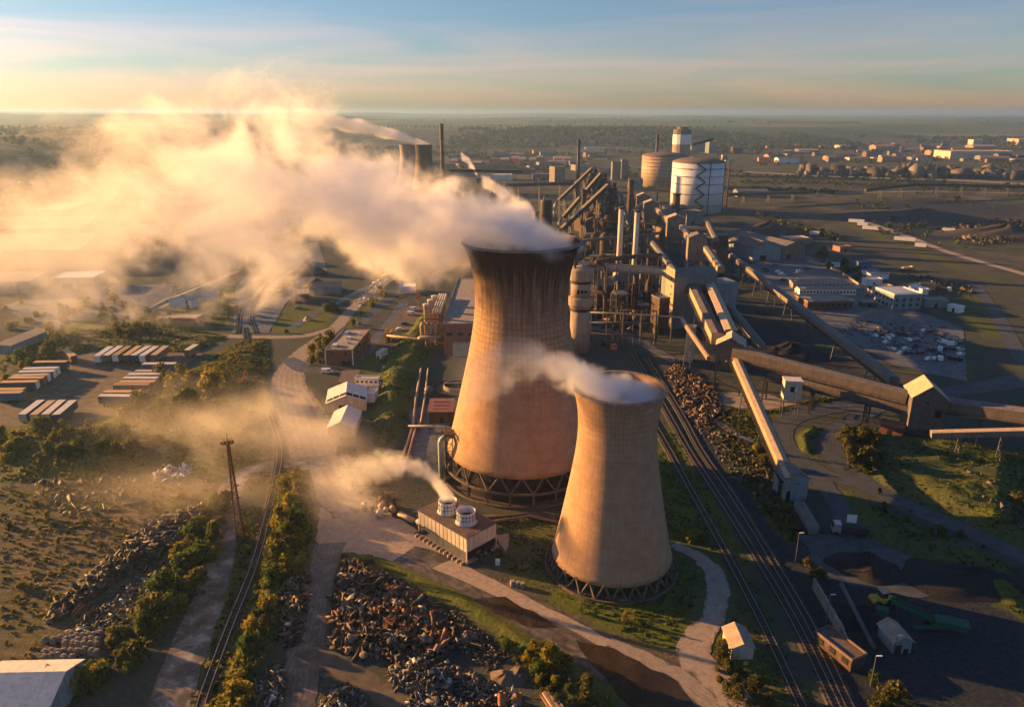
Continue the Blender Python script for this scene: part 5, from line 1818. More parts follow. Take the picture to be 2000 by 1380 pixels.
t = trailer("short orange container trailer standing skewed at the yard's top corner", Z8(715, 372), Z8(612, 298), tr_orange, corr_brown, navy_p, None)
gE = "trailers parked side-on along the dusty east bushes"
E = [((1393, 450), (1700, 450), tr_white, blue_p, white_p, "blue-sided trailer with white lettering, topmost of the east line"),
     ((1320, 518), (1630, 518), tr_tan, corr_brown, white_p, "tan-roofed trailer, second from the top of the east line"),
     ((1260, 550), (1580, 548), tr_white, navy_p, white_p, "white-roofed trailer, third from the top of the east line"),
     ((1210, 585), (1535, 583), tr_white, corr_brown, white_p, "white-roofed brown-sided trailer in the middle of the east line"),
     ((1170, 620), (1500, 618), tr_orange, corr_brown, white_p, "orange-roofed trailer, fourth from the bottom of the east line"),
     ((1120, 650), (1455, 650), tr_brown, corr_brown, white_p, "dull brown trailer, third from the bottom of the east line"),
     ((1015, 718), (1355, 720), tr_orange, navy_p, white_p, "yellow-tan roofed trailer, next to the bottom of the east line"),
     ((965, 760), (1315, 762), tr_white, navy_p, white_p, "white-roofed grey-violet trailer, bottom of the east line")]
el = []
for a, b, r, s, e, lb in E:
    el.append(trailer(lb, Z8(*a), Z8(*b), r, s, e, gE))
gW = "trailers parked side-on along the west bushes"
Wt = [((650, 428), (335, 435), tr_orange, navy_p, navy_p, "long dark trailer with faint pale lettering, topmost of the west line"),
      ((565, 490), (255, 495), tr_white, navy_p, white_p, "white-roofed trailer just below the dark lettered one"),
      ((525, 517), (205, 525), tr_white, blue_p, white_p, "white-roofed blue trailer, third of the west line"),
      ((475, 553), (160, 560), tr_tan, corr_brown, white_p, "tan-roofed trailer, fourth of the west line"),
      ((430, 585), (110, 590), tr_orange, corr_brown, corr_brown, "orange-roofed brown trailer, fifth of the west line"),
      ((370, 620), (35, 625), tr_orange, navy_p, white_p, "orange-roofed navy trailer with white rear, sixth of the west line"),
      ((245, 695), (-60, 700), tr_orange, corr_brown, corr_brown, "tan trailer cut by the frame edge, next to the bottom of the west line"),
      ((200, 728), (-60, 735), tr_orange, blue_p, blue_p, "orange-roofed blue trailer cut by the frame edge, bottom of the west line")]
wl = []
for a, b, r, s, e, lb in Wt:
    wl.append(trailer(lb, Z8(*a), Z8(*b), r, s, e, gW))
gS = "four trailers parked abreast at the bottom of the yard"
for a, b, r, s, e, lb in [((215, 945), (400, 810), tr_white, navy_p, corr_cream, "white-roofed trailer, first of the four abreast at the yard's bottom"),
                          ((315, 950), (500, 812), tr_tan, corr_brown, corr_cream, "tan-roofed trailer of the four abreast, half behind a yellow bush"),
                          ((445, 945), (615, 805), tr_white, corr_brown, corr_cream, "white-roofed trailer, third of the four abreast at the yard's bottom"),
                          ((540, 945), (720, 805), tr_white, navy_p, navy_p, "white-roofed navy-sided trailer, last of the four abreast")]:
    trailer(lb, Z8(*a), Z8(*b), r, s, e, gS)

m = MB()
m.box((7.6, -1.30, 2.9), (.22, .04, 1.2)).box((7.3, -1.30, 2.3), (.6, .04, .22))
for x in (8.3, 8.9):
    m.box((x, -1.30, 2.8), (.2, .04, 1.0)).box((x + .3, -1.30, 3.2), (.45, .04, .2))
m.box((9.6, -1.30, 2.8), (.2, .04, 1.0)).box((9.9, -1.30, 2.8), (.5, .04, .2)).box((9.9, -1.30, 3.2), (.5, .04, .2))
part(el[0], "side_lettering", m, white_p)
m = MB()
for k in range(14):
    m.box((2.2 + k * .62, 1.30, 2.7 + .06 * (k % 3)), (.4, .04, .5 - .1 * (k % 2)))
part(wl[0], "side_lettering", m, roof_felt)

# ------------------------------------------------------------------ cars, vans, machines
def car_proto(kind, paint):
    t = obj("parked_car" if kind == 'car' else "parked_van", None)
    if kind == 'car':
        pr = [(-2.1, .35), (2.1, .35), (2.15, .75), (1.2, .9), (.5, 1.42), (-1.2, 1.45), (-1.9, 1.0), (-2.15, .9)]
        gl = [(1.08, .93), (.48, 1.37), (-1.15, 1.39), (-1.75, 1.0)]
        w = .88
    else:
        pr = [(-2.4, .4), (2.4, .4), (2.45, .95), (1.7, 1.15), (1.1, 1.95), (-2.4, 2.0)]
        gl = [(1.6, 1.2), (1.06, 1.85), (.1, 1.85), (.1, 1.2)]
        w = .95
    part(t, "body", MB().extrude_y(pr, -w, w), paint)
    part(t, "window", MB().extrude_y(gl, -w - .012, w + .012), glass_m)
    x = 1.3 if kind == 'car' else 1.5
    for a in (-x, x):
        for s in (-1, 1):
            part(t, "wheel", MB().tube([(a, s * (w + .02), .33), (a, s * (w - .22), .33)], .33, 12), tyre)
    return t

_cp = {}
cols = {'white': white_p, 'grey': mat("car_grey", (.18, .19, .2), .3, .4, .1), 'dark': mat("car_dark", (.03, .033, .04), .3, .2, .1), 'red': mat("car_red", (.14, .025, .02), .35, .1, .1), 'blue': mat("car_blue", (.03, .05, .09), .35, .2, .1)}

def car(label, px, py, rz, col, kind='car', group=None):
    k = (kind, col)
    p = G(px, py, .02)
    if k not in _cp:
        t = _cp[k] = car_proto(kind, cols[col])
        t.location, t.rotation_euler = p, (0, 0, rz)
        t['label'], t['category'] = label, kind
        if group:
            t['group'] = group
        return t
    r = dup(_cp[k], p, rz, label, group)
    if not group and 'group' in r:
        del r['group']
    return r

car("white van parked alone on the dusty ground before the brick office", 640, 728, .05, 'white', 'van')
gp1 = "cars in the small car park by the red sign"
car("upper of two white vans parked at the far side of the small car park", 809, 606, .05, 'white', 'van', gp1)
car("lower of two white vans parked at the far side of the small car park", 804, 615, .05, 'white', 'van', gp1)
car("dark grey car parked at the kerb of the small car park", 791, 634, .1, 'dark', 'car', gp1)
car("silver-white car parked at the low end of the small car park", 782, 645, .1, 'white', 'car', gp1)
car("grey pick-up parked by the drive of the round lawn", 583, 603, .2, 'grey', 'car')
gp2 = "vehicles in the wide east car park"
for x, y, rz, c, k, lb in [(1521, 533, .1, 'white', 'van', "white van nearest the brown shed in the east car park"), (1527, 538, .1, 'white', 'van', "white van just below another white van in the east car park"), (1561, 532, .2, 'white', 'van', "white van standing by itself in the middle of the east car park"),
                        (1530, 548, .3, 'dark', 'car', "dark car behind the second long pale office"), (1557, 548, .2, 'white', 'car', "white car close to the end of the second pale office"), (1493, 526, .2, 'dark', 'car', "upper of two dark cars by the conveyor side of the car park"),
                        (1496, 530, .2, 'dark', 'car', "lower of two dark cars by the conveyor side of the car park"), (1577, 525, .2, 'red', 'car', "red car near the palisade fence"), (1658, 543, .2, 'grey', 'car', "grey car parked against the palisade fence"),
                        (1674, 563, -.6, 'white', 'car', "white car off the end of the windowed office"), (1697, 579, -.7, 'grey', 'car', "grey car below the fence beside the cabins"), (1512, 519, .1, 'grey', 'car', "grey car in front of the blue-grey shed")]:
    car(lb, x, y, rz, c, k, gp2)
gp3 = "vehicles crowded on the lower end of the east car park"
rv = random.Random(4)
kk = 0
for row, (y, xa, xb, n) in enumerate([(646, 1700, 1850, 9), (655, 1690, 1870, 11), (664, 1700, 1880, 12), (673, 1720, 1885, 12), (682, 1740, 1890, 11), (692, 1760, 1890, 10), (702, 1800, 1885, 7)]):
    for i in range(n):
        if rv.random() < .42:
            continue
        car("old car or van parked in the crowded lower end of the east car park", xa + (xb - xa) * (i + rv.uniform(-.25, .25)) / n, y + rv.uniform(-3, 3), rv.choice((.3, 1.2, 1.9, .5)) + rv.uniform(-.3, .3), rv.choice(('dark', 'grey', 'white', 'white', 'white', 'blue', 'red')), rv.choice(('car', 'car', 'van')) if rv.random() < .5 else 'car', gp3)
car("blue car parked on the pale lane beyond the collared stack", 1220, 638, .1, 'blue', 'car')

def lorry(label, p, rz, cab, body, tank=False):
    t = thing("lorry", label, "lorry", p, rz)
    part(t, "cab", MB().extrude_y([(0, .6), (2.0, .6), (2.0, 1.8), (1.7, 3.0), (0, 3.0)], -1.2, 1.2), cab)
    part(t, "windscreen", MB().extrude_y([(1.99, 1.85), (2.04, 1.85), (1.76, 2.85), (1.70, 2.85)], -1.05, 1.05), glass_m)
    if tank:
        part(t, "tank", MB().tube([(-.4, 0, 2.1), (-9, 0, 2.1)], 1.2, 16), body, True)
    else:
        part(t, "bed", MB().box0(-6.5, -.3, -1.2, 1.2, 1.1, 2.6), body)
    part(t, "chassis", MB().box0(-9 if tank else -6.5, 1.8, -.5, .5, .6, 1.0), dark_steel)
    for x in ((1.0, -5.4, -6.6, -7.8) if tank else (1.0, -4.4, -5.6)):
        for s in (-1, 1):
            part(t, "wheel", MB().tube([(x, s * 1.2, .5), (x, s * .8, .5)], .5, 12), tyre)
    return t

q = G(1196, 683)
lorry("orange-nosed locomotive-like tanker standing on the grass past the collared stack", q, -1.15, orange_p, rust_dark, True)
lorry("dump truck working on the dirt yard beyond the container offices", G(1778, 528), .2, yellow_p, roof_tan)
lorry("flatbed truck among scrap at the far edge of the dirt yard", G(1850, 570), -.4, white_p, rust)
lorry("small silver truck parked beside the siding signboard", G(1640, 1040), 2.9, silver, dark_steel)
# wheel loader
q = G(1726, 1178)
t = thing("wheel_loader", "yellow wheel loader working among coal in shadow", "wheel loader", q, .15)
part(t, "rear_body", MB().extrude_y([(-3.2, .9), (-.2, .9), (-.2, 1.9), (-2.9, 2.0), (-3.2, 1.6)], -1.15, 1.15), yellow_p)
part(t, "front_frame", MB().extrude_y([(0, .8), (2.0, .8), (2.2, 1.5), (.2, 1.6)], -.7, .7), yellow_p)
part(t, "cab", MB().extrude_y([(-1.2, 1.95), (.2, 1.9), (.1, 3.3), (-1.1, 3.3)], -.8, .8), glass_m)
part(t, "cab_roof", MB().box((-.5, 0, 3.38), (1.7, 1.9, .15)), roof_tan)
part(t, "arm", MB().beam((1.2, -.5, 1.5), (3.2, -.5, .8), .25, .4).beam((1.2, .5, 1.5), (3.2, .5, .8), .25, .4), yellow_p)
part(t, "bucket", MB().extrude_y([(3.0, .25), (4.3, .2), (3.4, .5), (3.3, 1.4), (3.0, 1.3)], -1.5, 1.5), dark_steel)
for x in (-2.2, 1.1):
    for s in (-1, 1):
        part(t, "wheel", MB().tube([(x, s * 1.35, .85), (x, s * .75, .85)], .85, 16), tyre)
# green screener
a, b = G(1735, 1205), G(1885, 1238)
rz = math.atan2(b.y - a.y, b.x - a.x)
t = thing("mobile_screener", "long green mobile screening machine with conveyor arm in the coal yard", "screening machine", (a.x, a.y, 0), rz)
L = (b - a).length
part(t, "conveyor_arm", MB().beam((0, 0, 4.3), (L * .62, 0, 1.5), 1.3, .5), green_p)
for s in (-.7, .7):
    part(t, "side_rail", MB().beam((0, s, 4.7), (L * .62, s, 1.9), .12, .45), green_p)
part(t, "screen_box", MB().extrude_y([(L * .55, .9), (L * .72, .9), (L * .8, 2.8), (L * .6, 2.4)], -1.3, 1.3), green_p)
part(t, "hopper", MB().extrude_y([(L * .76, 1.2), (L * 1.0, 1.2), (L * 1.03, 2.6), (L * .74, 2.6)], -1.4, 1.4), green_p)
part(t, "track_frame", MB().extrude_y([(L * .5, .1), (L * .85, .1), (L * .87, .5), (L * .85, .95), (L * .5, .95), (L * .48, .5)], -1.25, -.75).extrude_y([(L * .5, .1), (L * .85, .1), (L * .87, .5), (L * .85, .95), (L * .5, .95), (L * .48, .5)], .75, 1.25), dark_steel)
part(t, "discharge_conveyor", MB().beam((L * .7, -1.2, 1.4), (L * .3, -3.0, .9), .9, .3), green_p)
part(t, "engine_box", MB().box((-1.5, -.6, 1.6), (2.4, 1.8, 1.6)), green_p)
part(t, "prop", MB().beam((L * .1, -.5, 0), (L * .1, -.5, 3.6), .2).beam((L * .1, .5, 0), (L * .1, .5, 3.6), .2), dark_steel)

# ------------------------------------------------------------------ fan cooling unit
A, B, C = G(819, 1042), G(912, 1100), G(955, 1062)
rz = math.atan2(B.y - A.y, B.x - A.x)
L, W = (B - A).length, (C - B).length
fu = thing("fan_cooling_unit", "cream cooling unit with two round white fan stacks between the towers", "cooling unit", (A.x, A.y, 0), rz)
panel = mat("unit_panels", (.60, .52, .40), .6, 0, .1, .5, streak=.35)
part(fu, "louvre_base", MB().box0(.25, L - .25, .25, W - .25, .6, 3.0), void_m)
for k in range(5):
    part(fu, "louvre_blade", MB().box((L / 2, .12, .95 + k * .42), (L - .4, .3, .07), rx=.5), grey_steel)
part(fu, "casing", MB().box0(0, L, 0, W, 3.0, 6.8), panel)
for i in range(int(L / 1.5)):
    part(fu, "panel_rib", MB().box((.75 + i * 1.5, -.02, 4.9), (.06, .08, 3.7)), roof_tan)
for i in range(int(W / 1.5)):
    part(fu, "panel_rib", MB().box((L + .02, .75 + i * 1.5, 4.9), (.08, .06, 3.7)), roof_tan)
part(fu, "deck", MB().box0(-.15, L + .15, -.15, W + .15, 6.8, 7.0), roof_brown)
part(fu, "plinth", MB().box0(-.6, L + .6, -.6, W + .6, -.2, .6), conc)
for i in range(12):
    part(fu, "pier", MB().box((.5 + i * (L - 1) / 11, -1.2, .35), (.45, .9, .7)), roof_tan)
for x in (0, L):
    for y in (0, W):
        part(fu, "corner_post", MB().box((x, y, 1.9), (.25, .25, 2.6)), panel)
rail_ = MB()
for x0, y0, x1, y1 in ((0, 0, L, 0), (L, 0, L, W), (L, W, 0, W), (0, W, 0, 0)):
    for z in (7.5, 8.0):
        rail_.beam((x0, y0, z), (x1, y1, z), .06)
    for k in range(8):
        rail_.beam((x0 + (x1 - x0) * k / 8, y0 + (y1 - y0) * k / 8, 7), (x0 + (x1 - x0) * k / 8, y0 + (y1 - y0) * k / 8, 8), .06)
part(fu, "handrail", rail_, grey_steel)
for cx in (L * .32, L * .70):
    f = MB().lathe([(2.75, 7.0), (2.45, 7.7), (2.3, 9.0), (2.35, 10.2), (2.25, 10.2), (2.2, 9.0), (2.35, 7.7), (2.6, 7.05)], 36, (cx, W * .5, 0), close=True)
    fs = part(fu, "fan_stack", f, white_p, True)
    fs2 = MB()
    for k in range(18):
        a = 2 * math.pi * k / 18
        fs2.beam((cx + 2.5 * math.cos(a), W * .5 + 2.5 * math.sin(a), 7.6), (cx + 2.38 * math.cos(a), W * .5 + 2.38 * math.sin(a), 10.2), .09)
    obj("stiffener", fs2.mesh("stiffener", grey_steel), fs)
    for z in (8.4, 9.4):
        obj("hoop", MB().lathe([(2.36, z - .05), (2.46, z - .05), (2.46, z + .05), (2.36, z + .05)], 36, (cx, W * .5, 0), close=True).mesh("hoop", grey_steel), fs)
    obj("fan", MB().lathe([(2.25, 8.2), (0, 8.3)], 24, (cx, W * .5, 0)).mesh("fan", void_m), fs)
part(fu, "inlet_pipe", MB().tube([(-.3, 2, 1.6), (-2.4, 2, 1.6), (-3.4, 2.4, 1.2), (-3.6, 3, -.3)], .75, 12), corr_cream, True)
part(fu, "inlet_pipe", MB().tube([(L + .3, 3, 1.0), (L + 2.0, 3, 1.0), (L + 2.6, 3.3, .4), (L + 2.8, 3.6, -.4)], .5, 12), dark_steel, True)
part(fu, "stair", MB().beam((-1.2, -.6, 0), (2.6, -.6, 3.4), .8, .12).box0(2.4, 6.6, -1.1, -.05, 3.3, 3.4), grey_steel)
q = G(800, 1018)
t = thing("pipe_manifold", "fallen tan pipe and steel frame bits beside the fan unit", "pipework", q, -.7)
part(t, "pipe", MB().tube([(-4, 0, .8), (1.5, 0, .8)], .75, 14), roof_tan, True)
fr = MB()
for k in range(7):
    fr.beam((-3 + k * 1.2, 3.0 + random.random(), .1), (-1 + k * 1.1, 4.5 + random.random() * 2, 1.8 * random.random() + .3), .2)
part(t, "frame", fr, silver)
q = G(744, 998)
t = thing("pipe_heap", "steaming heap of dust-coated machinery and pipe ends by the road", "machinery", q, .4)
rr = random.Random(3)
for k in range(9):
    x, y = rr.uniform(-4, 4), rr.uniform(-3, 3)
    part(t, "pipe_end" if k % 2 else "vessel", MB().tube([(x, y, .6), (x + rr.uniform(-1, 1.5), y + rr.uniform(-1.5, 1.5), .8 + rr.random() * 1.8)], .5 + .5 * rr.random(), 10), [gal_warm, corr_cream, rust_dark][k % 3], True)
q = G(942, 1085)
t = thing("pump_set", "dark pumps and pipe elbows on the grass off the end of the fan unit", "machinery", q, .5)
for k in range(6):
    x, y = (k % 3) * 1.7 - 1.5, (k // 3) * 1.8
    part(t, "pump" if k % 2 else "elbow_pipe", MB().tube([(x, y, 0), (x, y, 1.1), (x + .5, y + .3, 1.5), (x + 1.2, y + .5, 1.3)], .45, 10), dark_steel if k % 3 else grey_steel, True)
q = G(972, 1101)
single("water_cube", "small white plastic tank on the grass near the fan unit", "tank", MB().box((0, 0, .6), (1.1, 1.1, 1.15)).box((0, 0, 1.25), (.5, .5, .15)), white_p, False, q)
for i, x in enumerate((1001, 1011, 1020)):
    q = G(x, 1142 + i * 2)
    single("ballast_block", ["pale stone block, first of three beside the concrete strip", "pale stone block in the middle of three beside the concrete strip", "pale stone block, last of three beside the small tower's grass"][i], "block",
           MB().box((0, 0, .5), (1.0, 1.2, 1.1), .2).box((0, 0, 1.12), (.8, 1, .2), .2), conc, False, q, "three stone blocks by the strip")
sheet("path", [(965, 1045), (990, 1042), (995, 1060), (985, 1078), (975, 1062)], pale)

# ------------------------------------------------------------------ mast, poles, signs, fences, walls
q = G(470, 1053)
t = thing("lattice_mast", "tall rusty lattice floodlight mast standing by the dusty crossing", "lattice mast", q, .3)
zt = 27.0
leg_pts = lambda z, a: ((1.25 - .95 * z / zt) * math.cos(a), (1.25 - .95 * z / zt) * math.sin(a), z)
for k in range(4):
    a = math.pi / 4 + k * math.pi / 2
    part(t, "leg", MB().beam(leg_pts(-.3, a), leg_pts(zt, a), .2), rust)
br = MB()
zz = [0]
while zz[-1] < zt - 1:
    zz.append(zz[-1] + 2.3 - 1.2 * zz[-1] / zt)
for z0, z1 in zip(zz, zz[1:]):
    for k in range(4):
        a, b = math.pi / 4 + k * math.pi / 2, math.pi / 4 + (k + 1) * math.pi / 2
        br.beam(leg_pts(z0, a), leg_pts(z1, b), .1)
        br.beam(leg_pts(z0, b), leg_pts(z1, a), .1)
        br.beam(leg_pts(z0, a), leg_pts(z0, b), .1)
part(t, "bracing", br, rust)
part(t, "platform", MB().box((0, 0, zt), (2.4, 2.4, .15)).box((0, 0, zt + .9), (2.4, .08, .08)).beam((0, 0, zt), (0, 0, zt + 2.4), .12), rust)
for x in (-1.3, -.45, .45, 1.3):
    part(t, "floodlight", MB().box((x, -1.1, zt + .45), (.5, .35, .45)), dark_steel)
for k in range(8):
    part(t, "ladder_cage", MB().box((1.25 - .95 * (k + .5) / 8 + .25, 0, zt * (k + .5) / 8), (.5, .6, .12)), rust) if k < 5 else None

def pole(label, base, top_px, lamp=True, cross=False):
    b = G(*base)
    d = ray(*top_px)
    z = CAM_H + d.z * (b.y / d.y)
    t = thing("lamp_post", label, "lamp post", b)
    part(t, "pole", MB().tube([(0, 0, -.3), (0, 0, z)], [.12, .07], 8), grey_steel)
    if lamp:
        part(t, "lamp_head", MB().beam((0, 0, z), (1.0, -.2, z + .15), .22, .14), white_p)
    return t

pole("leaning-looking lamp post by the scrap at the coal yard's top corner", (1553, 1098), (1561, 1040))
pole("lamp post standing behind the long coal yard wall", (1612, 1222), (1623, 1160))
pole("lamp post in front of the small coal yard shed", (1746, 1276), (1755, 1240))
pole("tall lamp post beside the bush at the bottom of the coal yard", (1700, 1340), (1713, 1280))
pole("thin post among grass near the low end house", (1487, 972), (1491, 932))
pole("yellow-lit post at the top of the grass bank", (749, 750), (750, 716))
pole("slim white pole at the small car park road", (781, 600), (781, 580))
pole("lamp column with bright lamp on the pale lane beyond the tall tower", (1280, 672), (1282, 600))
q = G(817, 600)
t = thing("road_sign", "red square sign on a post at the small car park entrance", "sign", q)
part(t, "post", MB().beam((0, 0, -.2), (0, 0, 5.0), .15), white_p)
part(t, "sign_panel", MB().box((0, 0, 6.2), (2.2, .15, 2.8)), mat("sign_red", (.5, .05, .05), .5, 0, .1))
q = G(1660, 1036)
t = thing("notice_board", "white two-panel notice board standing beside the siding road", "sign", q, -.15)
for s in (-1, 1):
    part(t, "panel", MB().box((s * .62, 0, 3.4), (1.2, .12, 2.6)), white_p)
    part(t, "post", MB().beam((s * .7, .12, -.3), (s * .7, .12, 3.6), .14), grey_steel)
q = G(1455, 1305)
t = thing("trackside_sign", "little yellow sign beside the tan trackside hut", "sign", q)
part(t, "post", MB().beam((0, 0, -.2), (0, 0, 1.2), .1), grey_steel)
part(t, "sign_panel", MB().box((0, -.05, 1.4), (.9, .08, .9)), yellow_p)
# retaining wall of the coal yard, in bays
wl_p = [G(1588, 1148), G(1612, 1190), G(1640, 1240), G(1662, 1296)]
t = thing("retaining_wall", "long stained concrete wall holding back coal beside the rails", "wall", wl_p[0])
for a, b in zip(wl_p, wl_p[1:]):
    m = MB()
    dv = (b - a).normalized()
    n = 5
    for k in range(n):
        p0, p1 = a.lerp(b, k / n), a.lerp(b, (k + .96) / n)
        m.beam((p0.x, p0.y, 1.3 - .12 * (k % 2)), (p1.x, p1.y, 1.3 - .12 * (k % 2)), .5, 2.9)
    partw(t, "wall_bay", m, conc)
a, b = G(1640, 1158), G(1705, 1270)
single("pipe_run", "dark blue pipe lying along the inside of the coal bay", "pipe", MB().tube([(a.x, a.y, 2.4), (b.x, b.y, .8)], .5, 10), grey_steel, True)
# palisade fence and others
def fence(label, px, h=1.8, post=3.0, m=None, nm="fence"):
    pts = [G(*p) for p in px]
    t = thing(nm, label, "fence", pts[0])
    pm, pn = MB(), MB()
    for a, b in zip(pts, pts[1:]):
        n = max(1, int((b - a).length / post))
        for k in range(n):
            q = a.lerp(b, k / n)
            pm.box((q.x, q.y, h / 2), (.12, .12, h))
        pn.beam((a.x, a.y, h * .55), (b.x, b.y, h * .55), .06, h * .8)
    partw(t, "post_row", pm, grey_steel)
    partw(t, "panel_run", pn, m or roof_tan)
    return t

fence("pale palisade fence curving along the edge of the east car park", [(1577, 513), (1610, 520), (1645, 536), (1680, 560), (1735, 592)], 2.2, 3, roof_tan)
fence("thin white edge rail along the road past the trailer bushes", [(222, 640), (290, 604), (350, 573), (395, 553)], 1.0, 4, white_p)
for i, (x, y) in enumerate([(1756, 1049), (1774, 1056), (1795, 1064), (1815, 1073), (1842, 1085)]):
    single("concrete_barrier", ["barrier block closest to the siding road at the coal yard edge", "second barrier block along the coal yard edge", "middle barrier block along the coal yard edge", "fourth barrier block along the coal yard edge", "last barrier block along the coal yard edge"][i], "barrier",
           MB().extrude_y([(-.4, 0), (.4, 0), (.2, .9), (-.2, .9)], -1.3, 1.3), conc, False, G(x, y), "barrier blocks along the coal yard edge").rotation_euler = (0, 0, 1.1)
for i, (x, y, lb) in enumerate([(1356, 743, "yellow handrail cage among the scrap, set back"), (1384, 760, "yellow handrail cage at the foot of the dark transfer house")]):
    q = G(x, y)
    m = MB()
    for sx in (-2, 0, 2):
        for sy in (-.6, .6):
            m.beam((sx, sy, 0), (sx, sy, 1.3), .16)
    for z in (.6, 1.25):
        m.beam((-2, -.6, z), (2, -.6, z), .16).beam((-2, .6, z), (2, .6, z), .16).beam((-2, -.6, z), (-2, .6, z), .16).beam((2, -.6, z), (2, .6, z), .16)
    single("guard_rail", lb, "guard rail", m, yellow_p, False, q)

# ore wagons in the smoky yard
gw = "wagons standing on the smoky siding"
wp = None
for i, (x, y, lb) in enumerate([(540, 576, "rusty wagon nearest the round lawn on the smoky siding"), (549, 568, "second rusty wagon on the smoky siding"), (557, 561, "third wagon on the siding with a glowing load"), (565, 554, "farthest wagon of the siding, last before the steam"), (456, 606, "orange wagon alone on the left siding")]):
    p = G(x, y)
    if wp is None:
        wp = thing("rail_wagon", lb, "wagon", p, .9, gw)
        part(wp, "hopper_body", MB().extrude_y([(-3.6, 1.0), (3.6, 1.0), (4.2, 2.9), (-4.2, 2.9)], -1.3, 1.3), rust)
        for sx in (-2.6, 2.6):
            for s in (-1, 1):
                part(wp, "wheel", MB().tube([(sx, s * .8, .5), (sx, s * .65, .5)], .5, 12), dark_steel)
        part(wp, "underframe", MB().box0(-4, 4, -.9, .9, .65, 1.0), dark_steel)
    else:
        dup(wp, p, .9 if i < 4 else 1.5, lb, gw)
q = G(473, 752)
t = thing("orange_excavator", "dust-veiled orange machine standing by the rail track", "excavator", q, 1.4)
part(t, "body", MB().extrude_y([(-1.8, 1), (1.8, 1), (1.6, 2.4), (0, 3.2), (-1.6, 2.6)], -1.2, 1.2), orange_p)
part(t, "boom", MB().beam((1, 0, 2.2), (3.2, 0, 5.2), .5).beam((3.2, 0, 5.2), (5.2, 0, 2.4), .4), orange_p)
for s in (-1, 1):
    part(t, "track", MB().extrude_y([(-2, .1), (2, .1), (2.3, .5), (2, .95), (-2, .95), (-2.3, .5)], s * 1.1 - .3, s * 1.1 + .3), dark_steel)
# ------------------------------------------------------------------ vegetation
def leaf_mat(name, c1, c2, c3, tr=.4):
    m = bpy.data.materials.new(name)
    m.use_nodes = True
    nt = m.node_tree
    N, L = nt.nodes.new, nt.links.new
    out = nt.nodes['Material Output']
    b = nt.nodes['Principled BSDF']
    b.inputs['Roughness'].default_value = .7
    b.inputs['Specular IOR Level'].default_value = .2
    ge = N('ShaderNodeNewGeometry')
    n = N('ShaderNodeTexNoise')
    n.inputs['Scale'].default_value = .22
    n.inputs['Detail'].default_value = 4
    L(ge.outputs['Position'], n.inputs['Vector'])
    ad = N('ShaderNodeMath')
    ad.operation = 'MULTIPLY_ADD'
    L(ge.outputs['Random Per Island'], ad.inputs[0])
    ad.inputs[1].default_value = .4
    su = N('ShaderNodeMath')
    su.operation = 'SUBTRACT'
    L(n.outputs['Fac'], su.inputs[0])
    su.inputs[1].default_value = .2
    L(su.outputs[0], ad.inputs[2])
    r = N('ShaderNodeValToRGB')
    e = r.color_ramp.elements
    e.new(.5)
    for q, p, c in zip(e, (.28, .5, .75), (c1, c2, c3)):
        q.position = p
        q.color = (*c, 1)
    L(ad.outputs[0], r.inputs['Fac'])
    L(r.outputs['Color'], b.inputs['Base Color'])
    t = N('ShaderNodeBsdfTranslucent')
    L(r.outputs['Color'], t.inputs['Color'])
    mx = N('ShaderNodeMixShader')
    mx.inputs[0].default_value = tr
    L(b.outputs[0], mx.inputs[1])
    L(t.outputs[0], mx.inputs[2])
    L(mx.outputs[0], out.inputs['Surface'])
    return m

lf_green = leaf_mat("leaf_green", (.022, .046, .010), (.055, .092, .018), (.11, .15, .03), .5)
lf_olive = leaf_mat("leaf_olive", (.042, .046, .012), (.10, .10, .024), (.19, .16, .04), .5)
lf_yellow = leaf_mat("leaf_yellow", (.11, .11, .014), (.22, .19, .022), (.32, .25, .035), .5)
lf_far = leaf_mat("leaf_distant", (.022, .036, .014), (.045, .062, .022), (.08, .09, .034), .3)
bark = mat("bark", (.07, .05, .035), .95, 0, .3, 3)

def leaf_quads(P, s, rng, flat=.0):
    """quads of size s at points P, random orientation"""
    n = len(P)
    a = rng.normal(size=(n, 3))
    a /= np.linalg.norm(a, axis=1, keepdims=True)
    b = rng.normal(size=(n, 3))
    b -= (b * a).sum(1, keepdims=True) * a
    b /= np.linalg.norm(b, axis=1, keepdims=True)
    if not np.isscalar(s):
        s = np.asarray(s)[:, None]
    a, b = a * s, b * s * .7
    v = np.stack([P - a - b * .4, P + b, P + a + b * .3, P - b], 1).reshape(-1, 3)
    f = np.arange(n * 4).reshape(n, 4)
    return v, f

def crown_points(rng, h, w, lobes, n, base=.15):
    c = []
    for k in range(lobes):
        a, r = rng.random() * 6.28, w * .5 * math.sqrt(rng.random()) * .75
        z = h * (base + (.95 - base) * rng.random() ** .8)
        rr = w * (.20 + .16 * rng.random()) * (1.1 - .45 * z / h)
        c.append((r * math.cos(a) * (1.15 - z / h * .7), r * math.sin(a) * (1.15 - z / h * .7), z, rr))
    c = np.array(c)
    k = rng.integers(0, lobes, n)
    d = rng.normal(size=(n, 3))
    d /= np.linalg.norm(d, axis=1, keepdims=True)
    rad = c[k, 3] * (.55 + .5 * rng.random(n))
    P = c[k, :3] + d * rad[:, None]
    P[:, 2] = np.maximum(P[:, 2], .05)
    return P

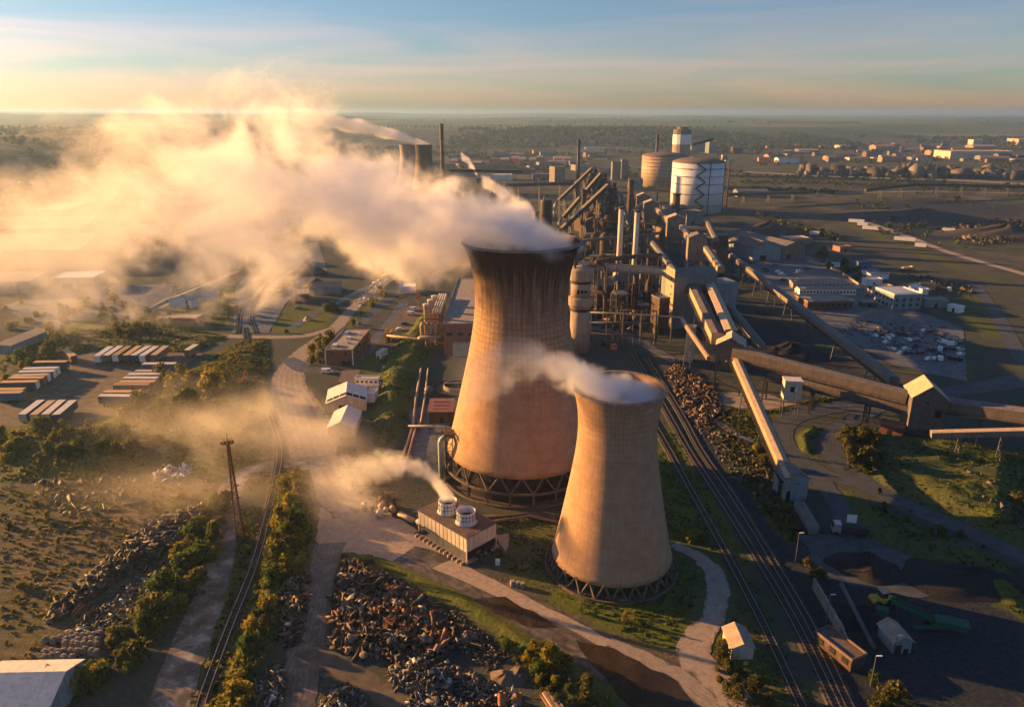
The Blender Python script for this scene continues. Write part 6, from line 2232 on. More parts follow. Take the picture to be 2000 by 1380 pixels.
def tree_proto(kind, seed, lm):
    rng = np.random.default_rng(seed)
    t = obj(kind, None)
    if kind == "tree":
        h, w, lob, n, s = 6.0, 5.0, 12, 900, .30
    elif kind == "conifer":
        h, w, n, s = 7.0, 3.2, 800, .28
    else:
        h, w, lob, n, s = 2.6, 4.4, 11, 650, .26
    if kind == "conifer":
        z = h * (.1 + .9 * rng.random(n) ** 1.3)
        r = (1 - z / h) * w * .5 * (.55 + .5 * np.abs(np.sin(z * 3))) * np.sqrt(rng.random(n)) + .05
        a = rng.random(n) * 6.28
        P = np.stack([r * np.cos(a), r * np.sin(a), z], 1)
    else:
        P = crown_points(rng, h, w, lob, n, .2 if kind == "tree" else .08)
    v, f = leaf_quads(P, s * (.7 + .7 * rng.random(n)), rng)
    obj("crown", npmesh("crown", v, f, lm), t)
    tr = MB().tube([(0, 0, -.4), (.1, 0, h * .3), (.2, .1, h * .6)], [.22 * h / 6, .15 * h / 6, .06], 7)
    for k in range(4):
        a = k * 1.7
        tr.tube([(.1, 0, h * (.22 + .08 * k)), (w * .28 * math.cos(a), w * .28 * math.sin(a), h * (.5 + .08 * k))], [.09, .03], 5)
    obj("trunk", tr.mesh("trunk", bark), t)
    return t

_tr = {}

def plant(kind, mk, label, p, sc, group=None):
    lm = {'g': lf_green, 'o': lf_olive, 'y': lf_yellow}[mk]
    k = (kind, mk, random.randrange(3) if kind != "conifer" else 0)
    rz = random.random() * 6.28
    if k not in _tr:
        t = _tr[k] = tree_proto(kind, len(_tr) * 7 + 1, lm)
        t.location, t.rotation_euler, t.scale = p, (0, 0, rz), sc
        t['label'], t['category'] = label, kind
        if group:
            t['group'] = group
        return t
    r = dup(_tr[k], p, rz, label, group, sc)
    if not group and 'group' in r:
        del r['group']
    return r

def grove(px, n, size, mix, kind, label, group, mind=1.6):
    """single plants spread through a photographed area; mix: material keys"""
    q = PG(px)
    xs, ys = [a for a, b in q], [b for a, b in q]
    pts, tries = [], 0
    while len(pts) < n and tries < n * 90:
        tries += 1
        x, y = random.uniform(min(xs), max(xs)), random.uniform(min(ys), max(ys))
        if not inpoly(np.array([x]), np.array([y]), q)[0]:
            continue
        if any((x - a) ** 2 + (y - b) ** 2 < mind ** 2 for a, b in pts):
            continue
        pts.append((x, y))
    for x, y in pts:
        s = random.uniform(*size) * random.choice((.6, .8, 1, 1, 1.15, 1.35))
        mk = random.choice(mix)
        plant(kind, mk, label, (x, y, zat(x, y) - .1), (s * random.uniform(.75, 1.3), s * random.uniform(.75, 1.3), s * random.uniform(.7, 1.5)), group)

grove([(95, 645), (130, 610), (200, 585), (330, 620), (345, 645), (300, 668), (180, 668), (100, 685)], 34, (.75, 1.25), "ooyog", "tree", "loose olive tree in the belt behind the top row of trailers", "trees behind the trailer yard")
grove([(0, 720), (50, 690), (110, 690), (90, 712), (30, 745), (0, 760)], 14, (.8, 1.3), "oyg", "bush", "bush on the slope beside the west line of trailers", "bushes west of the trailer yard")
grove([(0, 850), (60, 846), (150, 846), (225, 838), (330, 880), (260, 900), (120, 905), (0, 905)], 46, (.7, 1.25), "oooyg", "bush", "olive bush in the scrub below the trailer yard", "bushes below the trailer yard")
grove([(255, 790), (300, 740), (390, 720), (430, 760), (400, 810), (330, 850), (260, 860)], 26, (1.0, 1.9), "ooy", "bush", "dust-veiled bush between the east line of trailers and the dusty crossing", "dusty bushes east of the trailer yard")
grove([(425, 965), (445, 985), (425, 1060), (395, 1140), (340, 1210), (250, 1320), (120, 1390), (105, 1350), (240, 1255), (300, 1180), (375, 1040)], 52, (.7, 1.5), "oogyg", "bush", "dark olive bush on the bank along the patched west lane", "bushes along the patched lane")
grove([(560, 935), (598, 930), (600, 1020), (575, 1080), (560, 1150), (512, 1250), (470, 1390), (425, 1390), (505, 1210), (515, 1130), (550, 1000)], 50, (.6, 1.15), "gygyo", "bush", "sunlit yellow-green bush on the bank between rail track and dark lane", "bushes between the rail track and the dark lane")
grove([(20, 950), (300, 945), (420, 950), (330, 1020), (180, 1120), (60, 1230), (10, 1200), (0, 1050)], 26, (.25, .6), "ooyg", "bush", "small weedy bush scattered over the sandy yard", "weedy bushes on the sandy yard", 3)
plant("tree", 'y', "round golden bush-like tree alone above the rubble strip", G(350, 1092), (.9, .9, .75))
plant("conifer", 'g', "dark pointed conifer beside the long white-walled shed", G(368, 612), (1.1, 1.1, 1.1))
grove([(395, 600), (450, 590), (452, 625), (400, 630), (396, 615)], 7, (.8, 1.2), "gog", "tree", "green tree between the white-walled shed and the smoky siding", "trees by the white-walled shed")
grove([(250, 640), (300, 622), (312, 638), (300, 650), (258, 655)], 7, (.5, .9), "go", "bush", "green bush beside the flat-roofed brick block", "bushes by the brick block")
grove([(596, 706), (628, 655), (655, 645), (640, 690), (634, 712), (605, 715)], 18, (.6, 1.15), "oyo", "bush", "russet-olive bush on the bank beside the brown brick office", "bushes beside the brick office")
grove([(628, 612), (640, 596), (662, 602), (655, 615)], 5, (.8, 1.2), "g", "bush", "bush on the upper edge of the round lawn", "bushes on the round lawn")
grove([(680, 640), (700, 605), (740, 570), (765, 570), (720, 610), (700, 638)], 14, (.5, 1.0), "gyo", "bush", "green bush on the bank along the wet road", "bushes along the wet road")
grove([(1640, 852), (1680, 850), (1712, 870), (1700, 935), (1668, 905)], 26, (.75, 1.35), "oo", "bush", "brownish bush in the thicket inside the road bend", "thicket inside the road bend")
for x, y, s, mk, lb in [(1476, 880, .9, 'y', "small golden bush, upper of a pair beside the buff conveyor"), (1492, 908, 1.3, 'o', "round tan bush, lower of a pair beside the buff conveyor"), (1984, 985, 1.4, 'o', "bush with one sunlit side on the east embankment edge"), (1345, 1055, .9, 'y', "flaring golden bush beside the rails behind the small tower"),
                     (1372, 1058, .7, 'o', "little dull bush next to the flaring golden one"), (1412, 1265, .8, 'o', "bush pressed against the tan trackside hut"), (1706, 1330, .8, 'g', "round green bush behind the dark trackside cabin"), (1742, 1370, 1.5, 'o', "large bush at the bottom of the coal yard fence line"),
                     (1720, 1385, 1.2, 'o', "bush in front of the tall lamp post of the coal yard"), (1495, 1000, .8, 'g', "dark bush on the rail verge near the end house"), (1576, 1105, .8, 'o', "bush among scrap at the coal yard's top corner"), (1600, 1130, 1.0, 'g', "dark bush at the head of the retaining wall"),
                     (200, 718, 1.0, 'y', "golden bush directly behind the tan trailer of the four abreast"), (560, 650, .7, 'g', "low bush at the corner of the round lawn")]:
    if lb.startswith("golden bush directly"):
        p = G(66 + 8, 822)
    else:
        p = G(x, y)
    plant("bush", mk, lb, p, (s, s, s * .9))
plant("tree", 'y', "little pale sapling on the grass right below the small tower", G(1220, 1213), (.28, .28, .5))
plant("tree", 'y', "second little sapling closer to the concrete strip", G(1134, 1196), (.25, .25, .32))
grove([(1590, 500), (1640, 490), (1700, 540), (1690, 560), (1640, 535), (1600, 520)], 14, (.9, 1.5), "g", "bush", "dark green bush in the scrub behind the palisade fence", "bushes behind the palisade fence")
grove([(860, 895), (900, 930), (880, 945), (840, 910)], 6, (.4, .7), "og", "bush", "low bush at the foot of the tall tower's columns", "bushes at the tall tower's foot")
grove([(1640, 940), (1720, 965), (1830, 1010), (1960, 1080), (1920, 1080), (1780, 1030), (1680, 985)], 12, (.3, .6), "go", "bush", "low scrub bush on the verge of the east road", "verge scrub of the east road")
grove([(960, 1230), (1040, 1250), (1160, 1340), (1180, 1390), (1090, 1390), (1010, 1300)], 20, (.4, .8), "ogy", "bush", "ragged bush on the bank between scrap yard and muddy puddle", "bushes on the scrap yard bank")
grove([(1395, 1270), (1430, 1300), (1520, 1390), (1450, 1390), (1400, 1330)], 12, (.35, .7), "oo", "bush", "brown scrub bush between the pale track and the rails", "scrub by the trackside hut")
grove([(0, 600), (60, 590), (110, 620), (40, 640), (0, 650)], 8, (.7, 1.2), "oy", "bush", "bush at the corner of the ore yard by the blue-ended shed", "bushes by the blue-ended shed")

def tufts(name, polys, dens, size, lm, maxn, extra=3):
    """rough grass and weeds that nobody would count"""
    V, n_all = [], 0
    P = []
    for p in polys:
        q = PG(p)
        xs, ys = [a for a, b in q], [b for a, b in q]
        y1 = min(max(ys), 420)
        n = int(min(maxn, (max(xs) - min(xs)) * (y1 - min(ys)) * dens))
        if n < 1:
            continue
        x, y = RNG.uniform(min(xs), max(xs), n), RNG.uniform(min(ys), y1, n)
        k = inpoly(x, y, q)
        k &= fbm(x, y, 6, 3) + .25 * RNG.random(n) > .52
        x, y = x[k], y[k]
        k = np.ones(len(x), bool)
        for pp, hw, closed in PAVED:
            e = edge_dist(x, y, pp, closed)
            k &= (e > hw + .3)
            if closed:
                k &= ~inpoly(x, y, pp)
        P.append(np.stack([x[k], y[k], height(x[k], y[k])], 1))
    P = np.concatenate(P)
    P = np.repeat(P, extra, 0)
    P[:, :2] += RNG.normal(size=(len(P), 2)) * size * .6
    s = size * (.5 + RNG.random(len(P)))
    P[:, 2] += s * .45
    v, f = leaf_quads(P, s, RNG)
    return obj(name, npmesh(name, v, f, lm), None, kind="stuff")

tufts("grass", [GRASS[i] for i in (0, 1, 2, 3, 9, 10, 11, 12)], .9, .3, lf_green, 12000)
tufts("undergrowth", [GRASS[i] for i in (4, 5, 15, 19, 2, 3, 10)] + [[(425, 965), (445, 985), (425, 1060), (395, 1140), (340, 1210), (250, 1320), (120, 1390), (105, 1350), (240, 1255), (300, 1180), (375, 1040)]], .9, .5, lf_olive, 12000)
tufts("undergrowth", [[(545, 940), (600, 930), (605, 1040), (580, 1100), (562, 1160), (520, 1250), (475, 1390), (420, 1390), (500, 1210), (515, 1130), (540, 1000)]], 2.2, .55, lf_yellow, 9000)
tufts("dry_grass", [SAND[0], SAND[1]], .5, .38, lf_olive, 7000)
tufts("weeds", [ COAL[5], COAL[7], [(1380, 790), (1500, 800), (1560, 1000), (1600, 1060), (1500, 1000)]], .05, .3, lf_olive, 5000)

# woods and hedges of the far country
def woods():
    pts = []
    def cloud(n, x0, x1, y0, y1, s, thr=.5, sc=120):
        x, y = RNG.uniform(x0, x1, n), RNG.uniform(y0, y1, n)
        k = fbm(x, y, sc, 4) > thr
        pts.append(np.stack([x[k], y[k], height(x[k], y[k]), RNG.uniform(.7, 1.3, k.sum()) * s], 1))
    cloud(4200, -1500, -260, 520, 2300, 8, .46)          # wooded hill on the smoky side
    cloud(4200, -200, 2600, 2150, 3100, 13, .50, 300)    # scarp
    cloud(2600, 60, 2200, 1150, 2200, 8, .56, 90)
    cloud(1200, 250, 900, 520, 1150, 5, .60, 60)
    cloud(1500, -260, 100, 1100, 2300, 9, .57, 90)
    cloud(1800, -3500, 6000, 3500, 9000, 12, .62, 500)
    for k in range(26):                                    # hedges
        x0, y0 = RNG.uniform(-3000, 4500), RNG.uniform(2900, 8000)
        n = 46
        u = np.linspace(0, 1, n)
        x = x0 + u * RNG.uniform(400, 1400)
        y = y0 + u * RNG.uniform(-150, 150)
        pts.append(np.stack([x, y, height(x, y), np.full(n, 12.0)], 1))
    for a, b, n in (((1450, 356), (1990, 368), 120), ((1470, 372), (1640, 378), 60), ((1480, 425), (1640, 470), 50), ((1440, 345), (1700, 352), 80)):
        for i in range(n):
            p = G(a[0] + (b[0] - a[0]) * i / n, a[1] + (b[1] - a[1]) * i / n + random.uniform(-2.5, 2.5))
            pts.append(np.array([[p.x, p.y, 0, random.uniform(3, 7)]]))
    A = np.concatenate(pts)
    n = 22
    P = np.repeat(A, n, 0)
    d = RNG.normal(size=(len(P), 3))
    d /= np.linalg.norm(d, axis=1, keepdims=True)
    P3 = P[:, :3] + d * P[:, 3:4] * np.array([.52, .52, .42]) * (.6 + .5 * RNG.random((len(P), 1)))
    P3[:, 2] += P[:, 3] * .42
    v, f = leaf_quads(P3, P[:, 3] * .24, RNG)
    obj("woods", npmesh("woods", v, f, lf_far), None, kind="stuff", label="far woods and hedges fading into haze", category="woods")

woods()

# ------------------------------------------------------------------ scrap, rubble and coal
def scrap_mat(name, cols, rough=.75):
    m = bpy.data.materials.new(name)
    m.use_nodes = True
    nt = m.node_tree
    N, L = nt.nodes.new, nt.links.new
    b = nt.nodes['Principled BSDF']
    b.inputs['Roughness'].default_value = rough
    ge = N('ShaderNodeNewGeometry')
    r = N('ShaderNodeValToRGB')
    r.color_ramp.interpolation = 'CONSTANT'
    e = r.color_ramp.elements
    while len(e) < len(cols):
        e.new(.5)
    for i, (q, c) in enumerate(zip(e, cols)):
        q.position = i / len(cols)
        q.color = (*c, 1)
    L(ge.outputs['Random Per Island'], r.inputs['Fac'])
    n = N('ShaderNodeTexNoise')
    n.inputs['Scale'].default_value = 2.0
    n.inputs['Detail'].default_value = 5
    L(ge.outputs['Position'], n.inputs['Vector'])
    mr = N('ShaderNodeMapRange')
    mr.inputs['From Min'].default_value = .3
    mr.inputs['From Max'].default_value = .7
    mr.inputs['To Min'].default_value = .5
    mr.inputs['To Max'].default_value = 1.3
    L(n.outputs['Fac'], mr.inputs['Value'])
    mx = N('ShaderNodeVectorMath')
    mx.operation = 'SCALE'
    L(r.outputs['Color'], mx.inputs[0])
    L(mr.outputs[0], mx.inputs['Scale'])
    L(mx.outputs[0], b.inputs['Base Color'])
    return m

sc_rust = scrap_mat("scrap_rusty", [(.02, .016, .014), (.05, .03, .02), (.16, .065, .03), (.03, .028, .03), (.20, .10, .05), (.04, .03, .026), (.16, .155, .15), (.02, .018, .016), (.24, .12, .06), (.30, .29, .28), (.09, .04, .025)])
sc_pale = scrap_mat("scrap_pale", [(0.072, 0.069, 0.066), (0.030, 0.028, 0.027), (0.156, 0.150, 0.144), (0.048, 0.042, 0.036), (0.120, 0.078, 0.054), (0.450, 0.441, 0.432), (0.060, 0.054, 0.051), (0.024, 0.021, 0.018), (0.180, 0.144, 0.108)])
sc_stone = scrap_mat("rubble_stone", [(0.036, 0.030, 0.025), (0.072, 0.060, 0.048), (0.024, 0.020, 0.018), (0.120, 0.096, 0.072), (0.048, 0.039, 0.030), (0.180, 0.156, 0.132), (0.030, 0.024, 0.021)])
sc_white = scrap_mat("plastic_white", [(.6, .6, .6), (.45, .43, .4), (.7, .7, .7), (.3, .26, .22)])

def chunks(P, size, rng, flat=.5, longp=.45):
    """irregular six-sided pieces at points P"""
    n = len(P)
    base = np.array([(x, y, z) for z in (-1, 1) for y in (-1, 1) for x in (-1, 1)], float)
    dim = size[:, None] * (np.array([.5, .5, .5]) * rng.uniform(.35, 1.2, (n, 3)))
    thin = rng.random(n) < flat
    dim[thin, 2] *= .15
    long_ = rng.random(n) < longp
    dim[long_, 0] *= 2.6
    dim[long_, 1] *= .5
    v = base[None] * dim[:, None] * (1 + .25 * rng.normal(size=(n, 8, 3)))
    q = rng.normal(size=(n, 4)) * np.array([1.4, .5, .5, 1.2])
    q /= np.linalg.norm(q, axis=1, keepdims=True)
    w, x, y, z = q.T
    Rm = np.stack([1 - 2 * (y * y + z * z), 2 * (x * y - z * w), 2 * (x * z + y * w), 2 * (x * y + z * w), 1 - 2 * (x * x + z * z), 2 * (y * z - x * w), 2 * (x * z - y * w), 2 * (y * z + x * w), 1 - 2 * (x * x + y * y)], 1).reshape(n, 3, 3)
    v = np.einsum('nij,nkj->nki', Rm, v) + P[:, None]
    f = np.array([(0, 2, 3, 1), (4, 5, 7, 6), (0, 1, 5, 4), (2, 6, 7, 3), (0, 4, 6, 2), (1, 3, 7, 5)])
    F = (np.arange(n)[:, None, None] * 8 + f[None]).reshape(-1, 4)
    return v.reshape(-1, 3), F

def rubble(name, label, px, n, size, m, hump=1.5, flat=.5, seed=1):
    """a scrap or rubble field heaped toward its middle: pieces nobody would count"""
    rng = np.random.default_rng(seed)
    q = PG(px)
    xs, ys = [a for a, b in q], [b for a, b in q]
    x, y = rng.uniform(min(xs), max(xs), n * 3), rng.uniform(min(ys), max(ys), n * 3)
    k = inpoly(x, y, q)
    x, y = x[k][:n], y[k][:n]
    d = edge_dist(x, y, q)
    z = height(x, y) + hump * np.clip(d / 4, 0, 1) * fbm(x + 5 * seed, y, 4, 3) * 1.5
    s = size * .8 * np.exp(rng.normal(size=len(x)) * .75)
    s = np.minimum(s, size * 3.2)
    z = z * (.35 + .65 * rng.random(len(x))) + s * .15
    v, f = chunks(np.stack([x, y, z], 1), s, rng, flat, .45 if size < 1.2 else .05)
    return obj(name, npmesh(name, v, f, m), None, kind="stuff", label=label, category=name.replace("_", " "))

rubble("scrap_metal", "tangle of dark rusty scrap in the scrap yard by the dark lane", [(672, 1095), (740, 1110), (850, 1180), (905, 1250), (860, 1290), (740, 1290), (650, 1270), (645, 1180)], 4940, 0.51, sc_rust, 1.6, .72, 2)
rubble("rubble_heap", "heap of pale plastic and stone rubble in the middle of the scrap yard", [(760, 1300), (830, 1275), (930, 1320), (980, 1350), (900, 1372), (770, 1350)], 3230, 0.33, sc_pale, 2.4, .72, 3)
rubble("rubble_heap", "mound of white and tan rubble at the frame's bottom edge", [(625, 1375), (650, 1340), (700, 1345), (730, 1400), (620, 1410)], 2470, 0.3, sc_pale, 3.0, .72, 4)
rubble("rubble_heap", "loose grey rubble scattered at the bottom of the scrap yard", [(800, 1360), (900, 1365), (1000, 1350), (1040, 1400), (800, 1405)], 1710, 0.33, sc_pale, 1.0, .72, 5)
rubble("gravel", "dark gravel spread across the scrap yard", [(800, 1150), (900, 1200), (1000, 1280), (960, 1310), (880, 1260)], 4180, 0.17, sc_stone, .6, .2, 6)
rubble("rubble_strip", "long strip of stone rubble along the edge of the sandy yard", [(395, 985), (420, 1000), (330, 1080), (240, 1130), (150, 1190), (100, 1220), (95, 1190), (210, 1090), (280, 1030)], 4940, 0.45, sc_stone, 1.8, .72, 7)
rubble("rubbish", "sparse rubbish strewn between the rubble strip and the bushes", [(330, 1080), (380, 1080), (300, 1200), (220, 1240), (120, 1240), (150, 1200), (240, 1140)], 1330, 0.3, sc_pale, .4, .6, 8)
rubble("rubbish", "white plastic sheets dumped at the edge of the sandy yard", [(300, 925), (330, 915), (378, 912), (372, 930), (340, 938), (305, 940)], 608, 0.48, sc_white, 1.0, .8, 9)
rubble("rubbish", "broken boards and slabs scattered over the sandy yard", [(60, 940), (280, 930), (260, 990), (180, 1010), (110, 1000)], 494, 0.54, sc_stone, .4, .8, 10)
rubble("scrap_metal", "dark scrap piled along the green bank beside the dark lane", [(548, 1135), (605, 1115), (600, 1190), (585, 1260), (560, 1265), (545, 1200)], 1710, 0.42, sc_rust, 1.5, .72, 11)
rubble("rubbish", "white and grey rubbish at the bottom of the green bank", [(500, 1340), (550, 1290), (560, 1340), (545, 1390), (500, 1390)], 798, 0.36, sc_pale, .8, .6, 12)
rubble("scrap_metal", "tangled scrap spread beneath the dark transfer house", [(1318, 700), (1400, 760), (1420, 810), (1370, 850), (1330, 790), (1300, 730)], 2850, 0.45, sc_rust, 1.2, .72, 13)
rubble("rubbish", "parts and litter between the crowded cars of the east car park", [(1690, 650), (1860, 648), (1895, 690), (1860, 712), (1740, 690), (1700, 668)], 420, .45, sc_pale, .1, .6, 14)
rubble("rubbish", "thin line of pale rubbish across the car park's lower end", [(1600, 640), (1700, 625), (1860, 640), (1800, 655), (1650, 655)], 304, 0.54, sc_pale, .2, .4, 15)
rubble("rubbish", "pallets and litter along the dusty lane past the pale sheds", [(650, 870), (690, 870), (740, 950), (770, 985), (720, 980), (660, 930)], 494, 0.42, sc_stone, .3, .6, 16)
rubble("rubble_strip", "stone edging and litter along the wet road to the car park", [(690, 590), (760, 525), (775, 530), (705, 600)], 380, 0.48, sc_white, .2, .7, 17)
rubble("rubble_strip", "dark broken ground and sleepers on the verge between rails and scrub", [(1360, 800), (1470, 870), (1540, 1010), (1500, 1010), (1400, 890)], 1330, 0.36, sc_stone, .3, .6, 18)
rubble("rubbish", "junk and drums on the east embankment below the buff conveyor", [(1880, 930), (2000, 990), (2000, 1040), (1930, 1010)], 380, 0.42, sc_stone, .3, .4, 19)
rubble("rubbish", "bits of machinery littering the dirt yard beyond the container offices", [(1760, 530), (1900, 560), (1900, 590), (1800, 570)], 304, 0.66, sc_stone, .4, .4, 20)
rubble("rubble_strip", "pale slabs and earth on the far embankment of the coal stock", [(1850, 440), (2010, 430), (2010, 470), (1900, 480)], 1300, 1.3, sc_stone, 2, .4, 21)
rubble("scrap_metal", "low dark plant clutter around the blast furnaces", [(1110, 470), (1300, 460), (1300, 640), (1160, 650)], 1710, 0.96, sc_rust, 2, .3, 22)
rubble("ore_piles", "long low piles of stored ore beyond the farther road", [(1560, 336), (2010, 345), (2010, 352), (1560, 342)], 900, 6.0, sc_stone, 3, .2, 23)

def mound(name, label, cat, px, r, h, m, seed, asp=1.0, rough=.12, group=None):
    p = G(*px)
    n, k = 48, 16
    v, f = [], []
    rng = np.random.default_rng(seed)
    ph = rng.random(6) * 6.28
    for i in range(k + 1):
        u = i / k
        for j in range(n):
            a = 2 * math.pi * j / n
            w = 1 + rough * (math.sin(2 * a + ph[0]) + .6 * math.sin(3 * a + ph[1]) + .4 * math.sin(7 * a + ph[2]))
            z = h * (1 - u) ** 1.15 * (1 + .12 * math.sin(5 * a + 9 * u + ph[3]))
            v.append((u * r * w * math.cos(a), u * r * w * math.sin(a) * asp, z - .05))
    for i in range(k):
        for j in range(n):
            f.append((i * n + j, (i + 1) * n + j, (i + 1) * n + (j + 1) % n, i * n + (j + 1) % n))
    return single(name, label, cat, MB().add(v, f), m, True, p, group)

coal_m = mat("coal_black", (.016, .016, .018), .85, 0, .45, 1.6, bump=.8)
earth_m = mat("earth_heap", (.16, .12, .09), .95, 0, .3, 1.5, bump=.8)
ore_m = mat("ore_brown", (.055, .045, .045), .95, 0, .35, .3, bump=.6)
mound("coal_heap", "conical black coal heap on the grey coal yard", "coal heap", (1690, 1108), 8.5, 4.2, coal_m, 1, .8)
mound("coal_heap", "broad low coal bank stretching off the coal yard to the east edge", "coal heap", (1900, 1130), 17, 3.0, coal_m, 2, .6)
mound("coal_heap", "black coal piled in the bay behind the retaining wall", "coal heap", (1680, 1200), 6.5, 2.4, coal_m, 3, .9)
mound("coal_heap", "wide dark coal stock just beyond the blue-grey shed", "coal heap", (1500, 455), 42, 10, ore_m, 4, .7)
mound("coal_heap", "dark coal stock in the hollow behind the brown conveyors", "coal heap", (1540, 690), 16, 5, coal_m, 5, .8)
mound("coal_heap", "largest blue-black coal stock below the far trestle conveyor", "coal heap", (1800, 425), 95, 9, ore_m, 6, .6)
mound("coal_heap", "grass-topped coal bank on the east edge of the big stock", "coal heap", (1960, 460), 60, 10, ore_m, 7, .5)
mound("earth_heap", "small pale earth cone, first of a pair above the muddy puddle", "heap", (985, 1322), 2.6, 1.7, earth_m, 8)
mound("earth_heap", "small grey earth cone, second of the pair above the muddy puddle", "heap", (1015, 1318), 2.6, 1.8, mat("earth_grey", (.10, .085, .075), .95, 0, .3, 1.5, bump=.8), 9)
mound("earth_heap", "pale cone of fine slag inside the scrap yard gravel", "heap", (912, 1245), 2.6, 1.8, earth_m, 10)
mound("earth_heap", "brown heap of ore beside the grey shed near the steam", "heap", (620, 562), 11, 6, earth_m, 11, .7)
mound("earth_heap", "dark smoky ore heap at the edge of the steam", "heap", (600, 535), 14, 9, ore_m, 12, .7)
mound("earth_heap", "small straw-coloured heap on the round lawn", "heap", (600, 625), 2.4, 2.4, roof_tan, 13)
mound("earth_heap", "dusty heap under the bushes by the crossing", "heap", (385, 850), 5, 2, earth_m, 14)

# big pieces in the scrap yard one can point at
rust_o = mat("pipe_rusty_orange", (.30, .13, .07), .8, .1, .35, 1.2)
rust_p = mat("pipe_rusty_pink", (.27, .15, .12), .8, .1, .25, 1.2)
gP = "short lengths of rusty pipe lying in the scrap yard"

def pipe_piece(label, px, ang, tilt, L, r, m):
    p = G(*px)
    t = thing("rusty_pipe", label, "pipe", (p.x, p.y, r * .7 + .7), ang, gP)
    t.rotation_euler = (0, tilt, ang)
    part(t, "pipe_wall", MB().tube([(-L / 2, 0, 0), (L / 2, 0, 0)], r, 18, cap=False).tube([(L / 2, 0, 0), (-L / 2, 0, 0)], r * .86, 18, cap=False), m, True)
    part(t, "end_ring", MB().tube([(L / 2 - .12, 0, 0), (L / 2 + .02, 0, 0)], r * 1.08, 18, cap=False).tube([(L / 2 + .02, 0, 0), (L / 2 + .021, 0, 0)], [r * 1.08, r * .84], 18, cap=False), rust)
    part(t, "bore", MB().tube([(L / 2 - .3, 0, 0), (L / 2 - .28, 0, 0)], r * .85, 18), void_m)

for lb, px, a, ti, L, r, m in [
    ("pinkish rusty pipe length uphill beside the upright plate", (726, 1205), -1.1, .15, 2.0, .62, rust_p), ("short pink-orange pipe near the top of the scrap yard", (768, 1174), -.9, .35, 1.5, .6, rust_p), ("dull red pipe stub in the middle of the scrap", (775, 1200), -2.0, .5, 1.5, .6, rust_o),
    ("orange pipe standing almost upright in the scrap, the brightest", (787, 1253), -1.35, .75, 2.6, .62, rust_o), ("pale pink pipe lying flat at the lower side of the scrap", (836, 1258), -.15, .05, 2.3, .58, rust_p), ("mauve pipe below the thick flanged ring", (814, 1216), -.6, .1, 1.7, .6, rust_p),
    ("pink pipe end at the lower edge of the scrap", (853, 1276), -2.0, .4, 1.7, .6, rust_p), ("thick red flanged casting beside the dull red pipe", (793, 1205), -1.6, .9, 1.6, .85, rust_o),
    ("orange pipe end standing at the frame bottom, left of two", (980, 1376), -1.57, 1.0, 2.4, .72, rust_o), ("orange pipe end standing at the frame bottom, right of two", (1011, 1376), -1.57, 1.0, 2.4, .72, rust_o)]:
    pipe_piece(lb, px, a, ti, L, r, m)
q = G(821, 1206)
single("flanged_ring", "thick rusty open ring lying on top of the scrap", "ring", MB().lathe([(.55, .9), (1.15, .9), (1.2, 1.25), (1.0, 1.35), (.6, 1.3)], 24, close=True), rust_o, True, q)
q = G(740, 1190)
single("steel_plate", "tall orange steel plate sticking up out of the scrap", "plate", MB().add([(-.35, 0, 0), (.4, 0, 0), (.25, .05, 2.9), (-.05, .05, 3.1), (-.35, .12, 0), (.4, .12, 0), (.25, .17, 2.9), (-.05, .17, 3.1)], [(0, 1, 2, 3), (7, 6, 5, 4), (0, 4, 5, 1), (1, 5, 6, 2), (2, 6, 7, 3), (3, 7, 4, 0)]), rust_o, False, q)
q = G(760, 1230)
t = thing("rusty_bar_tangle", "tangle of rust-orange wire and bars in the scrap", "scrap frame", q)
m = MB()
for k in range(40):
    a, b = [Vector((random.uniform(-1.4, 1.4), random.uniform(-1.4, 1.4), random.uniform(.2, 2.6))) for _ in (0, 1)]
    m.beam(a, b, .09)
part(t, "bar", m, rust_o)
for i, (x, y, L, a, lb) in enumerate([(850, 1232, 6.5, -.45, "long dark steel beam lying by the thick ring"), (843, 1240, 6.0, -.42, "second dark steel beam parallel to the first"), (700, 1207, 5, .1, "fallen dark girder by the dark lane side of the scrap"), (735, 1213, 4.5, .2, "brown girder touching the pink pipe"), (690, 1130, 4.0, .6, "plank-like slab high in the scrap yard corner"),
                                      (925, 1262, 4.2, -.5, "dark beam on the grass edge of the scrap yard"), (168, 1205, 4.0, 1.1, "long rusty board leaning at the rubble strip"), (150, 1192, 3.2, 1.4, "short board standing by the leaning one"), (157, 1193, 3.2, 1.45, "second short board standing by the leaning one")]):
    q = G(x, y)
    single("steel_beam", lb, "beam", MB().box((0, 0, .9), (L, .35, .08)).box((0, 0, .6), (L, .08, .55)).box((0, 0, .33), (L, .35, .08)), rust_dark if i < 6 else rust_o, False, q).rotation_euler = (.2, -.12, a)

def boulder(label, px, s, m, group=None, seed=0, zo=.0):
    rng = np.random.default_rng(seed + 50)
    bm = bmesh.new()
    bmesh.ops.create_icosphere(bm, subdivisions=2, radius=1)
    s *= .72
    ax = rng.uniform(.7, 1.3, 3) * np.array([1.15, 1, .62])
    dirs = rng.normal(size=(7, 3))
    dirs /= np.linalg.norm(dirs, axis=1, keepdims=True)
    for v in bm.verts:
        c = np.array(v.co)
        for d in dirs:
            h = c @ d - .72
            if h > 0:
                c = c - d * h
        v.co = Vector(c * ax * s)
    me = bpy.data.meshes.new("boulder")
    bm.to_mesh(me)
    bm.free()
    me.materials.append(m)
    p = G(*px)
    return obj("boulder", me, None, (p.x, p.y, s * .4 + zo), label=label, category="boulder", group=group)

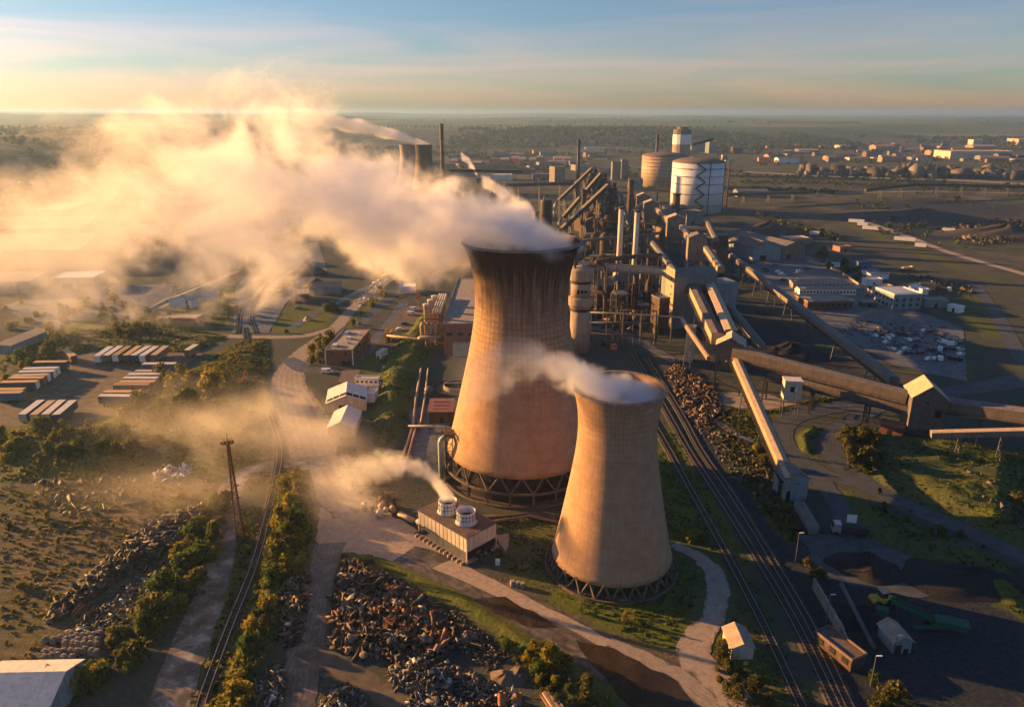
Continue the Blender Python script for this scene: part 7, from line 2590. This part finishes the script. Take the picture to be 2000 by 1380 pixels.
grey_st = mat("stone_grey", (.22, .22, .225), .85, 0, .3, 1.2, bump=.3)
br_st = mat("stone_brown", (.26, .17, .11), .85, 0, .35, 1.2, bump=.3)
for i, (x, y, s, m, lb) in enumerate([(685, 1158, 1.2, grey_st, "large grey boulder high in the scrap near the dark lane"), (676, 1178, .9, br_st, "dull boulder just below the large grey one"), (745, 1128, 1.0, grey_st, "flat grey slab near the top corner of the scrap yard"), (718, 1112, 1.0, br_st, "sunlit tan slab at the top of the scrap yard"),
                                  (738, 1273, 1.3, grey_st, "pale grey flat boulder below the pipes"), (725, 1262, .9, grey_st, "long grey slab above the pale flat boulder"), (700, 1248, .7, br_st, "orange-brown rock beside the white plastic"), (684, 1272, 1.0, br_st, "brown rock near the scrap track"),
                                  (710, 1285, 1.3, br_st, "tall ochre rock by the scrap track"), (650, 1268, .7, br_st, "small orange rock at the edge of the dark lane"), (715, 1238, .8, white_p, "crumpled white sheet lump among brown rocks"), (705, 1257, .7, white_p, "second crumpled white lump lower among the rocks"),
                                  (870, 1345, 1.2, br_st, "sunlit ochre rock pile piece at the yard's bottom"), (850, 1372, 1.2, br_st, "brown boulder at the frame's bottom edge"), (608, 1163, .35, white_p, "single white drum at the dark lane's verge"), (573, 1205, .8, blue_p, "pale blue wrecked cab in the dark scrap"),
                                  (565, 1222, .9, silver, "silver wreck beside the pale blue cab"), (555, 1243, .8, rust_p, "pinkish lump below the silver wreck"), (566, 1238, .6, rust_p, "second pinkish lump beside the first")]):
    boulder(lb, (x, y), s, m, None, i, .35)
# rows of cast blocks on the sandy yard
blk = None
gB = "cast blocks set out on the sandy yard"
rb = random.Random(9)
bl = "pale cast block in the jumbled grid on the sandy yard"
for r_, (y, x0, x1, n) in enumerate([(1243, 140, 195, 6), (1252, 92, 190, 9), (1262, 128, 190, 6), (1275, 88, 190, 9), (1286, 90, 140, 5)]):
    for i in range(n):
        p = G(x0 + (x1 - x0) * (i + rb.uniform(-.2, .2)) / max(1, n - 1), y + rb.uniform(-3, 3))
        if blk is None:
            blk = single("cast_block", bl, "block", MB().add([(-.6, -.6, 0), (.6, -.6, 0), (.6, .6, 0), (-.6, .6, 0), (-.45, -.45, 1.2), (.45, -.45, 1.2), (.45, .45, 1.2), (-.45, .45, 1.2)], [(3, 2, 1, 0), (4, 5, 6, 7), (0, 1, 5, 4), (1, 2, 6, 5), (2, 3, 7, 6), (3, 0, 4, 7)]).box((0, 0, 1.3), (.5, .5, .2)), conc, False, p, gB)
        else:
            dup(blk, p, rb.random() * .8 - .4)
for i, (x, y, lb) in enumerate([(300, 1055, "stack of grey slabs, lowest of the brick rows by the golden tree"), (310, 1045, "middle stack of grey slabs by the golden tree"), (322, 1034, "upper stack of grey slabs by the golden tree"), (350, 1010, "stack of slabs farthest up the rubble strip")]):
    m = MB()
    for k in range(9):
        for l in range(2):
            m.box((-4 + k * 1.0, 0, .3 + l * .55), (.9, 1.0, .5), rb.uniform(-.08, .08))
    single("slab_stack", lb, "slab stack", m, conc, False, G(x, y), "slab stacks").rotation_euler = (0, 0, .15)
q = G(1078, 1372)
t = thing("log_stack", "stack of long brown timber baulks at the frame's bottom edge", "timber stack", q, 2.0)
for k in range(11):
    part(t, "baulk", MB().box(((k % 2) * .2, (k % 6) * .42 - 1, .25 + (k // 6) * .42), (4.6, .36, .36)), [roof_tan, rust_p][k % 2])

# ------------------------------------------------------------------ far works and sheds
def far_shed(label, px0, px1, y, d, h, wall, roofm, Y=None, group=None, kind='gable'):
    bld("distant_shed", label, "shed", (px0, y), (px1, y), d, h, kind, wall, roofm, h * .35, over=.5, group=group)

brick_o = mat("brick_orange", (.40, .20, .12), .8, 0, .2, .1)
g1 = "orange-lit sheds in the plain beyond the furnaces"
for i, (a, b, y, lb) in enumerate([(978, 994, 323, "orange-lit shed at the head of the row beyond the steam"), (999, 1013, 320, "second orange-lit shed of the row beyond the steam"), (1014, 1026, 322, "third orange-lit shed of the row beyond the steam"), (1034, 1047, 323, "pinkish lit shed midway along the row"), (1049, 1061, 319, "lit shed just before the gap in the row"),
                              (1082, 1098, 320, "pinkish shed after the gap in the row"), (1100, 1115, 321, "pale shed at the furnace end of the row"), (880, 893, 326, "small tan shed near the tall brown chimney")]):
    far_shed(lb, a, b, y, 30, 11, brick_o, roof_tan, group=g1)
c = D(1096, 350, 780)
bld("coal_tower", "tall pinkish-grey bunker tower between furnaces and steam", "tower", (1083, 362), (1103, 361), 16, 26, 'flat', gal_wall, roof_grey, wins=[('front', 2, 21, 2, 2)])
bld("coal_tower", "twin-block bunker tower in front of the tan gasholder's edge", "tower", (1195, 352), (1212, 352), 14, 28, 'flat', gal_wall, roof_grey)
bld("coal_tower", "bluish rear block of the twin bunker tower", "tower", (1213, 350), (1226, 350), 14, 30, 'flat', corr_grey, roof_grey)
bld("quarry_plant", "lit white-columned plant standing alone on the plain", "plant building", (1178, 276), (1208, 275), 60, 34, 'flat', corr_cream, roof_brown, wins=[('front', 5, 14, 9, 22)])
for i, (a, b, y, d, h, w_, r_, lb) in enumerate([
    (960, 1000, 352, 24, 8, white_p, roof_white, "white-trimmed low works hall beyond the drum stacks"), (880, 930, 345, 24, 9, corr_grey, roof_grey, "grey hall beneath the tall brown chimney"), (930, 960, 360, 30, 9, corr_grey, roof_grey, "grey works hall with steam vent beside the black stack"),
    (1040, 1080, 352, 24, 9, corr_grey, roof_grey, "blue-grey hall near the pinkish bunker tower"), (1000, 1045, 338, 18, 6, corr_brown, roof_brown, "low brown range before the orange sheds"), (1130, 1180, 305, 40, 10, corr_grey, roof_grey, "dark hall behind the slim dark chimney"),
    (1143, 1178, 292, 14, 5, white_p, roof_white, "thin white roof shining on the plain"), (1230, 1255, 372, 20, 12, corr_grey, roof_brown, "grey shed at the tan gasholder's foot"), (1350, 1390, 297, 50, 22, corr_grey, roof_grey, "dark plant block behind the white gasholder's top"),
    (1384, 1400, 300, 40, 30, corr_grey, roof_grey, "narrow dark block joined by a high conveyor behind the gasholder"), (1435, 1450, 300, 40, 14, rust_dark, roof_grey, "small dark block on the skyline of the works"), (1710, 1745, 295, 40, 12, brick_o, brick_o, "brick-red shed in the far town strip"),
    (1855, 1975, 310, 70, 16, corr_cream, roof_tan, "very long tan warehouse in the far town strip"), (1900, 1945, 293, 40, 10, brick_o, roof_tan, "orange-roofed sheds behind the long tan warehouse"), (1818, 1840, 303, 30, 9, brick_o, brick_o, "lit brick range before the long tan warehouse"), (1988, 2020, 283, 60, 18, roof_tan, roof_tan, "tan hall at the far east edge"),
    (1640, 1660, 292, 40, 9, corr_cream, roof_tan, "pale shed among trees in the far strip"), (1520, 1560, 318, 26, 8, white_p, roof_grey, "white-framed building among far trees"), (1900, 1918, 283, 30, 16, corr_cream, roof_tan, "cream block with silos in the far strip"), (1560, 1600, 300, 30, 8, corr_brown, roof_tan, "low brown shed in the far strip"),
    (1440, 1500, 385, 20, 7, corr_grey, roof_grey, "dark low shed at the foot of the white gasholder"), (470, 540, 300, 40, 9, corr_brown, roof_tan, "dim shed far out in the smoke"), (250, 320, 340, 40, 9, corr_brown, roof_tan, "shed glimpsed through thin smoke on the far plain"), (330, 400, 380, 50, 11, corr_brown, roof_felt, "long hall half seen through the smoke"), (560, 640, 430, 40, 10, corr_brown, roof_tan, "hall lost in the thick of the smoke"),
    (20, 90, 330, 30, 8, corr_cream, roof_tan, "pale-roofed shed at the wooded hill's foot")]):
    far_shed(lb, a, b, y, d, h, w_, r_, kind='gable' if i % 3 else 'flat')
gallery("high conveyor between the dark blocks behind the gasholders", D(1350, 283, 1150), D(1392, 272, 1180), 4, 4, dark_steel, roof_grey, ())
gallery("slanting conveyor climbing to the white-columned plant", D(1150, 268, 2000), D(1180, 258, 2000), 7, 7, gal_wall, roof_grey, (.4,))
gallery("long level conveyor beyond the drum stacks", D(985, 362, 620), D(1120, 358, 640), 2.6, 2.4, grey_steel, roof_grey, (.2, .5, .8))
gallery("rust-brown trestle conveyor sloping beside the steam", D(880, 362, 640), D(910, 382, 560), 4, 3, rust_dark, gal_wall, (.3, .7))
gallery("low trestle bridge across the plain by the steam vent", D(880, 333, 800), D(1020, 335, 800), 3, 3, rust_dark, gal_wall, (.2, .4, .6, .8))
rt = random.Random(12)
ft = None
fmats = [(corr_cream, roof_felt), (brick_o, roof_brown), (corr_grey, roof_grey), (corr_grey, roof_brown), (corr_brown, roof_grey), (corr_brown, roof_felt)]
for zone, n, x0, x1, y0, y1, lb, gg in [("town", 64, 1470, 2000, 284, 318, "small far building in the hazy town strip beyond the coal stocks", "small buildings of the far town strip"),
                                        ("plain", 34, 870, 1180, 300, 346, "small far works building on the plain behind the tall chimneys", "small works buildings on the far plain"),
                                        ("west", 22, 60, 700, 330, 470, "small building half lost in the smoke on the west side", "small buildings in the smoke")]:
    protos = []
    for i in range(n):
        px, py = rt.uniform(x0, x1), y0 + (y1 - y0) * rt.random() ** .8
        p = G(px, py)
        rz_ = rt.uniform(-.5, .5)
        if len(protos) < 6:
            w_, r_ = fmats[len(protos)]
            t = bld("distant_building", lb, "building", None, None, rt.uniform(10, 22), rt.uniform(5, 9), 'gable' if len(protos) % 3 else 'flat', w_, r_, 2.5, loc=(p.x, p.y, 0), rz=rz_, L=rt.uniform(14, 45), group=gg)
            protos.append(t)
        else:
            s_ = rt.uniform(.6, 1.3)
            dup(rt.choice(protos), (p.x, p.y, 0), rz_, lb, gg, (s_ * rt.uniform(.7, 1.4), s_, s_))
gw2 = "white wagons standing on the farther line"
wg = None
for i, (x, y, w_) in enumerate([(1672, 436, 14), (1684, 442, 9), (1700, 450, 14), (1766, 472, 16), (1797, 484, 8), (1852, 454, 10), (1590, 460, 8)]):
    p = G(x, y)
    lb = ["long white wagon, first beside the far curving road", "short white wagon, second beside the far curving road", "long white wagon, third beside the far curving road", "longest white wagon, alone midway along the far road", "small white wagon near the longest one", "white tank on the coal stock across the far road", "white box on the scrub above the brown shed"][i]
    t = thing("box_wagon", lb, "wagon", p, -.55, gw2 if i < 5 else None)
    part(t, "body", MB().box0(-w_ / 2, w_ / 2, -1.4, 1.4, 1, 3.8), white_p)
    part(t, "underframe", MB().box0(-w_ / 2, w_ / 2, -1, 1, .4, 1), dark_steel)

# ------------------------------------------------------------------ the other steam and dust
smoke("steam", "wispy steam drifting from the small cooling tower across the tall one", "steam", 33.6, -14, [
    (0, 151.2, 43.2, 2.5, 1.6, .9), (.05, 151.2, 43.2, 7.0, 2.3, 1.3), (.12, 151.2, 43.4, 9.6, 2.7, 1.3), (.21, 151.2, 44.0, 10.6, 3.4, 1.3), (.32, 150.8, 45.6, 10.0, 4.8, 1.2), (.42, 150, 48.3, 7.6, 5.0, .8), (.5, 149, 50.2, 6.4, 5.4, .5), (.62, 148, 52.2, 5.8, 6.5, .26), (.75, 147, 52, 5.8, 8.5, .17), (.9, 146, 49.5, 5.4, 10, .13), (1, 146, 48, 5, 10, .07)],
    .34, .17, 2.6, aniso=.2, step=.12, seed=3, edge=.5, col=(.995, .995, .995))
fan1 = fu.matrix_world if False else None
fx = A.x + (B.x - A.x) * .32 + math.cos(rz) * 0 - math.sin(rz) * W * .5
q1 = Vector((A.x, A.y, 0)) + Vector((math.cos(math.atan2(B.y - A.y, B.x - A.x)), math.sin(math.atan2(B.y - A.y, B.x - A.x)), 0)) * 0
uv = (B - A).normalized()
wv = Vector((-uv.y, uv.x, 0))
LB, WB = (B - A).length, (G(955, 1062) - B).length
f1 = A + uv * LB * .32 + wv * WB * .5
smoke("steam", "curling steam plume from the first white fan stack", "steam", f1.x + 2.3, f1.x - 30, [
    (0, f1.y, 10.2, .6, .8, 1), (.06, f1.y, 11.8, 1.9, 2.4, 1), (.12, f1.y, 13.5, 2.1, 4.0, 1), (.17, f1.y, 15.8, 2.1, 3.6, .8), (.26, f1.y + .5, 18.3, 2.4, 3.0, .6), (.4, f1.y + 1, 19.5, 3.4, 3.8, .4), (.6, f1.y + 2, 18.5, 5, 5.4, .2), (.8, f1.y + 3, 17, 6, 6.5, .12), (1, f1.y + 4, 16, 6, 7, .07)],
    .6, .26, 1.7, aniso=.3, step=.12, seed=9, edge=.5)
smoke("steam", "distant white plume blowing off the far cooling tower", "steam", -108, -330, [
    (0, 1000, 62, 6, 2, 1), (.08, 1000, 66, 10, 6, 1), (.25, 1003, 76, 13, 9, 1), (.5, 1006, 88, 15, 12, .7), (.75, 1010, 96, 16, 14, .4), (1, 1012, 102, 16, 14, .2)],
    .10, .035, 1.6, aniso=.3, step=.12, seed=14)
p = D(925, 340, 800)
smoke("steam", "little column of steam rising on the far plain", "steam", p.x + 4, p.x - 14, [
    (0, p.y, p.z, 2, 2, 1), (.2, p.y, p.z + 5, 4, 5, 1), (.5, p.y, p.z + 13, 4, 6, .6), (1, p.y, p.z + 20, 5, 5, .3)], .25, .12, 1.4, step=.2, seed=20)
p = D(975, 375, 560)
smoke("steam", "puff of steam at the black stack behind the main plume", "steam", p.x + 8, p.x - 14, [
    (0, p.y, p.z - 2, 2, 3, 1), (.4, p.y, p.z + 2, 5, 7, 1), (1, p.y, p.z + 9, 5, 6, .4)], .2, .12, 1.4, step=.2, seed=26)
smoke("dust", "golden dust hanging over the crossing and rail track", "dust", -34, -150, [
    (0, 205, 2, 10, 4, .6), (.2, 212, 4, 26, 8, 1), (.45, 222, 6, 40, 12, .8), (.7, 228, 6, 42, 12, .45), (1, 232, 6, 40, 10, .2)],
    .055, .05, 2.0, col=(.98, .95, .9), aniso=.6, step=.2, edge=.9, seed=31, soft_start=.15, end_fade=.4)
smoke("dust", "thin golden dust veil over the sandy yard and lower bushes", "dust", -52, -135, [
    (0, 178, 2, 14, 4, .6), (.3, 180, 3, 24, 7, 1), (.7, 184, 3, 26, 8, .8), (1, 188, 3, 26, 6, .3)],
    .022, .06, 1.4, col=(.97, .92, .84), aniso=.6, step=.2, edge=.9, seed=43, soft_start=.2, end_fade=.4)
smoke("dust", "steam and dust drifting low over the lane behind the fan unit", "dust", f1.x - 14, f1.x - 46, [
    (0, f1.y + 2, 9, 8, 9, .4), (.35, f1.y + 8, 7, 14, 10, 1), (.7, f1.y + 14, 6, 18, 9, .8), (1, f1.y + 18, 5, 18, 8, .4)],
    .035, .09, 1.8, col=(.97, .94, .9), aniso=.45, step=.2, edge=.8, seed=37, soft_start=.25, end_fade=.35)
# ------------------------------------------------------------------ air
hz = bpy.data.materials.new("haze_air")
hz.use_nodes = True
hz.node_tree.nodes.clear()
ho = hz.node_tree.nodes.new('ShaderNodeOutputMaterial')
hv = hz.node_tree.nodes.new('ShaderNodeVolumePrincipled')
hv.inputs['Color'].default_value = (.30, .52, .86, 1)
hv.inputs['Density'].default_value = 0.00011
hv.inputs['Anisotropy'].default_value = .4
hz.node_tree.links.new(hv.outputs[0], ho.inputs['Volume'])
obj("haze", MB().box0(-15000, 15000, -700, 17000, -2, 128).mesh("haze", hz), None, kind="stuff", label="thin haze over the land", category="haze")
